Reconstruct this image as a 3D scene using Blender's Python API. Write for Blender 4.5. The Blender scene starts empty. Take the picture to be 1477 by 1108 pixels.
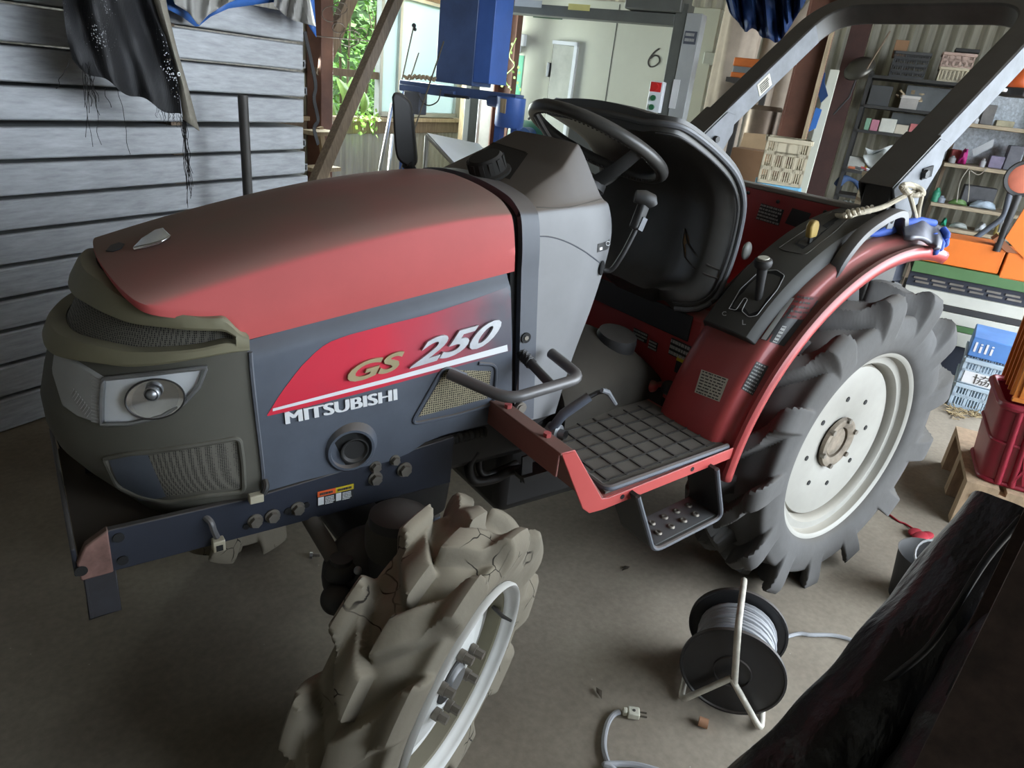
import bpy, bmesh, math, random
from math import sin, cos, pi, radians, sqrt, atan2, hypot
from mathutils import Vector, Matrix
from mathutils.bvhtree import BVHTree
random.seed(7)
S = bpy.context.scene
COL = S.collection
V = Vector
# ------------------------------------------------------------------ camera
FPX = 1003.0
CX, CY = 738.5, 554.0
H = 1.41
CAM = V((0, 0, H))
_n = V((460 - CX, 2858 - CY, FPX)).normalized()
_u = -_n
_x = V((2220 - CX, 296 - CY, FPX))
_x = (_x - _u * _x.dot(_u)).normalized()
_y = _u.cross(_x)
ROT = Matrix((_x, _y, _u))           # camera (x right, y down, z forward) -> world
def ray(p):
    return ROT @ V((p[0] - CX, p[1] - CY, FPX))
def Y(p, y):
    r = ray(p); return CAM + r * (y / r.y)
def X(p, x):
    r = ray(p); return CAM + r * (x / r.x)
def Z(p, z=0.0):
    r = ray(p); return CAM + r * ((z - H) / r.z)
def D(p, d):                          # at horizontal distance d
    r = ray(p); return CAM + r * (d / hypot(r.x, r.y))
cam_d = bpy.data.cameras.new('camera')
cam_o = bpy.data.objects.new('camera', cam_d); COL.objects.link(cam_o)
cam_d.sensor_fit = 'HORIZONTAL'; cam_d.sensor_width = 36.0
cam_d.lens = FPX / 1477 * 36.0
cam_d.clip_start = 0.02
_r = ROT @ V((1, 0, 0)); _up = ROT @ V((0, -1, 0)); _bk = ROT @ V((0, 0, -1))
cam_o.matrix_world = Matrix(((_r.x, _up.x, _bk.x, 0), (_r.y, _up.y, _bk.y, 0), (_r.z, _up.z, _bk.z, H), (0, 0, 0, 1)))
S.camera = cam_o
# building frame: a along the shed, b across it
TH = radians(28.0)
AX = V((cos(TH), sin(TH), 0)); BX = V((-sin(TH), cos(TH), 0))
def W(a, b, z=0.0):
    return AX * a + BX * b + V((0, 0, z))
def onA(p, a):
    r = ray(p); return CAM + r * (a / r.dot(AX))
def onB(p, b):
    r = ray(p); return CAM + r * (b / r.dot(BX))
def ab(v):
    return v.dot(AX), v.dot(BX), v.z
# ------------------------------------------------------------------ materials
MATS = {}
def mat(name, base, rough=.6, metal=0.0, var=.18, scale=5.0, dust=0.0, dcol=(.145, .115, .088), alld=0.0,
        bump=0.0, bscale=60.0, spec=.5, streak=None, coat=0.0, trans=0.0, sheen=0.0):
    if name in MATS: return MATS[name]
    m = bpy.data.materials.new(name); m.use_nodes = True
    nt = m.node_tree; N = nt.nodes; L = nt.links
    p = N['Principled BSDF']
    p.inputs['Roughness'].default_value = rough; p.inputs['Metallic'].default_value = metal
    p.inputs['Specular IOR Level'].default_value = spec
    if trans: p.inputs['Transmission Weight'].default_value = trans
    if coat: p.inputs['Coat Weight'].default_value = coat
    tc = N.new('ShaderNodeTexCoord')
    mp = N.new('ShaderNodeMapping'); L.new(tc.outputs['Object'], mp.inputs[0])
    if streak: mp.inputs['Scale'].default_value = streak
    no = N.new('ShaderNodeTexNoise'); no.inputs['Scale'].default_value = scale; no.inputs['Detail'].default_value = 6
    no.inputs['Roughness'].default_value = .62
    L.new(mp.outputs[0], no.inputs['Vector'])
    r = N.new('ShaderNodeMapRange'); r.inputs['From Min'].default_value = .3; r.inputs['From Max'].default_value = .7
    r.inputs['To Min'].default_value = 1 - var; r.inputs['To Max'].default_value = 1 + var
    L.new(no.outputs['Fac'], r.inputs['Value'])
    mx = N.new('ShaderNodeMix'); mx.data_type = 'RGBA'; mx.blend_type = 'MULTIPLY'; mx.inputs['Factor'].default_value = 1
    mx.inputs['A'].default_value = (*base, 1)
    L.new(r.outputs[0], mx.inputs['B'])
    out = mx.outputs['Result']
    if dust or alld:
        ge = N.new('ShaderNodeNewGeometry'); se = N.new('ShaderNodeSeparateXYZ'); L.new(ge.outputs['Normal'], se.inputs[0])
        mr = N.new('ShaderNodeMapRange'); mr.interpolation_type = 'SMOOTHSTEP'
        mr.inputs['From Min'].default_value = .25; mr.inputs['From Max'].default_value = .85
        mr.inputs['To Min'].default_value = alld; mr.inputs['To Max'].default_value = max(dust, alld)
        L.new(se.outputs['Z'], mr.inputs['Value'])
        n2 = N.new('ShaderNodeTexNoise'); n2.inputs['Scale'].default_value = 3.1; n2.inputs['Detail'].default_value = 8
        L.new(tc.outputs['Object'], n2.inputs['Vector'])
        r2 = N.new('ShaderNodeMapRange'); r2.inputs['From Min'].default_value = .3; r2.inputs['From Max'].default_value = .65
        r2.inputs['To Min'].default_value = .72; r2.inputs['To Max'].default_value = 1.08
        L.new(n2.outputs['Fac'], r2.inputs['Value'])
        mu = N.new('ShaderNodeMath'); mu.operation = 'MULTIPLY'; mu.use_clamp = True
        L.new(mr.outputs[0], mu.inputs[0]); L.new(r2.outputs[0], mu.inputs[1])
        m2 = N.new('ShaderNodeMix'); m2.data_type = 'RGBA'
        L.new(mu.outputs[0], m2.inputs['Factor']); L.new(out, m2.inputs['A']); m2.inputs['B'].default_value = (*dcol, 1)
        out = m2.outputs['Result']
        rr = N.new('ShaderNodeMapRange'); rr.inputs['To Min'].default_value = rough; rr.inputs['To Max'].default_value = .92
        L.new(mu.outputs[0], rr.inputs['Value']); L.new(rr.outputs[0], p.inputs['Roughness'])
    L.new(out, p.inputs['Base Color'])
    if bump:
        n3 = N.new('ShaderNodeTexNoise'); n3.inputs['Scale'].default_value = bscale; n3.inputs['Detail'].default_value = 4
        L.new(mp.outputs[0], n3.inputs['Vector'])
        b = N.new('ShaderNodeBump'); b.inputs['Strength'].default_value = bump; b.inputs['Distance'].default_value = .01
        L.new(n3.outputs['Fac'], b.inputs['Height']); L.new(b.outputs[0], p.inputs['Normal'])
    MATS[name] = m
    return m
def emis(name, col, st):
    m = bpy.data.materials.new(name); m.use_nodes = True
    p = m.node_tree.nodes['Principled BSDF']; p.inputs['Base Color'].default_value = (*col, 1)
    p.inputs['Emission Color'].default_value = (*col, 1); p.inputs['Emission Strength'].default_value = st
    return m
# ------------------------------------------------------------------ mesh builder
class G:
    def __init__(s): s.v = []; s.f = []
    def add(s, vs, fs):
        o = len(s.v); s.v += [V(q) for q in vs]; s.f += [tuple(o + i for i in f) for f in fs]; return s
    def box(s, c, d, R=None):
        c = V(c); x, y, z = [t / 2 for t in d]
        P = [V((i * x, j * y, k * z)) for i in (-1, 1) for j in (-1, 1) for k in (-1, 1)]
        if R is not None: P = [R @ q for q in P]
        return s.add([c + q for q in P], [(0, 1, 3, 2), (4, 6, 7, 5), (0, 4, 5, 1), (2, 3, 7, 6), (0, 2, 6, 4), (1, 5, 7, 3)])
    def abox(s, a0, a1, b0, b1, z0, z1):
        P = [W(a, b, z) for a in (a0, a1) for b in (b0, b1) for z in (z0, z1)]
        return s.add(P, [(0, 1, 3, 2), (4, 6, 7, 5), (0, 4, 5, 1), (2, 3, 7, 6), (0, 2, 6, 4), (1, 5, 7, 3)])
    def xbox(s, x0, x1, y0, y1, z0, z1):
        return s.box(((x0 + x1) / 2, (y0 + y1) / 2, (z0 + z1) / 2), (x1 - x0, y1 - y0, z1 - z0))
    def hexa(s, P):                   # 8 points: bottom loop of 4, top loop of 4
        return s.add(P, [(3, 2, 1, 0), (4, 5, 6, 7), (0, 1, 5, 4), (1, 2, 6, 5), (2, 3, 7, 6), (3, 0, 4, 7)])
    def prism(s, loop, off):          # closed polygon swept by a vector
        n = len(loop); off = V(off); L = [V(q) for q in loop]
        return s.add(L + [q + off for q in L], [tuple(range(n - 1, -1, -1)), tuple(range(n, 2 * n))] +
                     [(i, (i + 1) % n, n + (i + 1) % n, n + i) for i in range(n)])
    def bar(s, p0, p1, w, h, up=(0, 0, 1)):
        p0 = V(p0); p1 = V(p1); t = (p1 - p0); l = t.length; t.normalize()
        sd = t.cross(V(up)).normalized(); u = sd.cross(t)
        return s.box((p0 + p1) / 2, (l, w, h), Matrix((t, sd, u)).transposed())
    def tube(s, path, r, n=10, closed=False, caps=True):
        P = [V(q) for q in path]; m = len(P); rs = r if isinstance(r, (list, tuple)) else [r] * m
        vs = []; fs = []
        t0 = (P[1] - P[0]).normalized(); nr = t0.orthogonal().normalized()
        for i in range(m):
            if closed: t = (P[(i + 1) % m] - P[i - 1]).normalized()
            else: t = (P[min(i + 1, m - 1)] - P[max(i - 1, 0)]).normalized()
            nr = (nr - t * nr.dot(t)).normalized(); bn = t.cross(nr)
            for k in range(n):
                a = 2 * pi * k / n; vs.append(P[i] + (nr * cos(a) + bn * sin(a)) * rs[i])
        for i in range(m if closed else m - 1):
            j = (i + 1) % m
            for k in range(n): fs.append((i * n + k, i * n + (k + 1) % n, j * n + (k + 1) % n, j * n + k))
        if caps and not closed: fs += [tuple(range(n - 1, -1, -1)), tuple((m - 1) * n + k for k in range(n))]
        return s.add(vs, fs)
    def cyl(s, p0, p1, r, n=20, r1=None):
        return s.tube([p0, p1], [r, r if r1 is None else r1], n)
    def lathe(s, prof, o, ax, n=48, closed=False, caps=False):   # prof: (radius, height along axis)
        o = V(o); ax = V(ax).normalized(); e = ax.orthogonal().normalized(); f = ax.cross(e)
        m = len(prof); vs = []; fs = []
        for r, h in prof:
            for k in range(n):
                a = 2 * pi * k / n; vs.append(o + ax * h + (e * cos(a) + f * sin(a)) * r)
        for i in range(m if closed else m - 1):
            j = (i + 1) % m
            for k in range(n): fs.append((i * n + k, i * n + (k + 1) % n, j * n + (k + 1) % n, j * n + k))
        if caps: fs += [tuple(range(n - 1, -1, -1)), tuple((m - 1) * n + k for k in range(n))]
        return s.add(vs, fs)
    def grid(s, A, cu=False, cv=False, solid=None):
        nu, nv = len(A), len(A[0]); vs = [q for r in A for q in r]; fs = []
        for i in range(nu if cu else nu - 1):
            for j in range(nv if cv else nv - 1):
                i2, j2 = (i + 1) % nu, (j + 1) % nv
                fs.append((i * nv + j, i2 * nv + j, i2 * nv + j2, i * nv + j2))
        return s.add(vs, fs)
    def ball(s, c, r, n=14, sc=(1, 1, 1)):
        c = V(c); vs = []; fs = []
        for i in range(n + 1):
            t = pi * i / n
            for k in range(n * 2):
                a = pi * k / n; vs.append(c + V((sin(t) * cos(a) * sc[0], sin(t) * sin(a) * sc[1], cos(t) * sc[2])) * r)
        for i in range(n):
            for k in range(2 * n): fs.append((i * 2 * n + k, (i + 1) * 2 * n + k, (i + 1) * 2 * n + (k + 1) % (2 * n), i * 2 * n + (k + 1) % (2 * n)))
        return s.add(vs, fs)
    def xf(s, M):
        s.v = [M @ q for q in s.v]; return s
    def mir(s, yc=1.41):
        g = G(); g.v = [V((q.x, 2 * yc - q.y, q.z)) for q in s.v]; g.f = [tuple(reversed(f)) for f in s.f]; return g
def spline(P, n=8, closed=False):
    P = [V(q) for q in P]; m = len(P); out = []
    for i in range(m if closed else m - 1):
        if closed: a, b, c, d = P[i - 1], P[i], P[(i + 1) % m], P[(i + 2) % m]
        else: a, b, c, d = P[max(i - 1, 0)], P[i], P[i + 1], P[min(i + 2, m - 1)]
        for k in range(n):
            t = k / n; out.append(.5 * ((2 * b) + (c - a) * t + (2 * a - 5 * b + 4 * c - d) * t * t + (3 * b - a - 3 * c + d) * t ** 3))
    if not closed: out.append(P[-1].copy())
    return out
def fillet(P, r, n=6):               # polyline with rounded corners
    P = [V(q) for q in P]; out = [P[0]]
    for i in range(1, len(P) - 1):
        a = (P[i - 1] - P[i]); b = (P[i + 1] - P[i]); k = min(r, a.length * .48, b.length * .48)
        p0 = P[i] + a.normalized() * k; p1 = P[i] + b.normalized() * k
        for j in range(n + 1):
            t = j / n; out.append(p0 * (1 - t) ** 2 + P[i] * 2 * t * (1 - t) + p1 * t * t)
    return out + [P[-1]]
def obj(name, g, m, parent=None, bevel=0.0, smooth=True, ang=38, solid=0.0, sub=0, seg=2, label=None, recalc=True):
    me = bpy.data.meshes.new(name)
    me.from_pydata([tuple(q) for q in g.v], [], g.f)
    if recalc:
        bm = bmesh.new(); bm.from_mesh(me); bmesh.ops.remove_doubles(bm, verts=bm.verts, dist=1e-5)
        bmesh.ops.recalc_face_normals(bm, faces=bm.faces); bm.to_mesh(me); bm.free()
    if smooth:
        me.shade_smooth(); me.set_sharp_from_angle(angle=radians(ang))
    me.materials.append(m)
    o = bpy.data.objects.new(name, me); COL.objects.link(o)
    if parent is not None:
        o.parent = parent; o.matrix_parent_inverse = WM[parent.name].inverted() if parent.name in WM else Matrix()
    WM[o.name] = Matrix()
    if solid:
        q = o.modifiers.new('solid', 'SOLIDIFY'); q.thickness = solid; q.offset = -1
    if bevel:
        q = o.modifiers.new('bevel', 'BEVEL'); q.width = bevel; q.segments = seg; q.limit_method = 'ANGLE'; q.angle_limit = radians(40)
    if sub:
        q = o.modifiers.new('sub', 'SUBSURF'); q.levels = sub; q.render_levels = sub
    if label: o['label'] = label
    return o
WM = {}
def tag(o, label=None, cat=None, group=None, kind=None):
    if label: o['label'] = label
    if cat: o['category'] = cat
    if group: o['group'] = group
    if kind: o['kind'] = kind
    return o
def thing(name, loc, label, cat, group=None, rz=0.0, local=False):
    o = bpy.data.objects.new(name, None); COL.objects.link(o); o.empty_display_size = .1
    o.location = loc; o.rotation_euler.z = rz
    WM[o.name] = Matrix.Translation(V(loc)) @ Matrix.Rotation(rz, 4, 'Z')
    if local: WM[o.name] = Matrix()
    return tag(o, label, cat, group)
def struct(name, g, m, **k):
    return tag(obj(name, g, m, **k), kind='structure')
def copy_tree(o, parent=None):
    c = o.copy(); COL.objects.link(c)
    if parent is not None: c.parent = parent
    for ch in list(o.children): copy_tree(ch, c)
    return c
def text_g(s, o, r, u, depth=.003, bold=0.0, shear=0.0):    # lettering filling the parallelogram o, o+r, o+u
    cu = bpy.data.curves.new('lettering', 'FONT'); cu.body = s; cu.size = 1; cu.extrude = 0; cu.offset = bold; cu.shear = shear
    cu.resolution_u = 4
    ob = bpy.data.objects.new('lettering', cu); COL.objects.link(ob)
    dg = bpy.context.evaluated_depsgraph_get(); dg.update()
    me = ob.evaluated_get(dg).to_mesh()
    vs = [v.co.copy() for v in me.vertices]; fs = [tuple(p.vertices) for p in me.polygons]
    ob.evaluated_get(dg).to_mesh_clear(); bpy.data.objects.remove(ob); bpy.data.curves.remove(cu)
    g = G()
    if not vs: return g
    x0, x1 = min(v.x for v in vs), max(v.x for v in vs); y0, y1 = min(v.y for v in vs), max(v.y for v in vs)
    o = V(o); r = V(r); u = V(u); n = r.cross(u).normalized()
    P = [o + r * ((v.x - x0) / (x1 - x0)) + u * ((v.y - y0) / (y1 - y0)) for v in vs]
    k = len(P)
    # extrude
    from collections import Counter
    ed = Counter()
    for f in fs:
        for i in range(len(f)): ed[(f[i], f[(i + 1) % len(f)])] += 1
    side = [(b, a, a + k, b + k) for (a, b) in ed if (b, a) not in ed]
    g.add(P + [q + n * depth for q in P], [tuple(reversed(f)) for f in fs] + [tuple(i + k for i in f) for f in fs] + side)
    return g
def lines_g(o, r, u, rows, n, depth=.0008, seed=0, fill=.8):   # rows of small print as short bars
    rg = random.Random(seed); g = G(); o = V(o); r = V(r); u = V(u); nn = r.cross(u).normalized()
    for k in range(rows):
        v0 = 1 - (k + .78) / rows; v1 = 1 - (k + .22) / rows; x = 0.02
        while x < fill + rg.random() * .15:
            w = rg.uniform(.03, .12)
            P = [o + r * a + u * b + nn * .0006 for a, b in ((x, v0), (min(x + w, .98), v0), (min(x + w, .98), v1), (x, v1))]
            g.prism(P, nn * depth); x += w + rg.uniform(.012, .04)
            if x > .95: break
    return g
DUST = (.135, .105, .08)
M_red = mat('faded_red_paint', (.52, .085, .085), .55, var=.08, dust=.92, dcol=(.235, .17, .135), alld=.10, spec=.35)
M_red2 = mat('red_sheet_metal', (.40, .042, .042), .45, var=.1, dust=.82, dcol=(.115, .085, .065), alld=.05, coat=.25)
M_redskirt = mat('red_skirt_paint', (.52, .075, .07), .4, var=.06, dust=.6, dcol=(.17, .1, .085), alld=.06)
M_redbrown = mat('dusty_red_bar', (.2, .075, .06), .8, var=.15, dust=.5)
M_slate = mat('slate_grey_plastic', (.075, .09, .118), .5, var=.2, dust=.75, dcol=DUST, alld=.07, bump=.02)
M_pillar = mat('grey_pillar_paint', (.1, .112, .135), .5, var=.15, dust=.7, dcol=DUST, alld=.1)
M_cowl = mat('grey_cowl_plastic', (.21, .213, .22), .55, var=.08, dust=.97, dcol=(.15, .122, .098), alld=.05, bump=.02, bscale=300)
M_nose = mat('olive_grey_plastic', (.075, .073, .06), .7, var=.12, dust=.6, dcol=(.14, .125, .095), alld=.2)
M_band = mat('olive_trim', (.19, .175, .11), .6, var=.14, dust=.4, dcol=(.2, .175, .12), alld=.1)
M_black = mat('black_plastic', (.018, .018, .019), .55, var=.2, dust=.45, dcol=(.09, .075, .06), alld=.06)
M_blackm = mat('black_metal', (.014, .014, .016), .5, var=.3, dust=.4, dcol=(.08, .068, .055), alld=.05)
M_gap = mat('dark_seal', (.008, .008, .008), .8)
M_grey = mat('grey_tube_paint', (.13, .13, .135), .35, .3, var=.15, dust=.4, alld=.08)
M_steel = mat('dull_steel', (.32, .33, .34), .38, .8, var=.2, dust=.3)
M_bolt = mat('bolt_steel', (.23, .21, .18), .5, .7, var=.3, dust=.4)
M_cream = mat('cream_wheel_paint', (.31, .30, .27), .45, var=.08, scale=9, dust=.35, dcol=(.3, .25, .17), alld=.05)
M_rust = mat('rusty_hub', (.2, .165, .125), .8, .2, var=.5, scale=18)
M_tyre_f = mat('dusty_tyre_rubber', (.135, .125, .105), .92, var=.22, scale=7, dust=.8, dcol=(.285, .245, .18), alld=.55, bump=.12, bscale=45, spec=.2)
_nt = M_tyre_f.node_tree; _p = _nt.nodes['Principled BSDF']; _src = _p.inputs['Base Color'].links[0].from_socket
_tc = _nt.nodes.new('ShaderNodeTexCoord'); _no = _nt.nodes.new('ShaderNodeTexNoise'); _no.inputs['Scale'].default_value = 14; _ad = _nt.nodes.new('ShaderNodeVectorMath'); _ad.operation = 'MULTIPLY_ADD'; _ad.inputs[1].default_value = (.06, .06, .06)
_nt.links.new(_tc.outputs['Object'], _no.inputs['Vector']); _nt.links.new(_no.outputs['Color'], _ad.inputs[0]); _nt.links.new(_tc.outputs['Object'], _ad.inputs[2])
_v = _nt.nodes.new('ShaderNodeTexVoronoi'); _v.feature = 'DISTANCE_TO_EDGE'; _v.inputs['Scale'].default_value = 17; _nt.links.new(_ad.outputs[0], _v.inputs['Vector'])
_cr = _nt.nodes.new('ShaderNodeMapRange'); _cr.inputs['From Min'].default_value = .012; _cr.inputs['From Max'].default_value = .03; _cr.inputs['To Min'].default_value = 1; _cr.inputs['To Max'].default_value = 0; _nt.links.new(_v.outputs['Distance'], _cr.inputs['Value'])
_n2 = _nt.nodes.new('ShaderNodeTexNoise'); _n2.inputs['Scale'].default_value = 8; _nt.links.new(_tc.outputs['Object'], _n2.inputs['Vector']); _g2 = _nt.nodes.new('ShaderNodeMapRange'); _g2.inputs['From Min'].default_value = .56; _g2.inputs['From Max'].default_value = .62; _nt.links.new(_n2.outputs['Fac'], _g2.inputs['Value'])
_mu = _nt.nodes.new('ShaderNodeMath'); _mu.operation = 'MULTIPLY'; _nt.links.new(_cr.outputs[0], _mu.inputs[0]); _nt.links.new(_g2.outputs[0], _mu.inputs[1])
_mx = _nt.nodes.new('ShaderNodeMix'); _mx.data_type = 'RGBA'; _mx.inputs['B'].default_value = (.03, .025, .02, 1); _nt.links.new(_mu.outputs[0], _mx.inputs['Factor']); _nt.links.new(_src, _mx.inputs['A']); _nt.links.new(_mx.outputs['Result'], _p.inputs['Base Color'])
M_tyre_r = mat('grey_tyre_rubber', (.085, .086, .09), .85, var=.22, scale=6, dust=.55, dcol=(.125, .11, .09), alld=.3, bump=.08, bscale=45, spec=.25)
M_frame = mat('navy_frame_paint', (.015, .02, .034), .5, var=.3, dust=.6, dcol=(.12, .1, .08), alld=.05, bump=.03)
M_leg = mat('scuffed_dark_blue', (.014, .017, .026), .6, var=.5, scale=14, alld=.12)
M_seat = mat('worn_black_vinyl', (.055, .053, .05), .33, var=.25, scale=6, dust=.35, dcol=(.1, .085, .07), alld=.06, bump=.03, bscale=500)
M_seat2 = mat('grey_seat_piping', (.13, .135, .145), .5, dust=.5)
M_foam = mat('brown_seat_foam', (.3, .19, .1), .9, var=.4, scale=30)
M_mat = mat('floor_mat_rubber', (.075, .068, .06), .85, var=.2, dust=.75, dcol=(.125, .108, .088), alld=.3)
M_rops = mat('black_roll_bar_paint', (.05, .05, .047), .45, var=.3, scale=9, alld=.1, dust=.35)
M_ropsl = mat('pale_grey_paint', (.16, .172, .19), .65, 0, var=.28, scale=12, alld=.08)  # pale grey; on the roll bar it paints the daylit faces
M_white = mat('white_lettering', (.72, .73, .74), .5, var=.06)
M_silver = mat('silver_lettering', (.58, .6, .63), .35, .35, var=.12, scale=30)
M_gold = mat('bronze_lettering', (.5, .42, .25), .35, .5, var=.15)
M_sticker = mat('red_graphic_film', (.62, .022, .05), .45, var=.05, alld=.04)
M_paper = mat('cream_label', (.55, .53, .43), .7, var=.1, scale=20)
M_dlabel = mat('dark_label', (.03, .03, .03), .5, var=.3)
M_yel = mat('yellow_label', (.65, .5, .03), .5)
M_orl = mat('orange_label', (.75, .12, .03), .5)
M_print = mat('black_print', (.06, .055, .05), .7)
M_lprint = mat('pale_print', (.42, .42, .4), .7)
M_lens = bpy.data.materials.new('clear_lens'); M_lens.use_nodes = True
_nt = M_lens.node_tree; _nt.nodes.clear()
_o = _nt.nodes.new('ShaderNodeOutputMaterial'); _mx = _nt.nodes.new('ShaderNodeMixShader'); _t = _nt.nodes.new('ShaderNodeBsdfTransparent'); _g = _nt.nodes.new('ShaderNodeBsdfGlossy')
_t.inputs[0].default_value = (.96, .97, .98, 1); _g.inputs['Roughness'].default_value = .08; _mx.inputs[0].default_value = .06
_nt.links.new(_t.outputs[0], _mx.inputs[1]); _nt.links.new(_g.outputs[0], _mx.inputs[2]); _nt.links.new(_mx.outputs[0], _o.inputs[0])
M_chrome = mat('lamp_reflector', (.72, .73, .75), .12, .95, var=.1)
M_lampw = mat('white_lamp_panel', (.82, .83, .84), .4, var=.05)
M_grlens = mat('grey_lamp_lens', (.34, .34, .33), .25, var=.12, alld=.25, dcol=(.13, .12, .1), spec=.6)
# perforated screens: a fine hexagonal pattern of dark holes
def screen(name, wire, hole, sc):
    m = bpy.data.materials.new(name); m.use_nodes = True; nt = m.node_tree; N = nt.nodes; L = nt.links; p = N['Principled BSDF']
    tc = N.new('ShaderNodeTexCoord'); v = N.new('ShaderNodeTexVoronoi'); v.inputs['Scale'].default_value = sc; v.inputs['Randomness'].default_value = .12
    L.new(tc.outputs['Object'], v.inputs['Vector'])
    r = N.new('ShaderNodeMapRange'); r.inputs['From Min'].default_value = .36; r.inputs['From Max'].default_value = .46
    L.new(v.outputs['Distance'], r.inputs['Value'])
    mx = N.new('ShaderNodeMix'); mx.data_type = 'RGBA'; mx.inputs['A'].default_value = (*hole, 1); mx.inputs['B'].default_value = (*wire, 1)
    L.new(r.outputs[0], mx.inputs['Factor']); L.new(mx.outputs['Result'], p.inputs['Base Color']); p.inputs['Roughness'].default_value = .8
    return m
M_screen = screen('black_mesh_screen', (.13, .12, .1), (.012, .011, .01), 300)
M_screen2 = screen('rusty_mesh_screen', (.3, .26, .17), (.02, .017, .012), 190)
YC = 1.41
TR = thing('tractor', (1.2, YC, 0), 'dusty red compact tractor parked in the middle of the shed floor', 'tractor')
def interp(prof, n):                  # resample polyline of (y, r) by length
    P = spline([V((a, b, 0)) for a, b in prof], 6); d = [0]
    for i in range(1, len(P)): d.append(d[-1] + (P[i] - P[i - 1]).length)
    out = []; j = 0
    for k in range(n):
        t = d[-1] * k / (n - 1)
        while j < len(d) - 2 and d[j + 1] < t: j += 1
        f = (t - d[j]) / max(1e-9, d[j + 1] - d[j]); out.append(P[j].lerp(P[j + 1], f))
    return out
def sst(a, b, x):
    t = min(1, max(0, (x - a) / (b - a))); return t * t * (3 - 2 * t)
def tyre_g(half, Rr, Rc, lug, nl, lead, wl, per=30, ns=66, over=.12, ph=0.0, s0=.84, s1=1.26, f0=.22):
    h = Rc - Rr
    prof = [(-half * .72, Rr - .004), (-half * .9, Rr + .12 * h), (-half, Rr + .42 * h), (-half * .985, Rr + .66 * h), (-half * .9, Rr + .86 * h),
            (-half * .62, Rc - .018), (-half * .3, Rc - .004), (0, Rc)]
    prof = prof + [(-a, b) for a, b in reversed(prof[:-1])]
    P = interp(prof, ns); nt = nl * per; g = G(); A = []
    Nn = []
    for i in range(ns):
        t = (P[min(i + 1, ns - 1)] - P[max(i - 1, 0)]).normalized(); Nn.append(V((-t.y, t.x, 0)))
    rg = random.Random(3)
    dl = 2 * pi / nl
    for k in range(nt):
        th = 2 * pi * k / nt; row = []
        for i in range(ns):
            y, r = P[i].x, P[i].y; hh = 0.0
            yy = y / half
            for sd in (-1, 1):
                s = yy * sd                       # 0 centre .. 1 shoulder of that side
                if s < -over: continue
                c = (0 if sd < 0 else dl / 2) - lead * max(0, s) ** 1.15 + ph
                q = (th - c + dl / 2) % dl - dl / 2
                w = wl * (1 + .42 * max(0, s))
                e = 1 - sst(w * s0, w * s1, abs(q))
                e *= sst(-over, -over + .1, s)
                hh = max(hh, e)
            fade = sst(Rr + f0 * h, Rr + (f0 + .5) * h, r)
            # squared shoulders: lug tops run out to a near constant radius
            m = lug * hh * fade
            nn = Nn[i]
            ex = (1.0 if abs(yy) < .7 else 1.0 + .55 * (abs(yy) - .7) / .3)
            yo = y + nn.x * m * .35; ro = r + abs(nn.y) * m * ex + (m * .75 if abs(yy) > .85 else m * .75 * sst(.55, .85, abs(yy))) * (1 - abs(nn.y))
            row.append(V((ro * cos(th), yo, ro * sin(th))))
        A.append(row)
    return g.grid(A, cu=True)
def holes_disc(): pass
def wheel_rear(M, root, name='rear_wheel'):
    # local frame: axis y, outer side -y, tyre face at y = -.105
    rim = G()
    prof = [(.318, .09), (.329, .094), (.331, .1), (.322, .098), (.312, .085), (.29, .055), (.284, .03), (.272, .02), (.262, -.02), (.268, -.045),
            (.271, -.052), (.276, -.058), (.298, -.060), (.302, -.066), (.304, -.082), (.312, -.088), (.326, -.090), (.331, -.098), (.336, -.097), (.336, -.09), (.325, -.080), (.30, -.05), (.275, -.03), (.275, .03), (.30, .07), (.318, .09)]
    rim.lathe(prof, (0, 0, 0), (0, 1, 0), 72)
    w = obj(name, rim.xf(M), M_cream, root, ang=45)
    t = G(); t = tyre_g(.112, .315, .452, .062, 13, .33, .062, per=56, ns=80, ph=.12, s0=.86, s1=1.16, f0=.38); obj('tyre', t.xf(M), M_tyre_r, w, ang=50)
    M = M @ Matrix.Translation((0, -.036, 0))
    d = G()
    d.lathe([(.262, .016), (.255, -.001), (.23, -.004), (.12, -.002), (.10, .004), (.075, .008), (.066, .012), (.066, .03), (.262, .03)], (0, 0, 0), (0, 1, 0), 64)
    dd = obj('wheel_disc', d.xf(M), M_cream, w)
    hub = G(); hub.lathe([(0.001, .0), (.045, -.0), (.05, .006), (.066, .014)], (0, 0, 0), (0, 1, 0), 40)
    hub.lathe([(.052, -.004), (.068, -.012), (.082, -.010), (.086, .0), (.075, .008), (.052, .008)], (0, 0, 0), (0, 1, 0), 40, closed=True)
    hh = obj('wheel_hub', hub.xf(M), M_rust, w)
    for k in range(6):
        a = radians(60 * k + 20); c = V((.078 * cos(a), -.004, .078 * sin(a)))
        b = G().cyl(c, c + V((0, -.014, 0)), .009, 6); obj('wheel_bolt', b.xf(M), M_bolt, hh)
    for k in range(8):
        a = radians(45 * k + 8); c = V((.155 * cos(a), -.0048, .155 * sin(a))); obj('bolt_hole', G().cyl(c, c + V((0, .004, 0)), .0085, 12).xf(M), M_gap, dd, smooth=False)
    return w
M_creamf = mat('brightened_front_cream', (.62, .62, .60), .4, var=.06, dust=.3, dcol=(.3, .25, .17), alld=.04)  # wheel cream painted brighter because the front wheels receive less light
M_barrel = mat('dusty_olive_rim', (.19, .175, .115), .7, var=.12, dust=.4, alld=.1)
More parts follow.
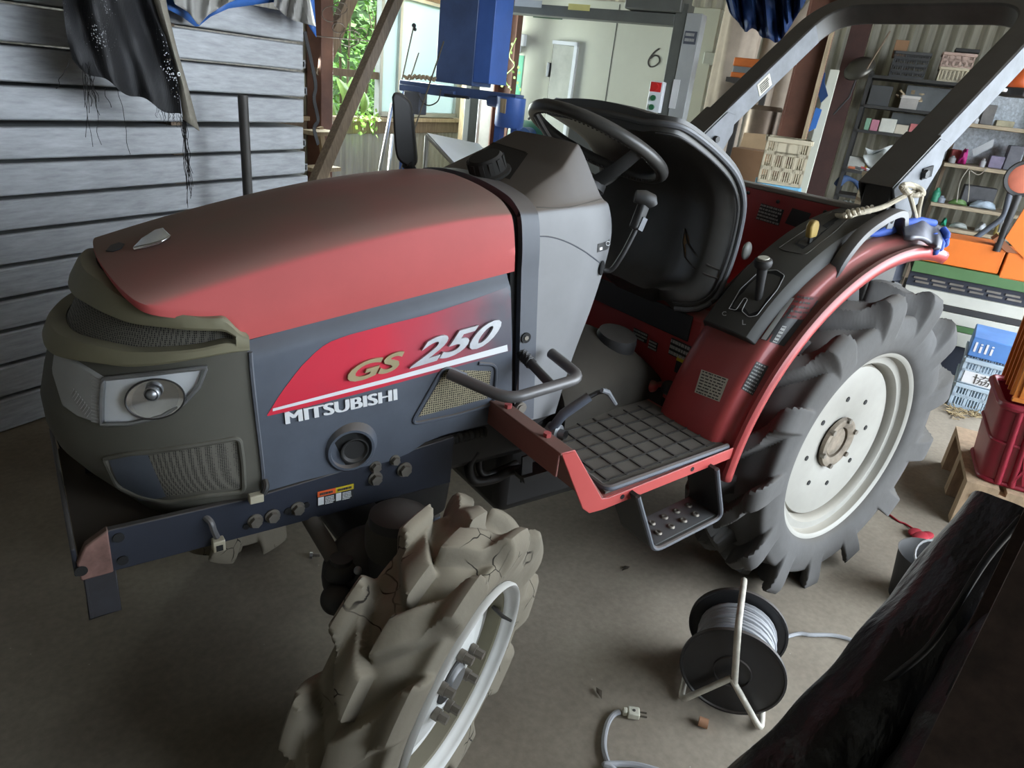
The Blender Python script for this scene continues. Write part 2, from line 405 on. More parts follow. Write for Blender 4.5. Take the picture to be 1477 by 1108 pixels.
def wheel_front(M, root, name='front_wheel'):
    # outer rim flange at y = 0, inside is +y
    rim = G()
    prof = [(.207, .004), (.209, -.001), (.214, -.004), (.2175, .001), (.2165, .010), (.208, .014), (.204, .03), (.204, .10), (.208, .13), (.217, .142), (.205, .142), (.194, .12), (.193, .05), (.1925, .024), (.199, .016), (.205, .010)]
    rim.lathe(prof, (0, 0, 0), (0, 1, 0), 64, closed=True)
    rim.lathe([(.1905, .056), (.184, .060), (.179, .066), (.178, .072), (.1905, .074)], (0, 0, 0), (0, 1, 0), 64)
    w = obj(name, rim.xf(M), M_creamf, root, ang=45)
    rbz = G().lathe([(.1925, .0225), (.1895, .026), (.1885, .057)], (0, 0, 0), (0, 1, 0), 64).lathe([(.1785, .070), (.1765, .073), (.1755, .10)], (0, 0, 0), (0, 1, 0), 64)
    obj('rim_barrel', rbz.xf(M), M_barrel, w, ang=35)
    t = tyre_g(.086, .206, .300, .036, 10, .40, .118, per=44, ns=76, ph=.36)
    t.xf(Matrix.Translation((0, .088, 0))); obj('tyre', t.xf(M), M_tyre_f, w, ang=55)
    d = G(); d.lathe([(.1785, .071), (.172, .060), (.160, .053), (.142, .050), (.12, .048), (.1, .045), (.086, .034), (.06, .03), (.05, .036), (.0, .036)], (0, 0, 0), (0, 1, 0), 48)
    dd = obj('wheel_disc', d.xf(M), M_creamf, w)
    h = G().lathe([(0, .018), (.03, .02), (.036, .03), (.036, .04)], (0, 0, 0), (0, 1, 0), 28); hh = obj('wheel_hub', h.xf(M), M_steel, w)
    for k in range(6):
        a = radians(60 * k + 28); c = V((.068 * cos(a), .03, .068 * sin(a)))
        b = G().cyl(c, c + V((0, -.012, 0)), .0125, 14).cyl(c + V((0, -.012, 0)), c + V((0, -.03, 0)), .0095, 6)
        obj('wheel_bolt', b.xf(M), M_bolt, hh)
    a = radians(12); c = V((.188 * cos(a), .045, .188 * sin(a)))
    obj('valve_stem', G().tube([c, c + V((-.012, -.03, 0)), c + V((-.014, -.052, .002))], [.005, .0045, .003], 8).xf(M), M_black, w)
    return w
RX, RZ = 2.02, .49
T = Matrix.Translation
wheel_rear(T((RX, .99, RZ)), TR)
wheel_rear(T((RX, 2 * YC - .99, RZ)) @ Matrix.Diagonal((1, -1, 1, 1)), TR)
def front_M(c, yaw, cam, flip=False):
    n = V((-sin(yaw) * cos(cam), cos(yaw) * cos(cam), sin(cam))); u = V((cos(yaw), sin(yaw), 0)); w = u.cross(n)
    if flip:
        n = V((sin(yaw) * cos(cam), -cos(yaw) * cos(cam), sin(cam))); w = n.cross(u)
    return Matrix(((u.x, n.x, w.x, c[0]), (u.y, n.y, w.y, c[1]), (u.z, n.z, w.z, c[2]), (0, 0, 0, 1)))
MFL = front_M((.593, .811, .326), radians(29.5), radians(6))
wheel_front(MFL, TR)
MFR = front_M((.43, 2 * YC - .865, .34), radians(27), radians(4), True)
wheel_front(MFR, TR)
def sym(name, g, m, root, **k):      # a part and its mirror image on the other side
    a = obj(name, g, m, root, **k); b = obj(name, g.mir(), m, root, **k); return a, b
def bvh(g):
    return BVHTree.FromPolygons([tuple(q) for q in g.v], g.f)
def tree_near(t, d):
    n = t.find_nearest(CAM)[0]; k = max(.1, (n - CAM).dot(d))
    for _ in range(8):
        n = t.find_nearest(CAM + d * k)[0]; k = (n - CAM).dot(d)
    return n
def hit(p, t, off=0.0):
    d = ray(p).normalized(); h = t.ray_cast(CAM, d)
    if h[0] is None:                  # just past the edge: the nearest point of the surface
        q = tree_near(t, d); return q
    n = h[1] if h[1].dot(d) < 0 else -h[1]
    return h[0] + n * off
# ---- hood ------------------------------------------------------------
#   (half width, rear x, rear z, front x, front z, rise)
HC = [(.241, .858, 1.043, .300, .950, 1.0), (.243, .852, 1.085, .292, .978, 1.08), (.241, .846, 1.125, .268, 1.000, 1.2), (.236, .841, 1.153, .205, 1.012, 1.4),
      (.226, .838, 1.167, .152, 1.023, 1.5), (.186, .836, 1.186, .130, 1.034, 1.55), (.10, .835, 1.199, .118, 1.041, 1.55), (0, .835, 1.204, .114, 1.043, 1.55)]
_rows = [V((c[0], c[1], c[2])) for c in HC]
def hood_cols(n=6):
    a = spline([V((c[0], c[1], c[2])) for c in HC], n); b = spline([V((c[3], c[4], c[5])) for c in HC], n)
    L = [(p.x, p.y, p.z, q.x, q.y, q.z) for p, q in zip(a, b)]
    return [(-l[0], *l[1:]) for l in L] + [l for l in reversed(L[:-1])]
def hood_pt(c, v):
    g = 1 - (1 - v) ** c[5]
    x = c[3] + (c[1] - c[3]) * v; z = c[4] + (c[2] - c[4]) * g
    return V((x, YC + c[0], z))
hg = G(); _A = []
for c in hood_cols():
    row = [hood_pt(c, 0) + V((.004, 0, -.016)), hood_pt(c, 0) + V((.0, 0, -.006))]
    row += [hood_pt(c, (k / 40) ** 1.25) for k in range(41)]
    row += [hood_pt(c, 1) + V((.002, 0, -.012))]
    _A.append(row)
hg.grid(_A)
hood = obj('engine_hood', hg, M_red, TR, ang=30, label='faded red hood with thick brown dust on top')
HT = bvh(hg)
# emblem on the nose of the hood, three thin silver wedges
def on_hood(x, y):
    h = HT.ray_cast(V((x, y, 2)), V((0, 0, -1))); return h[0] + h[1] * .002
eb = G()
e0, e1 = hit((193, 362), HT), hit((243, 340), HT)
ec = [hit(q, HT, .001) for q in ((192, 363), (205, 349), (224, 337), (236, 334), (247, 345), (236, 352), (216, 358))]
eb.prism(ec, (0, 0, .007))
emb = obj('hood_emblem', eb, M_chrome, hood, bevel=.002, label='silver leaf-shaped emblem')
st = G(); st.prism([hit(q, HT, .0006) for q in ((153, 363), (160, 355), (172, 351), (180, 353), (176, 359), (163, 364))], (0, 0, .0015))
obj('hood_vent', st, M_frame, hood)
# ---- dark seal between hood and pillar, grey pillar -------------------
def arch(x_of, off, half_bot, zb, n=36, inset=0.0):
    """section of the hood rear arch blown up by off, running down to zb on both sides"""
    pts = []
    for c in hood_cols():
        pts.append((c[0], c[2]))
    return pts
def rear_arch(off):
    P = [(c[0], c[2]) for c in hood_cols()]; out = []
    for i, (y, z) in enumerate(P):
        a = P[max(i - 1, 0)]; b = P[min(i + 1, len(P) - 1)]
        t = V((b[0] - a[0], b[1] - a[1], 0)).normalized(); out.append((y - t.y * off, z + t.x * off))
    return out
def pil_x(z): return .837 + max(0, (1.165 - z)) * .115      # the gap leans back towards the bottom
def band(off, d0, d1, zb):
    L = rear_arch(off); L = [(L[0][0], zb)] + [(L[0][0], zb + (L[0][1] - zb) * k / 6) for k in range(1, 6)] + L + [(L[-1][0], zb + (L[-1][1] - zb) * k / 6) for k in range(5, -1, -1)]
    f = [V((pil_x(z) + d0, YC + y, z)) for y, z in L]; b = [V((pil_x(z) + d1, YC + y, z)) for y, z in L]
    return f, b
f0, b0 = band(-.012, .004, .03, .69); f1, b1 = band(-.06, .004, .03, .69)
obj('hood_seal', G().grid([f1, f0, b0, b1]), M_gap, TR)
f0, b0 = band(.004, .022, .068, .675); f1, b1 = band(-.05, .022, .068, .675)
pil = obj('cowl_pillar', G().grid([f1, f0, b0, b1], cu=True), M_pillar, TR, bevel=.004, ang=40)
ph = G()
for px in ((758, 487), (750, 588)):
    q = Y(px, YC - .245); ph.cyl(q + V((0, -.0035, 0)), q + V((0, .004, 0)), .0125, 20)
obj('pillar_hole', ph, M_gap, pil)
q = Y((758, 487), YC - .245); obj('pillar_bolt', G().cyl(q + V((0, -.005, 0)), q, .006, 6), M_bolt, pil)
q = Y((750, 588), YC - .245); obj('pillar_bolt', G().cyl(q + V((0, -.009, 0)), q, .010, 12).cyl(q + V((0, -.006, 0)), q, .015, 20), M_bolt, pil)
# ---- slate side panel --------------------------------------------------
YL = 1.167
def pan(pts): return [Y(p, YL) for p in pts]
top = [(357, 497), (450, 471), (550, 444), (650, 418), (737, 397)]
bot = [(382, 707), (430, 693), (470, 683), (520, 672), (560, 664), (590, 651), (612, 636), (640, 625), (700, 611), (736, 603)]
def rs(P, n):
    P = [V((*p, 0)) for p in P]; d = [0]
    for i in range(1, len(P)): d.append(d[-1] + (P[i] - P[i - 1]).length)
    o = []; j = 0
    for k in range(n):
        t = d[-1] * k / (n - 1)
        while j < len(d) - 2 and d[j + 1] < t: j += 1
        f = (t - d[j]) / (d[j + 1] - d[j]); q = P[j].lerp(P[j + 1], f); o.append((q.x, q.y))
    return o
tp, bt = rs(top, 41), rs(bot, 41)
sp = G(); A = []
for a, b in zip(tp, bt):
    col = []
    for k in range(25):
        t = k / 24; q = Y((a[0] + (b[0] - a[0]) * t, a[1] + (b[1] - a[1]) * t), YL)
        dy = .016 * (1 - sst(0, .13, t)) ** 1.5 - .006 * sst(.1, .5, t) * (1 - sst(.62, .66, t)) - .006 * sst(.62, .66, t)
        col.append(q + V((0, dy, 0)))
    A.append([col[0] + V((0, .03, .0))] + col + [col[-1] + V((0, .03, 0))])
A = [[q + V((.004, .035, 0)) for q in A[0]]] + A + [[q + V((-.004, .035, 0)) for q in A[-1]]]
sp.grid(A)
SPT = bvh(sp)
spn, spf = sym('side_panel', sp, M_slate, TR, ang=42)
def sh(p, off=.0008):
    h = hit(p, SPT, off); return h if h is not None else Y(p, YL - .006)
def film(name, px, m, root, off=.0008, th=.0006, n=14):       # thin film following the panel
    """px: two polylines (upper, lower) with the same direction"""
    a, b = rs(px[0], n), rs(px[1], n); k = max(4, n // 3)
    F = [[sh((p[0] + (q[0] - p[0]) * j / k, p[1] + (q[1] - p[1]) * j / k), off) for j in range(k + 1)] for p, q in zip(a, b)]
    return obj(name, G().grid(F), m, root)
# red graphic: solid at the front, fading into the slate towards the rear
M_fade = bpy.data.materials.new('red_fading_film'); M_fade.use_nodes = True
_nt = M_fade.node_tree; _N = _nt.nodes; _p = _N['Principled BSDF']; _p.inputs['Roughness'].default_value = .45
_tc = _N.new('ShaderNodeTexCoord'); _sx = _N.new('ShaderNodeSeparateXYZ'); _nt.links.new(_tc.outputs['Object'], _sx.inputs[0])
_mr = _N.new('ShaderNodeMapRange'); _mr.inputs['From Min'].default_value = .56; _mr.inputs['From Max'].default_value = .84; _nt.links.new(_sx.outputs['X'], _mr.inputs['Value'])
_no = _N.new('ShaderNodeTexNoise'); _no.inputs['Scale'].default_value = 14; _nt.links.new(_tc.outputs['Object'], _no.inputs['Vector'])
_ad = _N.new('ShaderNodeMath'); _ad.operation = 'MULTIPLY_ADD'; _ad.inputs[1].default_value = .35; _nt.links.new(_no.outputs['Fac'], _ad.inputs[0])
_sb = _N.new('ShaderNodeMath'); _sb.operation = 'SUBTRACT'; _sb.inputs[1].default_value = .17; _nt.links.new(_mr.outputs[0], _ad.inputs[2]); _nt.links.new(_ad.outputs[0], _sb.inputs[0]); _sb.use_clamp = True
_mx = _N.new('ShaderNodeMix'); _mx.data_type = 'RGBA'; _mx.inputs['A'].default_value = (.60, .022, .05, 1); _mx.inputs['B'].default_value = (.085, .082, .105, 1)
_nt.links.new(_sb.outputs[0], _mx.inputs['Factor']); _nt.links.new(_mx.outputs['Result'], _p.inputs['Base Color'])
film('red_graphic', ([(385, 599), (405, 567), (432, 531), (460, 503), (476, 493), (500, 484), (560, 468), (620, 453), (680, 433), (737, 412)],
                     [(386, 600), (430, 590), (480, 577), (520, 567), (560, 556), (600, 545), (640, 534), (680, 523), (710, 514), (737, 506)]), M_fade, spn, n=30)
film('white_stripe', ([(393, 589), (560, 545), (731, 497)], [(393, 593), (560, 551), (732, 506)]), M_white, spn, off=.0016, n=30)
def ptext(name, s, p0, p1, p2, m, bold=.0, shear=0, depth=.002, off=.0016, parent=None, fat=0):
    a, b, c = sh(p0, off), sh(p1, off), sh(p2, off)
    g = G(); w = (b - a) * fat
    for k in ((-1, 0, 1) if fat else (0,)):
        t_ = text_g(s, a + w * k + (b - a).cross(c - a).normalized() * (.0001 * k), b - a, c - a, depth, bold, shear); g.add(t_.v, t_.f)
    return obj(name, g, m, parent or spn, smooth=False)
ptext('maker_lettering', 'MITSUBISHI', (413, 611), (571, 576), (411, 594), M_white, fat=.009)
ptext('model_lettering', 'GS', (499, 553), (579, 530), (501, 526), M_gold, bold=.03, shear=.25, depth=.005)
ptext('model_lettering', '250', (588, 531), (711, 494), (601, 492), M_silver, bold=.03, shear=.25, depth=.006)
# exhaust outlet in a round dimple
c = sh((505, 646), 0)
ex = G(); axv = V((-.12, -1, -.05))
ex.lathe([(.060, -.010), (.052, .006), (.047, .012), (.042, .012), (.039, .003)], c, axv, 40)
exo = obj('exhaust_surround', ex, M_slate, spn)
exo.scale = (1, 1, 1)
obj('exhaust_opening', G().lathe([(.041, .003), (0, .003)], c, axv, 36), M_gap, exo)
pp = G().lathe([(.024, .003), (.029, .010), (.026, .010), (.021, .005), (0, .005)], c + V((.008, 0, -.004)), axv, 28)
obj('exhaust_pipe', pp, M_black, exo)
# lower screen with a raised border
scp = [(643, 533), (708, 535), (703, 574), (603, 601)]
F = [[sh((scp[0][0] + (scp[1][0] - scp[0][0]) * i / 6 + ((scp[3][0] - scp[0][0]) + ((scp[2][0] - scp[1][0]) - (scp[3][0] - scp[0][0])) * i / 6) * j / 6,
          scp[0][1] + (scp[1][1] - scp[0][1]) * i / 6 + ((scp[3][1] - scp[0][1]) + ((scp[2][1] - scp[1][1]) - (scp[3][1] - scp[0][1])) * i / 6) * j / 6), .0015) for j in range(7)] for i in range(7)]
obj('side_screen', G().grid(F), M_screen2, spn, smooth=False)
bd = fillet([sh(p, .0) for p in [(672, 540), (640, 528), (592, 612), (660, 598), (712, 582), (716, 526), (690, 524)]], .02)
obj('screen_border', G().tube(bd, .0045, 8), M_slate, spn)
# ---- nose: elliptical shell below the front of the hood -----------------
def nx0(z):                           # foremost x by height, at the centre
    T_ = [(.55, .135), (.585, .105), (.62, .072), (.66, .038), (.70, .010), (.74, -.002), (.79, -.004), (.84, .008), (.88, .02), (.93, .042), (.97, .064), (1.0, .084), (1.05, .112)]
    if z <= T_[0][0]: return T_[0][1]
    for (a, b), (c, d) in zip(T_, T_[1:]):
        if z <= c: return b + (d - b) * (z - a) / (c - a)
    return T_[-1][1]
def nhw(z): return .246 - .10 * max(0, .68 - z) - .03 * max(0, z - .93)
def nose(t, z, off=0.0):              # t: -1 left rear edge .. 0 front .. 1 right rear edge
    a = t * pi / 2; e = 2 / 2.12; x0 = nx0(z); w = nhw(z)
    xr = .302 + .016 * sst(.95, .62, z)
    p = V((xr - (xr - x0) * abs(cos(a)) ** e, YC + w * math.copysign(abs(sin(a)) ** e, a), z))
    if off:
        q = V((xr, YC, z)); d = V((p.x - xr, (p.y - YC), 0)); d = V((d.x / max(.05, xr - x0) ** 2, d.y / w ** 2, 0)).normalized(); p = p + d * off
    return p
def ztrim_top(t):                     # where the hood sits on the trim
    s = abs(t); return 1.031 - .020 * sst(.2, .6, s) - .012 * sst(.6, .85, s) - .034 * sst(.9, 1.0, s)
def ztrim_bot(t):
    s = abs(t); return .895 + .015 * sst(.1, .5, s) + .028 * sst(.5, 1.0, s)
def zbot(t):
    s = abs(t); return .583 + .004 * s
NT = 81; ng = G(); A = []
ZL = 40
for i in range(NT):
    t = -1 + 2 * i / (NT - 1); row = []
    zt, zb = ztrim_bot(t), zbot(t)
    for k in range(ZL):
        z = zb + (zt - zb) * k / (ZL - 1); row.append(nose(t, z))
    row = [row[0] + V((.05, (YC - row[0].y) * .18, .004))] + row
    A.append(row)
A = [[q + V((.0, .02, 0)) for q in A[0]]] + A + [[q + V((0, -.02, 0)) for q in A[-1]]]
ng.grid(A)
nose_o = obj('front_grille', ng, M_nose, TR, ang=40)
NTREE = bvh(ng)
# full-height tree, used to lay lamps and screens on the nose
fg = G(); A = []
for i in range(NT):
    t = -1 + 2 * i / (NT - 1)
    A.append([nose(t, .56 + .5 * k / 49) for k in range(50)])
fg.grid(A); FT = bvh(fg)
# olive trim ring round the upper screen
def ring(t, v):                       # v 0..1 over the trim height
    zt, zb = ztrim_top(t), ztrim_bot(t); return zb + (zt - zb) * v
oz = G()
TS = [-1 + 2 * i / 100 for i in range(101)]
lo_i = lambda t: ring(t, .25 if abs(t) < .8 else .25 + .1 * sst(.8, 1, abs(t)))
hi_i = lambda t: ring(t, .70 if abs(t) < .8 else .70 - .1 * sst(.8, 1, abs(t)))
LIM = .955
def strip(f0, f1, ts, off=.016):
    A = []
    for t in ts:
        z0, z1 = f0(t), f1(t); A.append([nose(t, z0, -.012), nose(t, z0, off * .8), nose(t, z0 + (z1 - z0) * .2, off), nose(t, z0 + (z1 - z0) * .8, off), nose(t, z1, off * .8), nose(t, z1, -.012)])
    return A
oz.grid(strip(lambda t: ztrim_bot(t), lo_i, TS), cv=True)
oz.grid(strip(hi_i, lambda t: ztrim_top(t), TS), cv=True)
for s in (-1, 1):
    oz.grid(strip(lambda t: ztrim_bot(t), lambda t: ztrim_top(t), [s * (LIM + (1 - LIM) * k / 6) for k in range(7)]), cv=True)
trim = obj('grille_trim', oz, M_band, nose_o, ang=35)
A = []
for t in TS:
    A.append([nose(t, ztrim_bot(t) + .006 + (ztrim_top(t) - ztrim_bot(t) - .012) * k / 5, -.014) for k in range(6)])
obj('upper_screen', G().grid(A), M_screen, nose_o)
# lamps
def coons(top, right, bottom, left, n=12, m=8):
    T_, B_ = rs(top, n), rs(bottom, n); L_, R_ = rs(left, m), rs(right, m); F = []
    for i in range(n):
        u = i / (n - 1); r = []
        for j in range(m):
            v = j / (m - 1)
            p = [(1 - v) * T_[i][k] + v * B_[i][k] + (1 - u) * L_[j][k] + u * R_[j][k]
                 - ((1 - u) * (1 - v) * T_[0][k] + u * (1 - v) * T_[-1][k] + (1 - u) * v * B_[0][k] + u * v * B_[-1][k]) for k in (0, 1)]
            r.append((p[0], p[1]))
        F.append(r)
    return F
def lay(F, off, tree=None):
    return [[hit(p, tree or FT, off) or V((0, 0, 0)) for p in r] for r in F]
LT = [(153, 545), (225, 537), (299, 528)]; LR = [(299, 528), (288, 556)]
LB = [(150, 610), (190, 609), (236, 598), (266, 580), (288, 556)]; LL = [(153, 545), (150, 578), (150, 610)]
F = coons(LT, LR, LB, LL, 22, 12)
def skirted(g, P, d):
    b = [P[i][0] for i in range(len(P))] + [P[-1][j] for j in range(1, len(P[0]))] + [P[i][-1] for i in range(len(P) - 2, -1, -1)] + [P[0][j] for j in range(len(P[0]) - 2, 0, -1)]
    g.grid(P); n = len(b); g.add(b + [q + d for q in b], [(i, (i + 1) % n, n + (i + 1) % n, n + i) for i in range(n)]); return b
P0 = lay(F, .0015)
hl = G(); hl.grid(P0)
lampw = obj('headlight', hl, M_lampw, nose_o)
bp = P0
edge = [r[0] for r in P0] + list(P0[-1][1:]) + [r[-1] for r in reversed(P0[:-1])] + [P0[0][j] for j in range(len(P0[0]) - 2, 0, -1)]
edge = [q + V((-.003, -.004, 0)) for q in edge]
obj('lamp_bezel', G().tube(edge, .0042, 8, closed=True), M_steel, lampw)
lens = G().grid(lay(F, .009)); obj('lamp_lens', lens, M_lens, lampw)
# reflector bowl with bulb
rc = hit((226, 573), FT, .002)
nrm = (CAM - rc).normalized() * .35 + V((-.35, -.85, .1)); nrm.normalize()
_e = (hit((270, 562), FT, .002) - hit((183, 585), FT, .002)); _ru = _e.normalized(); _rl = _e.length / 2
_e2 = (hit((228, 543), FT, .002) - hit((226, 604), FT, .002)); _rv = _e2.normalized(); _rv = (_rv - _ru * _rv.dot(_ru)).normalized(); _rh = _e2.length / 2
_nn = _ru.cross(_rv); _nn = _nn if _nn.dot(CAM - rc) > 0 else -_nn
bw = G(); A = []
for i in range(9):
    r = 1 - i / 8.0; dep = .004 - .0035 * 0 + .006 * (r * r)
    A.append([rc + _ru * (_rl * .93 * r * cos(2 * pi * k / 40)) + _rv * (_rh * .9 * r * sin(2 * pi * k / 40)) + _nn * (dep - .003) for k in range(40)])
bw.grid(A, cv=True); obj('reflector', bw, M_chrome, lampw)
rim_ = [rc + _ru * (_rl * .93 * cos(2 * pi * k / 40)) + _rv * (_rh * .9 * sin(2 * pi * k / 40)) + _nn * .0075 for k in range(40)]
obj('reflector_rim', G().tube(rim_, .0016, 6, closed=True), M_black, lampw)
bc = rc + _rv * (_rh * .28) + _nn * .006
obj('lamp_bulb', G().ball(bc + _nn * .004, .0095).lathe([(.0095, 0), (.0125, .001), (.0125, .006), (.0105, .008)], bc, _nn, 24), M_steel, lampw)
# big clear-grey front lens
F2 = coons([(84, 500), (110, 521), (152, 546)], [(152, 546), (149, 578), (148, 611)], [(94, 585), (115, 600), (148, 611)], [(84, 500), (79, 535), (94, 585)], 18, 12)
P2 = lay(F2, .006); g2 = G(); skirted(g2, P2, V((.012, .008, 0)))
turn = obj('turn_signal', g2, M_grlens, nose_o, bevel=.003)
rb = G()
for k in range(14):
    t = k / 13; a = hit((136 + 0 * t, 541 + 65 * t), FT, .0068); b = hit((150, 546 + 63 * t), FT, .0068); rb.tube([a, b], .0012, 5)
obj('lens_rib', rb, M_grlens, turn)
rb = G()
for k in range(9):
    t = k / 8; a = hit((107 + 22 * t, 568 + 32 * t), FT, .0068); b = hit((112 + 24 * t, 560 + 30 * t), FT, .0072)
    rb.tube([a, b], .0012, 5)
obj('lens_rib', rb, M_grlens, turn)
# mirrored lamps on the far side
for nm, g, m in (('headlight', hl, M_lampw), ('turn_signal', g2, M_grlens)):
    obj(nm, g.mir(), m, nose_o)
# lower screen: recess on the side of the nose
R1 = [(214, 657), (270, 648), (341, 636)]; R2 = [(341, 636), (344, 668), (347, 703)]; R3 = [(240, 716), (290, 708), (347, 703)]; R4 = [(214, 657), (226, 685), (240, 716)]
Pm = lay(coons(R1, R2, R3, R4, 14, 8), .0012)
ls = obj('lower_screen', G().grid(Pm), M_screen, nose_o)
Pp = lay(coons([(157, 664), (186, 658), (214, 656)], [(214, 656), (226, 685), (240, 716)], [(196, 722), (215, 722), (240, 716)], [(157, 664), (170, 695), (196, 722)], 10, 8), .0008)
obj('grille_insert', G().grid(Pp), M_slate, nose_o)
b = [q for q in (hit(p, FT, .002) for p in [(152, 661), (185, 654), (260, 645), (345, 631), (350, 668), (352, 708), (290, 715), (242, 724), (192, 728), (170, 700), (152, 661)]) if q]
obj('screen_border', G().tube(fillet(b, .012), .005, 8), M_nose, nose_o)
obj('lower_screen', G().grid(Pm).mir(), M_screen, nose_o)
# rear edge strip of the nose (pale)
ed = [nose(-1, .60 + .33 * k / 12) + V((.004, -.001, 0)) for k in range(13)]
obj('edge_strip', G().tube(ed, .0042, 6), M_pillar, nose_o)
# ---- cowl with instrument hood ------------------------------------------
CS = [  # profile points: (front half width, front z), (mid..), (rear..) and rear x
    ((.240, .668), (.226, .66), (.206, .652), 1.062), ((.241, .80), (.229, .80), (.209, .80), 1.088), ((.241, .95), (.230, .95), (.210, .95), 1.128),
    ((.240, 1.09), (.230, 1.09), (.210, 1.09), 1.150), ((.236, 1.155), (.226, 1.166), (.206, 1.170), 1.132),
    ((.224, 1.172), (.212, 1.186), (.190, 1.196), 1.112), ((.19, 1.187), (.172, 1.238), (.135, 1.285), 1.085), ((.165, 1.192), (.15, 1.247), (.118, 1.297), 1.075), ((.08, 1.201), (.075, 1.251), (.06, 1.300), 1.070), ((0, 1.204), (0, 1.253), (0, 1.301), 1.068)]
cg = G(); A = []
_cols = []
for f, m, r, xr in CS: _cols.append((f, m, r, xr))
def cowl_col(c, n=20):
    f, m, r, xr = c; row = []
    for k in range(n + 1):
        v = k / n; a = 1 - v
        if v < .62: t = v / .62; q = V((f[0], f[1], 0)).lerp(V((m[0], m[1], 0)), t) if t < .5 else V((f[0], f[1], 0)).lerp(V((m[0], m[1], 0)), t)
        else: t = (v - .62) / .38; q = V((m[0], m[1], 0)).lerp(V((r[0], r[1], 0)), t)
        row.append((.902 + (xr - .902) * v, q.x, q.y))
    return row
base = [cowl_col(c) for c in _cols]
dense = []
for k in range(21):
    sp_ = spline([V(b[k]) for b in base], 5); dense.append(sp_)
A = []
for j in range(len(dense[0])):
    A.append([dense[k][j] for k in range(21)])
full = [[V((q.x, YC - q.y, q.z)) for q in r] for r in A] + [[V((q.x, YC + q.y, q.z)) for q in r] for r in reversed(A[:-1])]
for r in full:                        # close the back
    e = r[-1]; r.append(V((e.x - .004, YC + (e.y - YC) * .93, e.z - .012))); r.append(V((e.x - .03, YC + (e.y - YC) * .80, e.z - .05)))
cg.grid(full)
cowl = obj('cowl', cg, M_cowl, TR, ang=34, label='grey dashboard cowl, brown with dust on top')
CT = bvh(cg)
def seam(name, pts, r, m, root, tree, off=.0):
    P = [hit(p, tree, off) for p in pts]; P = [p for p in P if p]
    return obj(name, G().tube(spline(P, 5), r, 6), m, root)
seam('cowl_seam', [(774, 299), (800, 300), (825, 298), (850, 292), (867, 287)], .0016, M_mat, cowl, CT)
seam('cowl_seam', [(773, 341), (795, 342), (820, 350), (845, 364), (866, 380)], .0016, M_slate, cowl, CT)
# tray with filler cap
def poly_on(pts, tree, off, n=8, m=6):
    a, b, c, d = pts
    return [[hit((a[0] + (b[0] - a[0]) * i / n + (d[0] - a[0] + (c[0] - b[0] - d[0] + a[0]) * i / n) * j / m,
                  a[1] + (b[1] - a[1]) * i / n + (d[1] - a[1] + (c[1] - b[1] - d[1] + a[1]) * i / n) * j / m), tree, off) for j in range(m + 1)] for i in range(n + 1)]
tray = poly_on([(712, 207), (762, 222), (722, 278), (654, 254)], CT, .001)
M_tray = mat('dusty_dark_tray', (.02, .018, .016), .9, dust=.35, dcol=(.06, .048, .038))
trayo = obj('filler_tray', G().grid(tray), M_tray, cowl)
bd_ = [tray[0][0], tray[-1][0], tray[-1][-1], tray[0][-1], tray[0][0]]
obj('tray_edge', G().tube(fillet(bd_, .02), .003, 6), M_tray, trayo)
cc = hit((706, 252), CT, .0); hn = CT.ray_cast(cc + V((0, 0, .2)), V((0, 0, -1)))[1]; hn = hn if hn.z > 0 else -hn
cp = G(); prof = [(.052, 0), (.052, .006), (.044, .010), (.041, .040), (.036, .046), (0, .047)]
cp.lathe(prof, cc, hn, 40)
cap = obj('filler_cap', cp, M_tray, cowl)
cp = G()
ex_ = hn.orthogonal().normalized(); ey_ = hn.cross(ex_)
for k in range(12):
    a = 2 * pi * k / 12; d = ex_ * cos(a) + ey_ * sin(a)
    cp.bar(cc + hn * .012 + d * .0405, cc + hn * .040 + d * .0405, .010, .007, up=d)
obj('cap_grip', cp, M_tray, cap)
# small decal and throttle slot on the side of the cowl
lb = poly_on([(862, 352), (883, 345), (882, 358), (861, 364)], CT, .0012, 3, 2)
obj('throttle_decal', G().grid(lb), M_dlabel, cowl)
obj('decal_mark', G().grid(poly_on([(864, 357), (868, 356), (868, 360), (864, 361)], CT, .002, 1, 1)), M_white, cowl)
obj('decal_mark', G().tube([hit((876 + 3 * cos(k), 351 + 3 * sin(k)), CT, .002) or cc for k in [i * .7 for i in range(9)]], .0008, 5), M_white, cowl)
q0 = hit((866, 386), CT, .004) or Y((866, 386), 1.2)
obj('lever_slot', G().ball(q0, .014, 10, (.6, .3, 1.3)), M_gap, cowl)
lv = thing  # (parts below)
p1 = [q0 + V((-.01, .01, 0)), Y((880, 390), 1.185), Y((895, 372), 1.17), Y((910, 345), 1.165), Y((921, 322), 1.165)]
lever = obj('shuttle_lever', G().tube(spline(p1, 6), .0062, 10), M_blackm, TR)
k0, k1 = Y((915, 331), 1.165), Y((930, 292), 1.165)
kd = (k1 - k0).normalized()
kg = G().bar(k0, k1, .026, .022, up=(0, 1, 0)); kn = obj('lever_knob', kg, M_black, lever, bevel=.006)
kg = G().tube([k1 + V((-.022, .012, .012)), k1 + V((-.006, .0, .010)), k1 + V((.012, -.006, .004)), k1 + V((.018, -.010, -.006))], [.014, .018, .018, .012], 14)
obj('lever_grip', kg, M_black, lever)
obj('knob_side', G().bar(k0 + V((.006, -.0125, 0)), k0 + kd * .03 + V((.008, -.0125, 0)), .002, .016, up=(1, 0, .4)), M_ropsl, kn)
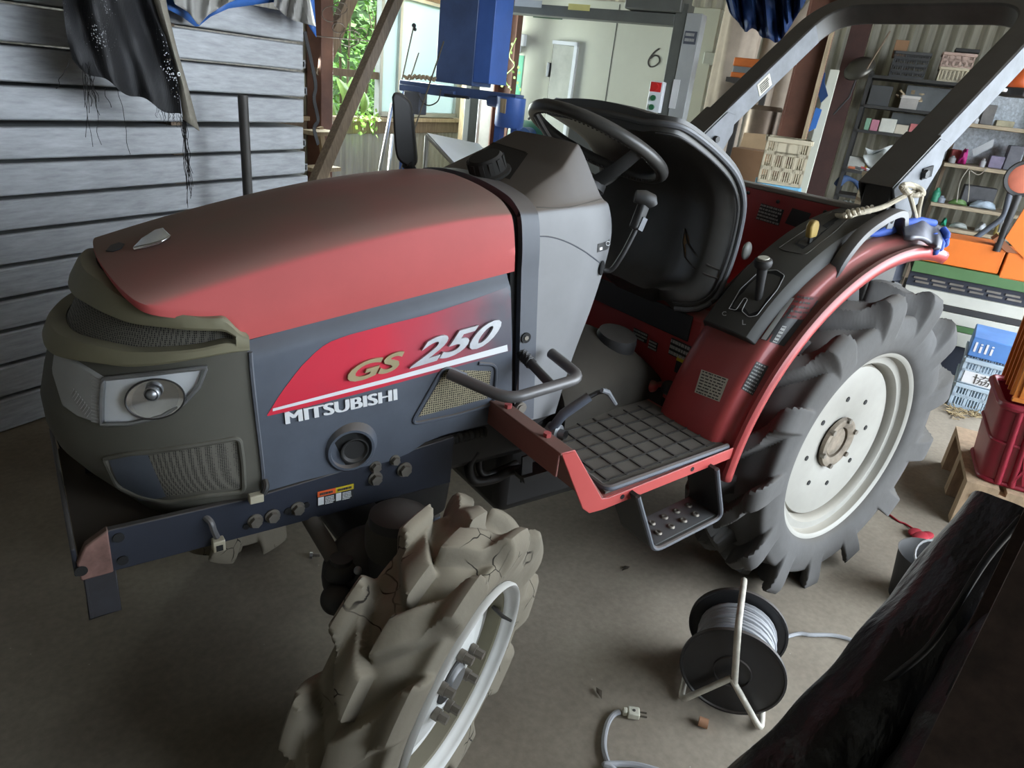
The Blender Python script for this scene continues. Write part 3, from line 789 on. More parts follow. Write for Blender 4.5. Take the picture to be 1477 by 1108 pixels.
# ---- steering wheel -------------------------------------------------------
SC = V((1.25, YC, 1.29)); tl = radians(25); su = V((cos(tl), 0, -sin(tl))); sv = V((0, 1, 0)); sn = V((sin(tl), 0, cos(tl)))
rimP = [SC + (su * cos(2 * pi * k / 96) + sv * sin(2 * pi * k / 96)) * .182 for k in range(96)]
sw = obj('steering_wheel', G().tube(rimP, .0150, 16, closed=True), M_seat, TR)
gp = G()
for k in range(96):
    a = 2 * pi * k / 96
    gp.ball(SC + (su * cos(a) + sv * sin(a)) * .174 - sn * .012, .0042, 5)
obj('finger_grip', gp, M_seat, sw)
hub = SC - sn * .085 + su * .028
hbo = obj('wheel_hub', G().lathe([(0, .012), (.04, .01), (.048, 0), (.05, -.018), (.04, -.026)], hub, sn, 32), M_black, sw)
for a in (262, 142, 22):
    d = su * cos(radians(a)) + sv * sin(radians(a)); e = SC + d * .178 - sn * .004; s = hub + d * .035
    ml = s.lerp(e, .55) - sn * .008
    w = sn.cross(d)
    g = G()
    P = spline([s, ml, e], 6)
    A = []
    for i, q in enumerate(P):
        t = i / (len(P) - 1); ww = .024 - .006 * t
        A.append([q + w * ww - sn * .004, q + w * ww * .7 + sn * .005, q - w * ww * .7 + sn * .005, q - w * ww - sn * .004, q - w * ww * .5 - sn * .009, q + w * ww * .5 - sn * .009])
    g.grid(A, cv=True); obj('wheel_spoke', g, mat('grey_black_spoke', (.06, .06, .06), .4, dust=.4), sw)
col0 = hub - sn * .02; col1 = hub - sn * .34 + V((-.0, 0, 0))
obj('steering_column', G().tube([col0, col0 - sn * .05, col0 - sn * .16, col1], [.03, .034, .045, .05], 20), M_black, TR)
# ---- seat, tipped forward onto the wheel --------------------------------
prof = [(1.475, .895), (1.525, .94), (1.553, 1.03), (1.558, 1.12), (1.545, 1.185), (1.497, 1.242), (1.415, 1.288), (1.33, 1.323), (1.275, 1.340), (1.242, 1.343)]
PP = spline([V((x, 0, z)) for x, z in prof], 4); n = len(PP)
sg = G(); A = []
NU = 25
for i, q in enumerate(PP):
    t = i / (n - 1)
    tg = (PP[min(i + 1, n - 1)] - PP[max(i - 1, 0)]).normalized(); nr = V((-tg.z, 0, tg.x))   # towards the sitter (front / below)
    if nr.x > 0 and t < .4: nr = -nr
    hw = .26 * sqrt(max(.02, 1 - max(0, (.14 - t) / .14) ** 2 * .55)) * sqrt(max(.05, 1 - max(0, (t - .86) / .14) ** 2 * .3))
    row = []
    for k in range(NU):
        s = -1 + 2 * k / (NU - 1)
        bol = (.022 if s < 0 else .05) * sst(.35, .78, abs(s)) * (1 - sst(.86, 1, abs(s))) * (1 - sst(.4, .7, t))    # side bolsters
        edge = -.028 * sst(.8, 1, abs(s)) + .028
        row.append(V((q.x, YC + .018 + s * hw, q.z)) + V((nr.x, 0, nr.z)) * (bol + edge * .6 * (1 - .6 * sst(.5, .8, t)) + .005 * sin(6 * s + 9 * t) * (1 - abs(s)) * (1 - t)))
    A.append(row)
B = []
for i, q in enumerate(PP):
    t = i / (n - 1); tg = (PP[min(i + 1, n - 1)] - PP[max(i - 1, 0)]).normalized(); nr = V((-tg.z, 0, tg.x))
    if nr.x > 0 and t < .4: nr = -nr
    B.append([p - V((nr.x, 0, nr.z)) * (.035 + .02 * (1 - (2 * k / (NU - 1) - 1) ** 2)) for k, p in enumerate(A[i])])
sg.grid([a + list(reversed(b)) for a, b in zip(A, B)], cv=True)
i0, i1 = 0, n - 1
m_ = NU
sg.add([*A[0], *B[0]], [(k, k + 1, m_ + k + 1, m_ + k) for k in range(m_ - 1)]); sg.add([*A[-1], *B[-1]], [(k, k + 1, m_ + k + 1, m_ + k) for k in range(m_ - 1)])
seat = obj('seat', sg, M_seat, TR, ang=50, label='worn black vinyl seat tipped forward, torn near its edge')
edgeL = [A[i][0] * .5 + B[i][0] * .5 + V((0, -.004, 0)) for i in range(n)]
edgeT = [A[-1][k] * .5 + B[-1][k] * .5 for k in range(NU)]
edgeR = [A[i][-1] * .5 + B[i][-1] * .5 + V((0, .004, 0)) for i in range(n - 1, -1, -1)]
obj('seat_piping', G().tube(edgeL + edgeT[1:-1] + edgeR, .0075, 8), M_seat2, seat)
obj('seat_piping', G().tube([a + (a - b).normalized() * .004 + V((0, -.003, 0)) for a, b in zip([r[0] for r in A], [r[0] for r in B])], .003, 6), M_black, seat)
# tear: brown foam showing through a split
ST = bvh(sg)
tr = [(988, 330), (993, 352), (1004, 368), (1022, 383), (1038, 390), (1036, 402), (1018, 396), (1000, 386), (988, 372), (985, 350)]
tp_ = [hit(p, ST, .0012) for p in tr]; tp_ = [p for p in tp_ if p]
if len(tp_) > 4:
    c_ = sum(tp_, V()) / len(tp_); g = G(); g.add([c_] + tp_, [(0, i + 1, (i + 1) % len(tp_) + 1) for i in range(len(tp_))])
    tear = obj('seat_tear', g, M_foam, seat, smooth=False)
    obj('torn_edge', G().tube(tp_ + [tp_[0]], .003, 6), M_seat, tear)
sb = G().xbox(1.56, 1.86, 1.17, 1.65, .60, .90); base_ = obj('seat_pedestal', sb, M_red2, TR, bevel=.02)
tb = G().xbox(1.50, 1.60, 1.14, 1.68, .60, .885); front_ = obj('transmission_cover', tb, M_red2, TR, bevel=.02)
obj('black_panel', G().xbox(1.494, 1.50, 1.19, 1.64, .80, .875), M_black, front_, bevel=.003)
for (u0, v0, w, h, m) in ((1.40, .74, .06, .03, M_dlabel), (1.33, .73, .035, .028, M_dlabel), (1.25, .742, .08, .05, M_dlabel)):
    o_ = V((1.499, u0, v0)); obj('warning_label', G().prism([o_, o_ + V((0, -w, 0)), o_ + V((0, -w, h)), o_ + V((0, 0, h))], (-.001, 0, 0)), m, front_, smooth=False)
    obj('label_print', lines_g(o_ + V((-.0012, 0, 0)), V((0, -w, 0)), V((0, 0, h)), 3, 3, seed=int(u0 * 100)), M_lprint, front_, smooth=False)
o_ = V((1.4985, 1.215, .70)); obj('warning_label', G().prism([o_, o_ + V((0, -.06, 0)), o_ + V((0, -.06, .05)), o_ + V((0, 0, .05))], (-.001, 0, 0)), M_dlabel, front_, smooth=False)
obj('label_strip', G().prism([o_ + V((-.0012, 0, .036)), o_ + V((-.0012, -.06, .036)), o_ + V((-.0012, -.06, .05)), o_ + V((-.0012, 0, .05))], (-.0008, 0, 0)), M_yel, front_, smooth=False)
obj('round_knob', G().ball((1.46, 1.19, .665), .022).cyl((1.46, 1.19, .665), (1.5, 1.19, .665), .008), M_black, TR)
obj('round_knob', G().ball((1.44, 1.235, .655), .018).cyl((1.44, 1.235, .655), (1.5, 1.235, .655), .008), M_red2, TR)
# dusty clutch housing hump between the foot plates
A = []
for i in range(17):
    u = i / 16; row = []
    for k in range(25):
        v = k / 24; a = pi * v
        wy = .23 * (1 - .25 * u); x = 1.08 + .42 * u
        hh = .20 * (sin(pi * min(1, .25 + .62 * u))) ** .6 + .012 * sin(9 * u + 5 * v)
        row.append(V((x, YC - cos(a) * wy, .585 + hh * sin(a) ** .55)))
    A.append(row)
hp = G().grid(A); hp.add(A[0], [tuple(range(25))]); hp.add(A[-1], [tuple(range(24, -1, -1))])
hump = obj('clutch_housing', hp, mat('dusty_housing', (.035, .03, .023), .95, var=.4, dust=.6, dcol=(.06, .05, .038)), TR, ang=60)
obj('housing_boss', G().lathe([(0, .02), (.055, .018), (.06, .0), (.06, -.03)], (1.36, 1.33, .775), (0, -.2, 1), 24), M_black, TR)
# ---- rear fenders -------------------------------------------------------
AXL = V((RX, 0, RZ))
def fpt(R, ph, y): return V((RX + R * cos(ph), y, RZ + R * sin(ph)))
SEC = [(.897, .596), (.889, .612), (.889, .624), (.895, .632), (.905, .634), (.914, .627), (.928, .626), (.938, .632), (.944, .646), (.952, .655), (.966, .658), (1.02, .660), (1.10, .660), (1.13, .656), (1.143, .645), (1.147, .62), (1.148, .5), (1.148, .3)]
def fend_g():
    A = []
    for i in range(61):
        t = i / 60; ph = radians(175.5 - (175.5 - 76) * t); row = []
        for (y, R) in SEC:
            if R < .55:
                q = fpt(R, ph, y); q.z = max(q.z, .56) if R == .5 else max(q.z, .54)
            else: q = fpt(R, ph, y)
            if y > .96 and ph > radians(172): q.z = max(q.z, .575)
            row.append(q)
        A.append(row)
    g = G().grid(A); f0 = A[0]
    return g
fg_ = fend_g()
fenL, fenR = sym('rear_fender', fg_, M_red2, TR, ang=40, solid=.004)
FTR = bvh(fg_)
# rear tip of the fender
# labels on the fender
def label_on(name, pts, tree, m, root, printm=None, rows=5, seed=1, off=.0012):
    a, b, c, d = [hit(p, tree, off) for p in pts]     # a b top edge, d c lower edge
    o_ = obj(name, G().grid(poly_on(pts, tree, off, 4, 4)), m, root)
    if printm:
        g = G(); rg = random.Random(seed)
        for k in range(rows):
            v0, v1 = (k + .3) / rows, (k + .72) / rows; u = .06
            while u < .9:
                w = rg.uniform(.04, .16); u1 = min(.94, u + w)
                P = []
                for uu, vv in ((u, v0), (u1, v0), (u1, v1), (u, v1)):
                    px = [(pts[0][i] * (1 - uu) + pts[1][i] * uu) * (1 - vv) + (pts[3][i] * (1 - uu) + pts[2][i] * uu) * vv for i in (0, 1)]
                    P.append(hit(px, tree, off + .0006))
                if all(P): g.add(P, [(0, 1, 2, 3)])
                u = u1 + rg.uniform(.015, .05)
        obj('label_print', g, printm, o_, smooth=False)
    return o_
label_on('cream_label', [(1012, 533), (1051, 547), (1038, 580), (1002, 566)], FTR, M_paper, fenL, M_print, 8, 3)
label_on('dark_label', [(1091, 521), (1109, 529), (1086, 571), (1069, 561)], FTR, M_dlabel, fenL, M_lprint, 9, 5)
label_on('dark_label', [(1146, 431), (1181, 434), (1131, 500), (1096, 489)], FTR, M_dlabel, fenL, None)
label_on('pale_strip', [(1139, 430), (1146, 431), (1105, 491), (1098, 489)], FTR, M_lprint, fenL, None, off=.0018)
label_on('red_label', [(1150, 425), (1181, 429), (1160, 462), (1128, 458)], FTR, mat('faded_red_label', (.16, .02, .018), .6), fenL, M_print, 5, 9, off=.0018)
g = G()
lp = [(1121, 474), (1131, 476), (1118, 496), (1108, 494)]
label_on('pale_mark', [(1128, 470), (1134, 471), (1120, 495), (1114, 493)], FTR, M_lprint, fenL, M_dlabel, 5, 11, off=.002)
# ---- control console on the left fender ---------------------------------
A = []
for i in range(31):
    t = i / 30; ph = radians(144.5 + (95.0 - 144.5) * t); row = []
    for y, R in ((.972, .655), (.978, .672), (.990, .684), (1.02, .688), (1.06, .690), (1.10, .688), (1.125, .684), (1.137, .672), (1.150, .64), (1.152, .60)):
        row.append(fpt(R - .0 + .012 * t * (1 if R > .66 else 0), ph, y))
    A.append(row)
cn = G().grid(A); cn.add(A[0], [tuple(range(10))]); cn.add(A[-1], [tuple(range(9, -1, -1))])
M_cons = mat('grey_black_console', (.035, .036, .034), .6, var=.15, dust=.55, dcol=(.1, .09, .072), alld=.06)
cons = obj('control_console', cn, M_cons, TR, bevel=.004, ang=35)
CNT = bvh(cn)
def ch(p, off=.001): return hit(p, CNT, off)
def fan(name, pts, m, root, off=.0012, tree=None):
    P = [hit(p, tree or CNT, off) for p in pts]; P = [p for p in P if p]
    c = sum(P, V()) / len(P); g = G().add([c] + P, [(0, i + 1, (i + 1) % len(P) + 1) for i in range(len(P))]); return obj(name, g, m, root, smooth=False)
s1 = [(1052, 446), (1068, 418), (1096, 392), (1120, 390), (1132, 398), (1122, 418), (1104, 440), (1092, 456), (1080, 458), (1070, 449), (1079, 432), (1074, 430), (1062, 448)]
sl = fan('lever_slot', [(1052, 446), (1070, 418), (1098, 394), (1120, 391), (1131, 398), (1110, 432), (1094, 454), (1080, 458), (1070, 450), (1060, 450)], M_gap, cons)
out_ = [ch(p, .0022) for p in s1]; out_ = [p for p in out_ if p]
obj('slot_outline', G().tube(fillet(out_ + [out_[0]], .006, 4), .0009, 5), M_lprint, sl)
fan('lever_slot', [(1146, 352), (1160, 342), (1196, 320), (1204, 322), (1190, 334), (1172, 350), (1158, 360)], M_gap, cons)
fan('lever_slot', [(1186, 326), (1204, 314), (1210, 316), (1192, 330)], M_gap, cons)
bord = [ch(p, .002) for p in [(1124, 358), (1165, 330), (1200, 306), (1228, 312), (1205, 334), (1162, 368), (1130, 362)]]; bord = [p for p in bord if p]
obj('slot_outline', G().tube(fillet(bord + [bord[0]], .01, 4), .0015, 5), M_mat, cons)
def chw(s, p, du, dv):
    a = ch(p, .0018); b = ch((p[0] + du, p[1]), .0018); c2 = ch((p[0], p[1] - dv), .0018)
    if a and b and c2: obj('console_letter', text_g(s, a, b - a, c2 - a, .0004), M_lprint, cons, smooth=False)
chw('C', (1042, 456), 6, 6); chw('L', (1071, 469), 5, 7)
q = ch((1073, 493), -.001)
if q: obj('console_screw', G().ball(q, .006, 8), M_black, cons)
# main gear lever with mushroom knob
b0 = ch((1092, 432), -.01); k1 = b0 + (Y((1101, 376), b0.y) - b0)
ll = obj('gear_lever', G().tube([b0, b0.lerp(k1, .4), b0.lerp(k1, .9)], [.0095, .0105, .0135], 14), M_black, TR)
dd = (k1 - b0).normalized()
obj('lever_knob', G().lathe([(.013, -.022), (.021, -.014), (.023, -.004), (.021, .003), (.016, .006), (0, .0065)], k1, dd, 28), M_black, ll)
obj('knob_cap', G().lathe([(.0145, .0055), (.014, .0085), (0, .009)], k1, dd, 24), M_paper, ll)
# yellow flat lever
b0 = ch((1166, 352), -.02); k1 = Y((1174, 318), b0.y - .0)
yl = obj('hitch_lever', G().bar(b0, b0.lerp(k1, .5), .012, .006, up=(0, 1, 0)), M_black, TR)
M_och = mat('ochre_knob', (.42, .29, .07), .5, var=.15, dust=.4, alld=.1)
d_ = (k1 - b0).normalized(); m0 = b0.lerp(k1, .45)
w_ = d_.cross(V((0, 1, 0))).normalized()
kl = [m0 + w_ * .014, m0 + w_ * .017 + d_ * .02, m0 + w_ * .017 + d_ * .032, m0 + w_ * .010 + d_ * .043, m0 + d_ * .046, m0 - w_ * .010 + d_ * .043, m0 - w_ * .017 + d_ * .032, m0 - w_ * .017 + d_ * .02, m0 - w_ * .014]
obj('lever_knob', G().prism([q + V((0, -.009, 0)) for q in kl], (0, .018, 0)), M_och, yl, bevel=.004)
# pale paddle lever between seat and console
b0 = V((1.53, 1.165, .92)); k1 = Y((1077, 358), 1.165)
pl = obj('range_lever', G().tube([b0, Y((1081, 384), 1.165)], .006, 10), M_blackm, TR)
kk = Y((1077, 362), 1.165)
obj('lever_knob', G().ball(kk, .022, 14, (.75, .45, 1.15)), mat('grey_knob', (.26, .26, .24), .4, dust=.4), pl)
# grab handle
hp_ = [(1194, 411), (1203, 392), (1220, 365), (1243, 338), (1270, 318), (1290, 308), (1299, 309), (1300, 318), (1300, 336)]
P = [Y(p, .955) for p in hp_]; P = spline(P, 4); A = []
for i, q in enumerate(P):
    t = (P[min(i + 1, len(P) - 1)] - P[max(i - 1, 0)]).normalized(); nr = V((-t.z, 0, t.x)); w = .016; th = .0105 if i > 4 else .006
    A.append([q + V((0, -w, 0)) + nr * th * .8, q + V((0, -w * .7, 0)) + nr * th, q + V((0, w * .7, 0)) + nr * th, q + V((0, w, 0)) + nr * th * .8, q + V((0, w, 0)) - nr * th * .8, q + V((0, w * .7, 0)) - nr * th, q + V((0, -w * .7, 0)) - nr * th, q + V((0, -w, 0)) - nr * th * .8])
hgr = G().grid(A, cv=True); hgr.add(A[0], [tuple(range(8))]); hgr.add(A[-1], [tuple(range(7, -1, -1))])
gh = obj('grab_handle', hgr, M_grey, fenL, ang=45)
e = Y((1283, 320), .952); obj('handle_bracket', G().box(e + V((0, -.004, 0)), (.03, .004, .036)), M_ropsl, fenL, bevel=.003)
obj('bracket_hole', G().cyl(e + V((0, -.0075, .002)), e + V((0, -.005, .002)), .006, 12), M_gap, fenL)
# ---- red sheet behind the seat ------------------------------------------
bx = 1.965
r0 = X((1063, 268), bx); r1 = X((1247, 307), bx)
zt = r1.z
bp_ = G().xbox(bx, bx + .006, 1.05, 1.77, .86, zt); back = obj('rear_panel', bp_, M_red2, TR, bevel=.002)
obj('panel_flange', G().xbox(bx - .002, bx + .05, 1.05, 1.77, zt, zt + .014), mat('dusty_flange', (.3, .28, .25), .8, var=.2), back, bevel=.003)
def back_lab(name, pts, m, pm, rows, seed):
    q = [X(p, bx - .001) for p in pts]; o_ = obj(name, G().add(q, [(0, 1, 2, 3)]), m, back, smooth=False)
    if pm: obj('label_print', lines_g(q[3] + V((-.001, 0, 0)), q[2] - q[3], q[0] - q[3], rows, 3, depth=.0005, seed=seed), pm, o_, smooth=False)
back_lab('data_label', [(1098, 293), (1131, 303), (1123, 326), (1090, 316)], M_dlabel, M_lprint, 5, 4)
back_lab('black_decal', [(1143, 300), (1170, 308), (1160, 332), (1132, 322)], M_dlabel, None, 4, 6)
for px in ((1079, 278), (1122, 291), (1190, 306)):
    q = X(px, bx - .003); obj('panel_bolt', G().ball(q, .006, 8), M_black, back)
# ---- foot plates ----------------------------------------------------------
def plate():
    g = G()
    z0, z1 = .604, .622
    L = [(.862, .748), (.965, z0), (.985, z0 - .004), (1.40, z1 + .012)]
    Bm = [(.826, .748), (.912, .592), (.935, .574), (.975, .572), (1.40, .603)]
    loop = [V((x, .900, z)) for x, z in L] + [V((x, .900, z)) for x, z in reversed(Bm)]
    g.prism(loop, (0, .004, 0))
    return g
sk = plate(); skL, skR = sym('foot_plate_skirt', sk, M_redskirt, TR, bevel=.0015)
for px in ((898, 717), (999, 677)):
    q = Y(px, .899); obj('skirt_hole', G().cyl(q + V((0, .0, 0)), q + V((0, .004, 0)), .006, 12), M_gap, skL)
fp = G().hexa([(.95, .904, .585), (1.42, .904, .606), (1.42, 1.22, .606), (.95, 1.22, .585), (.95, .904, .600), (1.42, .904, .624), (1.42, 1.22, .624), (.95, 1.22, .600)])
fpL, fpR = sym('foot_plate', fp, M_redskirt, TR)
def pz(x): return .601 + (x - .95) * (.024 / .47)
mt = G().hexa([(.985, .912, pz(.985)), (1.40, .912, pz(1.40)), (1.40, 1.21, pz(1.40)), (.985, 1.21, pz(.985)), (.985, .912, pz(.985) + .006), (1.40, .912, pz(1.4) + .006), (1.40, 1.21, pz(1.4) + .006), (.985, 1.21, pz(.985) + .006)])
mtL, mtR = sym('rubber_mat', mt, M_mat, TR)
rb = G()
M_rib = mat('mat_rib', (.03, .028, .026), .8, dust=.2)
for x in (1.02, 1.075, 1.13, 1.185, 1.24, 1.295, 1.35): rb.bar((x, .94, pz(x) + .0065), (x, 1.19, pz(x) + .0065), .005, .004)
for y in (.945, .99, 1.035, 1.08, 1.125, 1.17): rb.bar((1.0, y, pz(1.0) + .0065), (1.38, y, pz(1.38) + .0065), .005, .004)
obj('mat_rib', rb, M_rib, mtL, smooth=False)
rm = G().tube(fillet([(.99, 1.2, pz(.99) + .008), (.99, .916, pz(.99) + .008), (1.395, .916, pz(1.395) + .008)], .02), .008, 8)
obj('mat_rim', rm, M_slate, mtL)
obj('mat_rib', rb.mir(), M_rib, mtR, smooth=False)
br = G().xbox(.824, .860, .900, 1.165, .742, .748).xbox(.824, .829, .905, 1.165, .69, .744)
brL, brR = sym('plate_bracket', br, M_redbrown, TR, bevel=.002)
for y in (.97, 1.115): obj('bracket_bolt', G().cyl((.843, y, .747), (.843, y, .757), .009, 6), mat('red_bolt', (.4, .08, .075), .5), brL)
rs_ = G().prism([V((.826, .905, .744)), V((.862, .905, .744)), V((.975, .905, .60)), V((.95, .905, .585))], (0, .30, 0)); sym('toe_board', rs_, M_redbrown, TR)
# step under the plate: one bent flat bar
P = fillet([V((1.052, .88, .600)), V((1.150, .88, .416)), V((1.392, .88, .444)), V((1.318, .88, .605))], .03, 6); A = []
for i, q in enumerate(P):
    t = (P[min(i + 1, len(P) - 1)] - P[max(i - 1, 0)]).normalized(); nr = V((-t.z, 0, t.x)) * .0045
    A.append([q + nr, q + nr + V((0, .10, 0)), q - nr + V((0, .10, 0)), q - nr])
sg_ = G().grid(A, cv=True); sg_.add(A[0], [(0, 1, 2, 3)]); sg_.add(A[-1], [(3, 2, 1, 0)])
step = obj('step', sg_, M_black, TR, ang=40)
obj('step_edge', G().tube([q + V((0, -.003, 0)) for q in P], .0062, 8), M_pillar, step)
tp0, tp1 = V((1.165, .886, .4225)), V((1.385, .886, .448)); dd = (tp1 - tp0)
obj('step_tread', G().hexa([tp0, tp1, tp1 + V((0, .09, 0)), tp0 + V((0, .09, 0)), tp0 + V((0, 0, .004)), tp1 + V((0, 0, .004)), tp1 + V((0, .09, .004)), tp0 + V((0, .09, .004))]), M_steel, step)
stg = G()
for i in range(4):
    for j in range(2):
        q = tp0 + dd * (.16 + .2 * i + .06 * j) + V((0, .028 + .036 * j, .004)); stg.lathe([(.011, 0), (.008, .004), (.005, .004), (.004, -.001)], q, (0, 0, 1), 14)
obj('tread_stud', stg, M_bolt, step)
obj('step', sg_.mir(), M_black, TR, ang=40)
# pedal at the near edge of the plate
pd = obj('clutch_pedal', G().tube([Y((796, 618), 1.17), Y((812, 598), 1.15), Y((850, 572), 1.13)], [.012, .013, .012], 12), M_slate, TR)
obj('pedal_pad', G().tube([Y((868, 563), 1.1) + V((0, 0, 0)), Y((877, 566), 1.1), Y((888, 583), 1.1)], [.006, .007, .005], 8), M_ropsl, pd)
obj('pedal_rod', G().tube([Y((845, 575), 1.13), Y((862, 566), 1.12), Y((875, 563), 1.1)], .006, 8), M_blackm, pd)
obj('pedal_link', G().lathe([(.022, 0), (.022, .03), (.012, .032), (.012, .05)], Y((792, 620), 1.185), (.3, -1, .1), 20), M_steel, pd)
# hook bracket on the pillar
ub = fillet([(.705, 1.150, .836), (.782, 1.035, .814), (.975, 1.035, .834), (.975, 1.150, .848)], .035, 7)
hk = obj('side_bracket', G().tube(ub, .0125, 14), M_grey, TR)
rod = [V((.906, 1.18, .850)), V((.893, 1.03, .826))]
obj('bracket_rod', G().tube(rod, .0105, 12), M_blackm, hk)
sp_ = [rod[0].lerp(rod[1], .06 + .30 * k / 60) + (V((1, 0, 0)) * cos(k * .95) + V((0, 0, 1)) * sin(k * .95)) * .0125 for k in range(61)]
obj('bracket_spring', G().tube(sp_, .0022, 6), M_blackm, hk)
# ---- frame rails, front weight bracket --------------------------------------
def rail():
    g = G(); loop = [V((.015, 1.163, .545)), V((.74, 1.163, .552)), V((.74, 1.163, .672)), (V((.62, 1.163, .66))), V((.30, 1.163, .632)), V((.06, 1.163, .632)), V((.022, 1.163, .608)), V((.010, 1.163, .575))]
    return g.prism(loop, (0, .014, 0))
rl = rail(); rlL, rlR = sym('frame_rail', rl, M_frame, TR, bevel=.002)
obj('rail_nose', G().prism([V((.008, 1.161, .543)), V((.058, 1.161, .545)), V((.058, 1.161, .634)), V((.022, 1.161, .612)), V((.006, 1.161, .58))], (0, .018, 0)), mat('rust_red_end', (.16, .085, .07), .8, var=.4, scale=25, dust=.5), rlL, bevel=.003)
for px, r in (((171, 775), .009), ((177, 808), .009), ((117, 823), .010), ((355, 759), .006), ((415, 737), .007), ((442, 728), .006)):
    q = Y(px, 1.1625); obj('rail_hole', G().cyl(q + V((0, -.003, 0)), q + V((0, .002, 0)), r, 16), M_gap, rlL)
for px, r in (((368, 751), .011), ((393, 744), .011), ((429, 733), .011), ((541, 690), .012), ((541, 673), .010), ((583, 677), .013), ((569, 663), .009)):
    q = Y(px, 1.1625); w = G().cyl(q, q + V((0, -.003, 0)), r * 1.35, 18).cyl(q + V((0, -.003, 0)), q + V((0, -.012, 0)), r, 6)
    obj('rail_bolt', w, M_bolt, rlL)
q0, q1 = Y((458, 710), 1.162), Y((484, 703), 1.162); q2 = Y((510, 696), 1.162)
def rlab(a, b, z0, z1, m, nm, off=.0015):
    return obj(nm, G().prism([V((a, 1.1625 - off, z0)), V((b, 1.1625 - off, z0)), V((b, 1.1625 - off, z1)), V((a, 1.1625 - off, z1))], (0, off, 0)), m, rlL, smooth=False)
zb_ = .590
rlab(q0.x, q1.x, q0.z - .012, q0.z, M_orl, 'warning_label'); rlab(q1.x, q2.x, q0.z - .012, q0.z, M_yel, 'caution_label')
rlab(q0.x, q2.x, q0.z - .034, q0.z - .012, M_dlabel, 'label_base', .001)
rlab(q0.x + .001, q0.x + .013, q0.z - .032, q0.z - .014, M_white, 'label_symbol'); rlab(q1.x + .001, q1.x + .012, q0.z - .032, q0.z - .014, M_white, 'label_symbol')
for s_ in (q0.x + .015, q1.x + .014):
    obj('label_print', lines_g(V((s_, 1.161, q0.z - .033)), V((.022, 0, 0)), V((0, 0, .019)), 5, 2, seed=2), M_white, rlL, smooth=False)
obj('label_print', lines_g(V((q0.x + .004, 1.1605, q0.z - .010)), V((q1.x - q0.x - .008, 0, 0)), V((0, 0, .009)), 1, 2, seed=5), M_print, rlL, smooth=False)
obj('label_print', lines_g(V((q1.x + .004, 1.1605, q0.z - .010)), V((q2.x - q1.x - .008, 0, 0)), V((0, 0, .009)), 1, 2, seed=8), M_print, rlL, smooth=False)
lg = G().xbox(.012, .062, 1.168, 1.172, .452, .548).xbox(.012, .018, 1.168, 1.235, .452, .548)
sym('front_leg', lg, M_leg, TR, bevel=.002)
# front cross plate, inner plates
cr = G()
P = fillet([V((.012, 1.165, .575)), V((.002, 1.2, .572)), V((.002, 1.62, .572)), V((.012, 1.655, .575))], .02)
cr.xbox(.0, .008, 1.17, 1.65, .548, .606); obj('front_crossmember', cr, M_frame, TR, bevel=.003)
obj('front_tray', G().hexa([(.01, 1.18, .548), (.40, 1.18, .555), (.40, 1.64, .555), (.01, 1.64, .548), (.01, 1.18, .556), (.40, 1.18, .563), (.40, 1.64, .563), (.01, 1.64, .556)]), mat('dusty_front_tray', (.06, .05, .04), .9, dust=.6), TR)
obj('inner_plate', G().prism([V((.05, 1.5, .56)), V((.25, 1.5, .56)), V((.25, 1.5, .68)), V((.09, 1.5, .68)), V((.05, 1.5, .64))], (0, .008, 0)), M_frame, TR)
# connectors hanging from the nose
M_conn = mat('cream_connector', (.42, .38, .28), .6, dust=.2)
w1 = spline([Y((288, 740), 1.18), Y((303, 752), 1.155), Y((308, 765), 1.15), Y((313, 775), 1.15)], 6)
c1 = obj('wire_lead', G().tube(w1, .006, 8), M_grey, TR)
cq = Y((315, 785), 1.15); obj('wire_connector', G().box(cq, (.022, .018, .024)), M_conn, c1, bevel=.002)
obj('connector_slot', G().box(cq + V((0, -.0095, -.003)), (.012, .002, .012)), M_gap, c1, smooth=False)
w2 = spline([Y((382, 693), 1.16), Y((384, 703), 1.148), Y((379, 713), 1.146)], 6)
c2 = obj('wire_lead', G().tube(w2, .006, 8), M_black, TR)
cq = Y((369, 718), 1.146); obj('wire_connector', G().box(cq, (.026, .016, .017)), M_conn, c2, bevel=.002)
# ---- engine, gearbox, axles --------------------------------------------------
en = G().xbox(.34, .98, 1.19, 1.63, .56, .98); eng = obj('engine_block', en, M_blackm, TR, bevel=.02)
tr_ = G().xbox(.95, 1.75, 1.25, 1.57, .34, .62).xbox(1.75, 2.25, 1.20, 1.62, .32, .72); obj('gearbox', tr_, M_blackm, TR, bevel=.03)
pn = [];
for z, s in ((.64, 1), (.50, 1), (.43, .97), (.415, .9)):
    c = V((.69, 1.41, z)); pn.append([c + V((.108 * s * math.copysign(abs(cos(a)) ** .4, cos(a)), .20 * s * math.copysign(abs(sin(a)) ** .4, sin(a)), 0)) for a in [2 * pi * k / 40 for k in range(40)]])
g = G().grid(pn, cv=True); g.add(pn[-1], [tuple(range(40))]); obj('oil_pan', g, M_black, TR, ang=50)
pl_ = spline([Y((688, 650), 1.2), Y((676, 672), 1.2), Y((684, 694), 1.2), Y((715, 690), 1.2), Y((735, 680), 1.2), Y((775, 672), 1.22)], 6)
obj('hydraulic_pipe', G().tube(pl_, .012, 10), M_blackm, TR)
pl_ = spline([Y((700, 640), 1.21), Y((690, 668), 1.21), Y((700, 685), 1.21), Y((745, 668), 1.22)], 6)
obj('hydraulic_pipe', G().tube(pl_, .009, 10), M_blackm, TR)
hs = spline([Y((585, 664), 1.19), Y((620, 645), 1.185), Y((660, 632), 1.185), Y((700, 622), 1.19)], 12)
obj('corrugated_hose', G().tube(hs, [.011 + .003 * (k % 2) for k in range(len(hs))], 12), M_black, TR)
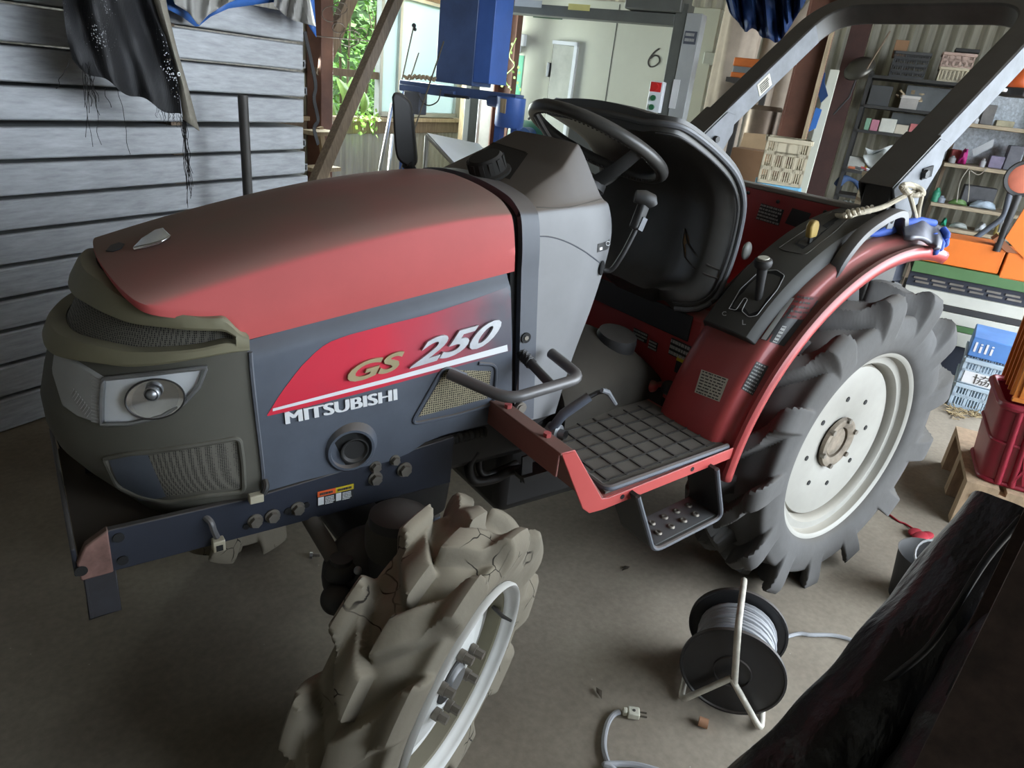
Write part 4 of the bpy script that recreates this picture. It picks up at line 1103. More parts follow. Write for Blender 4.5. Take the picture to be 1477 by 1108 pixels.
obj('stop_bracket', G().hexa([Y((755, 690), 1.15), Y((796, 678), 1.15), Y((796, 678), 1.15) + V((0, .05, 0)), Y((755, 690), 1.15) + V((0, .05, 0)), Y((757, 698), 1.15), Y((797, 684), 1.15), Y((797, 684), 1.15) + V((0, .05, 0)), Y((757, 698), 1.15) + V((0, .05, 0))]), M_black, TR)
obj('stop_arm', G().prism([Y((752, 697), 1.16), Y((754, 660), 1.17), Y((768, 655), 1.17), Y((768, 690), 1.16)], (0, .006, 0)), M_black, TR)
# front axle beam and steering knuckle
ab_ = G().tube([(.55, 1.80, .43), (.55, 1.41, .46), (.55, 1.02, .43)], [.045, .07, .045], 16); obj('front_axle', ab_, M_blackm, TR)
for s in (-1, 1):
    yk = YC + s * .375; xk = .548 if s < 0 else .52
    kn = obj('steering_knuckle', G().lathe([(.0, .13), (.035, .13), (.058, .115), (.062, .09), (.062, .03), (.066, .02), (.066, -.05), (.055, -.13), (.05, -.2), (0, -.2)], (xk, yk, .485), (.0, -s * .06, 1), 30), M_black, TR)
    obj('knuckle_lid', G().lathe([(.064, .03), (.067, .045), (.066, .085), (.05, .118), (0, .122)], (xk, yk, .486), (0, -s * .06, 1), 30), mat('dusty_knuckle', (.06, .055, .045), .9, dust=.5), kn)
    kc = MFL.translation if s < 0 else MFR.translation
    ax_ = V((MFL if s < 0 else MFR).col[1][:3])
    obj('wheel_spindle', G().tube([V((xk, yk, .36)), kc + ax_ * .12, kc + ax_ * .03], [.06, .07, .05], 20), M_black, kn)
    arm = G().tube([V((xk, yk, .40)), V((xk - .09, yk + s * .02, .42)), V((xk - .13, yk - s * .0, .44))], [.03, .028, .03], 12).ball((xk - .13, yk, .44), .032)
    obj('steering_arm', arm, M_black, kn)
tie = [Y((450, 752), 1.17), Y((492, 822), 1.06)]
tr2 = obj('steering_rod', G().tube([tie[0] + (tie[0] - tie[1]) * .9, tie[0], tie[1]], .0175, 16), M_mat, TR)
obj('rod_end', G().ball(tie[1], .035, 12, (1, .9, .8)).cyl(tie[1] + V((0, 0, -.05)), tie[1] + V((0, 0, .03)), .022), M_black, TR)
kq = Y((530, 850), 1.03); obj('axle_housing', G().ball(kq + V((.02, .06, 0)), .09, 14, (1, .8, 1.1)), M_black, TR)
obj('grease_nipple', G().ball(Y((516, 823), 1.0), .008, 8), M_steel, TR)
for s in (-1, 1):
    obj('rear_axle', G().tube([(RX, YC + s * .15, RZ), (RX, YC + s * .30, RZ), (RX, YC + s * .44, RZ)], [.13, .10, .07], 24), M_blackm, TR)
# ---- mirror on the far front corner --------------------------------------------
mo = [(565, 140), (568, 133), (577, 134), (590, 146), (594, 160), (601, 232), (600, 239), (590, 243), (573, 232), (569, 215)]
mp_ = [Y(p, 1.75) for p in mo]
mi = obj('side_mirror', G().prism(fillet(mp_ + [mp_[0]], .015, 4)[:-1], (.03, .05, 0)), M_black, TR, bevel=.008)
obj('mirror_arm', G().tube([Y((587, 236), 1.76), Y((594, 246), 1.76), Y((597, 262), 1.74), (.93, 1.66, 1.1)], [.016, .014, .012, .012], 10), M_black, TR)
# ---- folding roll bar, leaning back ----------------------------------------------
pv = V((2.085, 0, 1.335)); ld = V((.545, 0, .452)).normalized(); nrm = V((-ld.z, 0, ld.x))
yl_, yr_ = 1.037, 1.773
L = .715
path = fillet([pv + V((0, yl_, 0)), pv + V((0, yl_, 0)) + ld * L, pv + V((0, yr_, 0)) + ld * L, pv + V((0, yr_, 0))], .17, 14)
A = []
hw, ht = .041, .037
for i, q in enumerate(path):
    t = (path[min(i + 1, len(path) - 1)] - path[max(i - 1, 0)]).normalized(); s_ = nrm.cross(t).normalized(); row = []
    for a, b in ((-1, -1), (1, -1), (1, 1), (-1, 1)): row.append(q + s_ * hw * a + nrm * ht * b)
    A.append(row)
rg_ = G().grid(A, cv=True); rg_.add(A[0], [(0, 1, 2, 3)]); rg_.add(A[-1], [(3, 2, 1, 0)])
rops = obj('roll_bar', rg_, M_rops, TR, bevel=.006, ang=40)
# leg faces toward the doorway, daylight painted in as a paler grey
def side_face(y, s, t0, t1, th=.0012):
    a = pv + V((0, y, 0)) + ld * t0; b = pv + V((0, y, 0)) + ld * t1
    return G().prism([a + nrm * ht * .92, b + nrm * ht * .92, b - nrm * ht * .92, a - nrm * ht * .92], (0, s * th, 0))
obj('daylit_side', side_face(yl_ - hw, -1, .06, .56), M_ropsl, rops, smooth=False)
obj('daylit_side', side_face(yr_ - hw, -1, .05, .56), M_ropsl, rops, smooth=False)
lb0 = pv + V((0, yr_ - hw - .0018, 0)) + ld * .22
obj('roll_bar_label', G().prism([lb0 + nrm * .024, lb0 + ld * .07 + nrm * .024, lb0 + ld * .07 - nrm * .022, lb0 - nrm * .022], (0, -.001, 0)), M_paper, rops, smooth=False)
obj('label_print', lines_g(lb0 + V((0, -.0012, 0)) - nrm * .018 + ld * .008, ld * .054, nrm * .036, 5, 3, seed=7, depth=.0005), M_print, rops, smooth=False)
for yy in (yl_, yr_):
    for s in (-1, 1):
        y_ = yy + s * (hw + .005); a = pv + V((0, y_, 0))
        lp = [a - ld * .16 + nrm * .034, a + ld * .055 + nrm * .034, a + ld * .085 + nrm * .0, a + ld * .05 - nrm * .05, a - ld * .06 - nrm * .095, a - ld * .16 - nrm * .08]
        obj('hinge_plate', G().prism(lp, (0, .006 if s > 0 else -.006, 0)), M_ropsl if s < 0 else M_rops, TR, bevel=.002)  # plates on the doorway side take the paler daylit grey
    obj('hinge_face', G().prism([pv + V((0, yy - hw - .008, 0)) - ld * .16 + nrm * .036, pv + V((0, yy - hw - .008, 0)) + ld * .06 + nrm * .036, pv + V((0, yy + hw + .008, 0)) + ld * .06 + nrm * .036, pv + V((0, yy + hw + .008, 0)) - ld * .16 + nrm * .036], nrm * .004), M_rops, TR)
    q = pv + V((0, yy - hw - .013, 0)) - ld * .035 - nrm * .012
    obj('hinge_bolt', G().cyl(q, q + V((0, -.012, 0)), .012, 6), M_black, TR)
    obj('roll_bar_post', G().hexa([(2.02, yy - .04, .62), (2.16, yy - .04, .62), (2.16, yy + .04, .62), (2.02, yy + .04, .62), (1.955, yy - .04, 1.27), (2.10, yy - .04, 1.31), (2.10, yy + .04, 1.31), (1.955, yy + .04, 1.27)]), M_rops, TR, bevel=.005)
q = pv + V((0, yl_ - hw - .014, 0)) - ld * .02 - nrm * .02
obj('hinge_slot', G().box(q, (.05, .004, .03), Matrix.Rotation(-radians(12), 3, 'Y')), M_gap, TR, smooth=False)
# ---- shed shell -----------------------------------------------------------------
def ground_mat(name, c0, c1, rough=.95):
    m = bpy.data.materials.new(name); m.use_nodes = True; nt = m.node_tree; N = nt.nodes; L = nt.links; p = N['Principled BSDF']
    tc = N.new('ShaderNodeTexCoord'); n1 = N.new('ShaderNodeTexNoise'); n1.inputs['Scale'].default_value = 1.6; n1.inputs['Detail'].default_value = 9; n1.inputs['Roughness'].default_value = .65
    L.new(tc.outputs['Object'], n1.inputs['Vector'])
    r = N.new('ShaderNodeValToRGB'); r.color_ramp.elements[0].position = .32; r.color_ramp.elements[1].position = .68
    r.color_ramp.elements[0].color = (*c0, 1); r.color_ramp.elements[1].color = (*c1, 1); L.new(n1.outputs['Fac'], r.inputs[0])
    n2 = N.new('ShaderNodeTexNoise'); n2.inputs['Scale'].default_value = 55; n2.inputs['Detail'].default_value = 5; L.new(tc.outputs['Object'], n2.inputs['Vector'])
    mr = N.new('ShaderNodeMapRange'); mr.inputs['From Min'].default_value = .3; mr.inputs['From Max'].default_value = .7; mr.inputs['To Min'].default_value = .9; mr.inputs['To Max'].default_value = 1.08
    L.new(n2.outputs['Fac'], mr.inputs['Value'])
    # crumbs of pale grit
    v = N.new('ShaderNodeTexVoronoi'); v.inputs['Scale'].default_value = 26; L.new(tc.outputs['Object'], v.inputs['Vector'])
    cr = N.new('ShaderNodeMapRange'); cr.inputs['From Min'].default_value = .035; cr.inputs['From Max'].default_value = .06; cr.inputs['To Min'].default_value = 1; cr.inputs['To Max'].default_value = 0
    L.new(v.outputs['Distance'], cr.inputs['Value'])
    sx = N.new('ShaderNodeSeparateColor'); L.new(v.outputs['Color'], sx.inputs[0])
    gt = N.new('ShaderNodeMath'); gt.operation = 'GREATER_THAN'; gt.inputs[1].default_value = .86; L.new(sx.outputs[0], gt.inputs[0])
    mm = N.new('ShaderNodeMath'); mm.operation = 'MULTIPLY'; L.new(cr.outputs[0], mm.inputs[0]); L.new(gt.outputs[0], mm.inputs[1])
    mx = N.new('ShaderNodeMix'); mx.data_type = 'RGBA'; mx.blend_type = 'MULTIPLY'; mx.inputs['Factor'].default_value = 1; L.new(r.outputs[0], mx.inputs['A']); L.new(mr.outputs[0], mx.inputs['B'])
    m2 = N.new('ShaderNodeMix'); m2.data_type = 'RGBA'; m2.inputs['B'].default_value = (.42, .38, .32, 1); L.new(mm.outputs[0], m2.inputs['Factor']); L.new(mx.outputs['Result'], m2.inputs['A'])
    L.new(m2.outputs['Result'], p.inputs['Base Color']); p.inputs['Roughness'].default_value = rough; p.inputs['Specular IOR Level'].default_value = .2
    b = N.new('ShaderNodeBump'); b.inputs['Strength'].default_value = .12; b.inputs['Distance'].default_value = .006; L.new(n2.outputs['Fac'], b.inputs['Height']); L.new(b.outputs[0], p.inputs['Normal'])
    return m
M_floor = ground_mat('dusty_concrete', (.20, .168, .13), (.31, .268, .21))
M_earth = ground_mat('packed_earth', (.2, .175, .13), (.3, .26, .2))
A0, A1, B0, B1, ZR = -2.3, 8.3, -2.6, 4.35, 3.3
struct('floor', G().abox(A0, A1 + .1, B0 - .4, B1 + .05, -.12, 0), M_floor, smooth=False)
struct('ground_outside', G().abox(-20, 30, -30, 26, -.3, -.13), M_earth, smooth=False)
def corrug(a_or_b, fixed, u0, u1, z0, z1, pitch=.076, amp=.009, thick=.0):
    """corrugated sheet; a_or_b 'a': runs along a at b=fixed; 'b': runs along b at a=fixed"""
    n = max(2, int((u1 - u0) / pitch * 8)); A = []
    for i in range(n + 1):
        u = u0 + (u1 - u0) * i / n; d = amp * sin(2 * pi * u / pitch)
        if a_or_b == 'a': A.append([W(u, fixed + d, z0), W(u, fixed + d, z1)])
        else: A.append([W(fixed + d, u, z0), W(fixed + d, u, z1)])
    return G().grid(A)
M_tin = mat('weathered_tin', (.36, .34, .29), .6, .15, var=.25, scale=3, streak=(6, 6, .5), alld=.0)
M_tin2 = mat('pale_tin', (.30, .28, .22), .65, .1, var=.3, scale=3, streak=(6, 6, .6))
M_wood = mat('aged_timber', (.19, .14, .095), .85, var=.35, scale=5, streak=(14, 14, 1.2), bump=.08)
M_woodl = mat('pale_timber', (.40, .31, .2), .8, var=.3, scale=5, streak=(14, 14, 1.2))
M_brown = mat('brown_steel_paint', (.14, .062, .04), .6, var=.3, scale=5, dust=.3)
M_dark = mat('dark_sheet', (.05, .045, .04), .9, var=.2)
# back wall along the window side: tin below the sill, window and open bay above
SILL = .98
def wb(p, b=B1): return ab(onB(p, b))
WL, WR = wb((543, 150))[0], wb((656, 165))[0]     # frosted window ends
OL = wb((466, 150))[0]
g = corrug('a', B1, A0, A1, 0, SILL - .04)
struct('wall_back', g, M_tin)
g = corrug('a', B1, A0, OL, SILL - .04, ZR); struct('wall_back', g, M_tin)
g = corrug('a', B1, WR + .04, A1, SILL - .04, ZR); struct('wall_back', g, M_tin)
g = corrug('a', B1, OL, WR + .04, 2.05, ZR); struct('wall_back', g, M_tin)
struct('trim_1', G().abox(A0, WR + .15, B1 - .09, B1 + .04, SILL - .05, SILL - .015), M_woodl, bevel=.004)
struct('trim_2', G().abox(OL - .2, WR + .15, B1 - .05, B1 + .04, 2.03, 2.12), M_wood, bevel=.004)
struct('trim_3', G().abox(A0, WR + .2, B1 - .05, B1 - .01, SILL - .16, SILL - .05), M_wood, bevel=.004)
# frosted sliding window
M_alu = mat('grey_aluminium', (.5, .5, .48), .4, .6, var=.1)
M_frost = bpy.data.materials.new('frosted_glass'); M_frost.use_nodes = True
_nt = M_frost.node_tree; _nt.nodes.clear(); _o = _nt.nodes.new('ShaderNodeOutputMaterial'); _a = _nt.nodes.new('ShaderNodeBsdfTranslucent'); _b = _nt.nodes.new('ShaderNodeBsdfTransparent'); _c = _nt.nodes.new('ShaderNodeBsdfGlossy'); _m = _nt.nodes.new('ShaderNodeMixShader'); _m2 = _nt.nodes.new('ShaderNodeMixShader')
_a.inputs[0].default_value = (.80, .86, .86, 1); _b.inputs[0].default_value = (.50, .62, .60, 1); _c.inputs['Roughness'].default_value = .3; _m.inputs[0].default_value = .3; _m2.inputs[0].default_value = .06
_nt.links.new(_a.outputs[0], _m.inputs[1]); _nt.links.new(_b.outputs[0], _m.inputs[2]); _nt.links.new(_m.outputs[0], _m2.inputs[1]); _nt.links.new(_c.outputs[0], _m2.inputs[2]); _nt.links.new(_m2.outputs[0], _o.inputs[0])
wn = thing('window_1', W((WL + WR) / 2, B1, SILL), None, None); wn['kind'] = 'structure'
WM1 = wb((569, 150))[0]
g = G().abox(WL, WR, B1 - .03, B1 + .03, SILL - .01, SILL + .035).abox(WL, WR, B1 - .03, B1 + .03, 2.0, 2.04)
for a_ in (WL, WM1, WR - .045): g.abox(a_, a_ + .045, B1 - .03, B1 + .03, SILL, 2.04)
obj('window_frame', g, M_alu, wn, bevel=.003)
obj('pane', G().abox(WL + .045, WM1, B1 - .004, B1 + .004, SILL + .03, 2.0), M_frost, wn, smooth=False)
obj('pane', G().abox(WM1 + .045, WR - .04, B1 + .006, B1 + .012, SILL + .03, 2.0), M_frost, wn, smooth=False)
# end wall with the shelves, left end wall, near wall with the big doorway, roof
struct('wall_right', corrug('b', A1, B0 - .4, B1, 0, ZR, pitch=.12, amp=.022), M_tin2)
struct('wall_left', corrug('b', A0, B0, B1, 0, ZR), M_tin)
DOOR0, DOOR1 = 1.7, 6.3
struct('wall_front', corrug('a', B0, DOOR1, A1, 0, ZR), M_tin)
struct('wall_front', corrug('a', B0, A0, -.15, 0, ZR), M_tin)
struct('wall_front', corrug('a', B0, -.15, DOOR0, 0, 1.28), M_tin)  # unseen half-height wall and gap above, shaped for light on nose and floor
struct('wall_front', corrug('a', B0, -.15, DOOR0, 2.75, ZR), M_tin)
struct('trim_4', G().abox(DOOR0, A1, B0 - .06, B0 + .06, 2.75, ZR), M_wood)
M_roof = mat('roof_board', (.26, .235, .2), .9, var=.3)
struct('ceiling', G().abox(A0 - .1, A1 + .3, B0 - .5, B1 + .5, ZR, ZR + .06), M_roof, smooth=False)
for i, a_ in enumerate((1.0, 3.2, 5.6)):
    struct('trim_%d' % (5 + i), G().abox(a_ - .06, a_ + .06, B0, B1, ZR - .2, ZR), M_wood)
# ---- daylight ------------------------------------------------------------------------
wd = bpy.data.worlds.new('overcast_sky'); S.world = wd; wd.use_nodes = True
bg = wd.node_tree.nodes['Background']; bg.inputs[0].default_value = (.80, .90, 1.0, 1); bg.inputs[1].default_value = 5.0
def area(name, c, look, sx, sy, power, col):
    l = bpy.data.lights.new(name, 'AREA'); l.shape = 'RECTANGLE'; l.size = sx; l.size_y = sy; l.energy = power; l.color = col
    o = bpy.data.objects.new(name, l); COL.objects.link(o); o.location = c
    o.rotation_euler = (V(look) - V(c)).to_track_quat('-Z', 'Z').to_euler(); return o
area('doorway_daylight', W(2.9, B0 - .1, 1.5), W(2.4, 2, 1.0), 4.4, 2.4, 55, (.84, .92, 1.0))
area('window_daylight', W((OL + WR) / 2, B1 - .2, 1.6), W((OL + WR) / 2, 0, 1.2), 2.6, .9, 90, (.9, 1.0, .95))
vs = S.view_settings; vs.view_transform = 'Standard'; vs.look = 'None'; vs.exposure = 1.08; vs.gamma = 1.0; vs.use_curve_mapping = False
S.cycles.max_bounces = 6; S.cycles.diffuse_bounces = 3; S.cycles.caustics_reflective = False; S.cycles.caustics_refractive = False
# ---- stack of aluminium planks by the back wall ---------------------------------
M_plank = mat('dull_aluminium', (.40, .415, .435), .5, .4, var=.2, scale=7, streak=(1.5, 1.5, 9), dust=.4, dcol=(.1, .09, .075), alld=.10, bump=.02, bscale=90)
PB = 2.63
zs = [1.59, 1.46, 1.336, 1.214, 1.085, .966, .846, .730, .613, .496, .380, .254, .130, .004]
ords = ['topmost, under the blue tarp', 'second from the top', 'third from the top', 'fourth from the top, above the widest gap', 'fifth from the top, below the widest gap', 'sixth from the top', 'seventh from the top', 'eighth from the top', 'ninth from the top', 'fifth from the floor', 'fourth from the floor', 'third from the floor', 'lowest but one', 'lowest, on the floor']
ords = ords[:9] + ['fourth from the floor', 'third from the floor', 'second from the floor', 'lowest, lying on the floor']
rg = random.Random(4)
for k in range(13):
    zt, zb = zs[k], zs[k + 1]; gap = .010 if k != 3 else .018
    a1 = 2.853 + rg.uniform(-.02, .015); zb2 = zb + (gap if k < 12 else 0.0); h = zt - zb2
    t = thing('aluminium_plank', W(1.0, PB + .12, zb2), 'long aluminium plank in the wall stack, ' + ords[k], 'plank', 'aluminium planks stacked by the wall')
    g = G().abox(-.9, a1, PB, PB + .24, zb2 + .001, zt)
    obj('plank_body', g, M_plank, t, bevel=.006)
    g = G().abox(-.88, a1 - .02, PB - .002, PB, zb2 + .012, zb2 + .016).abox(-.88, a1 - .02, PB - .002, PB, zt - .016, zt - .012)
    obj('edge_bead', g, M_plank, t, smooth=False)
    if k in (1, 2, 4, 5, 8):
        g = G().abox(a1, a1 + .035, PB + .02, PB + .07, zb2 + .01, zb2 + .016).abox(a1 + .03, a1 + .036, PB + .02, PB + .07, zb2 + .01, zb2 + .045).abox(a1, a1 + .035, PB + .02, PB + .07, zb2 + .04, zb2 + .046)
        obj('end_hook', g, M_steel, t)
    if k < 12:                          # thin spacer strips that carry the plank above the gap
        for aa in (-.5, .8, 2.1): obj('spacer', G().abox(aa, aa + .05, PB + .04, PB + .2, zb + .001, zb2 + .002), M_wood, t)
# straps on the plank ends
sp_ = spline([W(2.88, PB + .03, 1.52), W(2.92, PB, 1.30), W(2.90, PB - .01, 1.22), W(2.94, PB, 1.12), W(2.90, PB - .01, 1.08), W(2.93, PB - .01, 1.0)], 8)
g = G()
for i in range(len(sp_) - 1): g.bar(sp_[i], sp_[i + 1] + (sp_[i + 1] - sp_[i]) * .1, .022, .003, up=BX)
tag(obj('black_strap', g, M_blackm), 'black webbing strap hanging at the ends of the aluminium planks', 'strap')
# steel pipe standing in front of the planks
p0 = onB((350, 137), 2.46); pa = ab(p0)
tag(obj('steel_pipe', G().tube([W(pa[0] + .02, 2.46, 0), W(pa[0], 2.46, pa[2])], .021, 16), mat('dark_pipe', (.07, .065, .06), .55, .3, var=.3, dust=.3)), 'dark upright steel pipe standing in front of the aluminium planks', 'pipe')
# ---- torn black shade net with a beige hem ----------------------------------------
M_net = bpy.data.materials.new('black_shade_net'); M_net.use_nodes = True; nt = M_net.node_tree; N = nt.nodes; L = nt.links; p = N['Principled BSDF']
p.inputs['Base Color'].default_value = (.018, .018, .02, 1); p.inputs['Roughness'].default_value = .55
tc = N.new('ShaderNodeTexCoord'); n1 = N.new('ShaderNodeTexNoise'); n1.inputs['Scale'].default_value = 5; L.new(tc.outputs['Object'], n1.inputs['Vector'])
v = N.new('ShaderNodeTexVoronoi'); v.inputs['Scale'].default_value = 120; L.new(tc.outputs['Object'], v.inputs['Vector'])
a1 = N.new('ShaderNodeMapRange'); a1.inputs['From Min'].default_value = .48; a1.inputs['From Max'].default_value = .68; a1.inputs['To Min'].default_value = .0; a1.inputs['To Max'].default_value = .42; L.new(n1.outputs['Fac'], a1.inputs['Value'])
c1 = N.new('ShaderNodeMath'); c1.operation = 'GREATER_THAN'; L.new(v.outputs['Distance'], c1.inputs[1]); L.new(a1.outputs[0], c1.inputs[0])
iv = N.new('ShaderNodeMath'); iv.operation = 'SUBTRACT'; iv.inputs[0].default_value = 1; L.new(c1.outputs[0], iv.inputs[1]); L.new(iv.outputs[0], p.inputs['Alpha'])
wv = N.new('ShaderNodeTexWave'); wv.inputs['Scale'].default_value = 90; L.new(tc.outputs['Object'], wv.inputs['Vector'])
bp = N.new('ShaderNodeBump'); bp.inputs['Strength'].default_value = .3; bp.inputs['Distance'].default_value = .004; L.new(wv.outputs['Fac'], bp.inputs['Height']); L.new(bp.outputs[0], p.inputs['Normal'])
NB = 2.40
Lp = [(86, -60), (90, 0), (95, 45), (104, 85), (112, 95)]; Rp = [(205, -60), (222, 0), (238, 50), (256, 115), (262, 168)]
n_ = 26; A = []
lo, ro = rs(Lp, n_), rs(Rp, n_)
for i in range(n_):
    row = []
    for k in range(31):
        u = k / 30; sag = 0
        x = lo[i][0] + (ro[i][0] - lo[i][0]) * u; y = lo[i][1] + (ro[i][1] - lo[i][1]) * u
        t = i / (n_ - 1)
        if t > .8: y += 10 * sin(pi * u) * (t - .8) * 2 + 4 * sin(17 * u) * (t - .8) * 5
        d = NB + .035 * sin(9 * u + 2.2 * t) * (1 - .5 * u) + .02 * sin(19 * u - 3 * t) + .015 * sin(8 * t + 5 * u)
        row.append(onB((x, y), d))
    A.append(row)
net = thing('shade_net', W(1.7, NB, 1.3), 'torn black shade net with beige hem hanging over the plank stack', 'net')
ns = obj('net_sheet', G().grid(A), M_net, net, ang=80)
hem = []
for (x0, y0), (x1, y1) in zip(rs([(205, -60), (222, 0), (238, 50), (256, 115), (264, 172)], 14), rs([(228, -60), (242, 20), (254, 70), (270, 125), (287, 189)], 14)):
    hem.append([onB((x0, y0), NB - .02), onB(((x0 + x1) / 2, (y0 + y1) / 2), NB - .035), onB((x1, y1), NB - .02)])
M_hem = mat('beige_hem_fabric', (.30, .275, .225), .9, var=.2, scale=30)
hm = obj('net_hem', G().grid(hem), M_hem, net, solid=.003)
q = onB((258, 107), NB - .04); obj('hem_eyelet', G().lathe([(.0075, 0), (.006, .002), (.0035, .002), (.0035, 0)], q, -BX, 16), mat('white_eyelet', (.7, .7, .7), .4), hm)
g = G(); rg = random.Random(11)
def strand(p, l, dx, r=.0011, m=7):
    P = []
    for k in range(m):
        t = k / (m - 1); P.append(onB((p[0] + dx * t + rg.uniform(-2.5, 2.5), p[1] + l * t), NB - .015 + rg.uniform(-.006, .006)))
    g.tube(spline(P, 3), r, 4)
for k in range(9): strand((122 + rg.uniform(-4, 8), 92 + rg.uniform(-4, 4)), rg.uniform(50, 125), rg.uniform(-4, 22))
strand((170, 118), 105, 16); strand((100, 88), 40, -20); strand((150, 125), 30, 10)
for k in range(14): strand((263 + rg.uniform(-3, 4), 168 + rg.uniform(-4, 6)), rg.uniform(70, 140), rg.uniform(4, 14), .0013)
for k in range(16): strand((225 + k * 2.2, 155 + k * .7), rg.uniform(8, 22), rg.uniform(-3, 6), .0007, 4)
obj('loose_threads', g, M_gap, ns)
# ---- blue and silver tarp thrown over the planks ------------------------------------
M_tarpb = mat('blue_tarp', (.035, .13, .42), .5, var=.15, dust=.1, bump=.05, bscale=80)
M_tarps = mat('silver_tarp', (.36, .35, .33), .45, .1, var=.2, scale=8)
def drape(px_top, px_bot, b0, b1, n=30, m=10, seed=1, amp=.02, fr=7):
    T_, B_ = rs(px_top, n), rs(px_bot, n); rg = random.Random(seed); A = []
    for i in range(n):
        r = []
        for j in range(m):
            t = j / (m - 1); x = T_[i][0] + (B_[i][0] - T_[i][0]) * t; y = T_[i][1] + (B_[i][1] - T_[i][1]) * t
            r.append(onB((x, y), b0 + (b1 - b0) * t + amp * sin(fr * i / n * 3 + 2 * t + seed) + amp * .5 * sin(fr * 2.3 * i / n + 4 * t)))
        A.append(r)
    return A
tp = thing('tarp', W(2.4, 2.6, 1.6), 'blue and silver tarp thrown over the top of the aluminium planks', 'tarp')
obj('tarp_sheet', G().grid(drape([(214, -70), (320, -75), (400, -70), (450, -60)], [(228, 6), (262, 24), (284, 40), (304, 24), (330, 12), (395, 3), (425, 6), (456, 54)], 2.575, 2.545, 40)), M_tarpb, tp, solid=.002, ang=80)
obj('tarp_lining', G().grid(drape([(240, -30), (300, -30), (345, -30)], [(252, 6), (272, 18), (286, 37), (302, 20), (326, 6), (338, 0)], 2.50, 2.47, 24, seed=3)), M_tarps, tp, solid=.002, ang=80)
obj('tarp_lining', G().grid(drape([(396, -30), (425, -20), (446, -5)], [(395, 8), (418, 28), (440, 34), (455, 38)], 2.52, 2.48, 20, seed=5)), M_tarps, tp, solid=.002, ang=80)
# ---- posts and braces by the open bay --------------------------------------------------
def postAB(name, px, b, w, d, z1, m, label, cat='post', z0=0.0):
    a, bb, z = ab(onB(px, b)); return tag(obj(name, G().abox(a - w / 2, a + w / 2, b - d / 2, b + d / 2, z0, z1), m, bevel=.004), label, cat)
a_p, _, _ = ab(onB((461, 60), 4.22))
struct('trim_8', G().abox(a_p - .07, a_p + .07, 4.14, 4.29, 0, ZR), M_brown, bevel=.005)
def brace(name, p, q, b0, b1, w, m, label):
    P, Q = onB(p, b0), onB(q, b1); d = (Q - P).normalized(); t0 = P.z / max(.05, -d.z) if d.z < 0 else None
    P = P + (P - Q) * .18
    if Q.z > .2: Q = Q + d * ((Q.z) / -d.z - .02) if d.z < 0 else Q
    return tag(obj(name, G().bar(P, Q, w, w * .7, up=BX), m, bevel=.004), label, 'timber')
brace('timber_brace', (575, -10), (460, 255), 3.95, 3.6, .10, M_wood, 'long sloping timber leaning in front of the frosted window')
P, Q = onB((512, -20), 4.2), onB((458, 112), 4.2); tag(obj('timber_brace', G().bar(P, Q, .12, .06, up=BX), M_wood, bevel=.004), 'short sloping timber across the open bay full of foliage', 'timber')
struct('trim_9', G().abox(a_p, ab(onB((543, 100), B1))[0], B1 - .03, B1 + .02, *(lambda z: (z - .03, z + .03))(ab(onB((500, 105), B1))[2])), M_wood)
# wire hoops hung in the bay
g = G()
for (cx, cy, r) in ((478, 20, 14), (490, 12, 11), (505, 55, 15), (520, 48, 10), (488, 40, 9)):
    g.tube([onB((cx + r * cos(k * .5), cy + r * .8 * sin(k * .5)), B1 - .30) for k in range(13)], .004, 6)
g.tube([onB((455, 52), B1 - .29), onB((545, 60), B1 - .29)], .004, 6)
tag(obj('wire_coil', g, mat('rusty_wire', (.10, .07, .05), .7)), 'tangle of thin wire hoops hanging in the open bay', 'wire')
# wooden step ladder behind the plank ends
g = G(); 
ld0, ld1 = onB((482, 185), 3.9), onB((462, 235), 3.9)
wl = thing('wooden_trestle', onB((470, 250), 3.9) * 1.0 - V((0, 0, onB((470, 250), 3.9).z)), 'small pale wooden trestle behind the ends of the aluminium planks', 'trestle')
zt_ = onB((470, 187), 3.9).z; a_l = ab(onB((470, 187), 3.9))[0]
obj('rail', G().bar(W(a_l + .10, 3.9, zt_), W(a_l - .16, 3.9, 0), .05, .03, up=BX), M_woodl, wl)
obj('rail', G().bar(W(a_l + .10, 4.05, zt_), W(a_l + .30, 4.05, 0), .05, .03, up=BX), M_woodl, wl)
for z in (.95, .65, .35): obj('rung', G().abox(a_l - .12, a_l + .16, 3.88, 4.06, z * zt_, z * zt_ + .03), M_woodl, wl)
# thin steel rods leaning by the window
for i, (p, q, lab) in enumerate((((655 - 3, 36 + 0), (598, 106), 'thin rod with a hooked tip leaning against the frosted window'), ((597, 37), (575, 120), 'x'), ((640, 90), (590, 190), 'y'))):
    pass
P, Q = onB((640, 60), 3.2), onB((600, 180), 3.1); d = (Q - P); Q = P + d * (P.z / -d.z)
t = thing('steel_rod', Q, 'thin steel rod leaning in front of the blue arm, right of the tractor mirror', 'rod'); obj('rod_shaft', G().tube([Q, P], .006, 8), mat('rod_steel', (.16, .14, .11), .5, .5), t)
# silver ladder legs
for p, q, lab in (((566, 150), (547, 250), 'silver aluminium tube leaning left of the tractor mirror'), ((566, 195), (560, 252), 'second silver tube crossing behind the tractor mirror')):
    P, Q = onB(p, 3.75), onB(q, 3.55); d = Q - P; Q = P + d * (P.z / -d.z); tag(obj('aluminium_tube', G().tube([Q, P], .014, 10), M_alu), lab, 'tube', 'silver tubes')
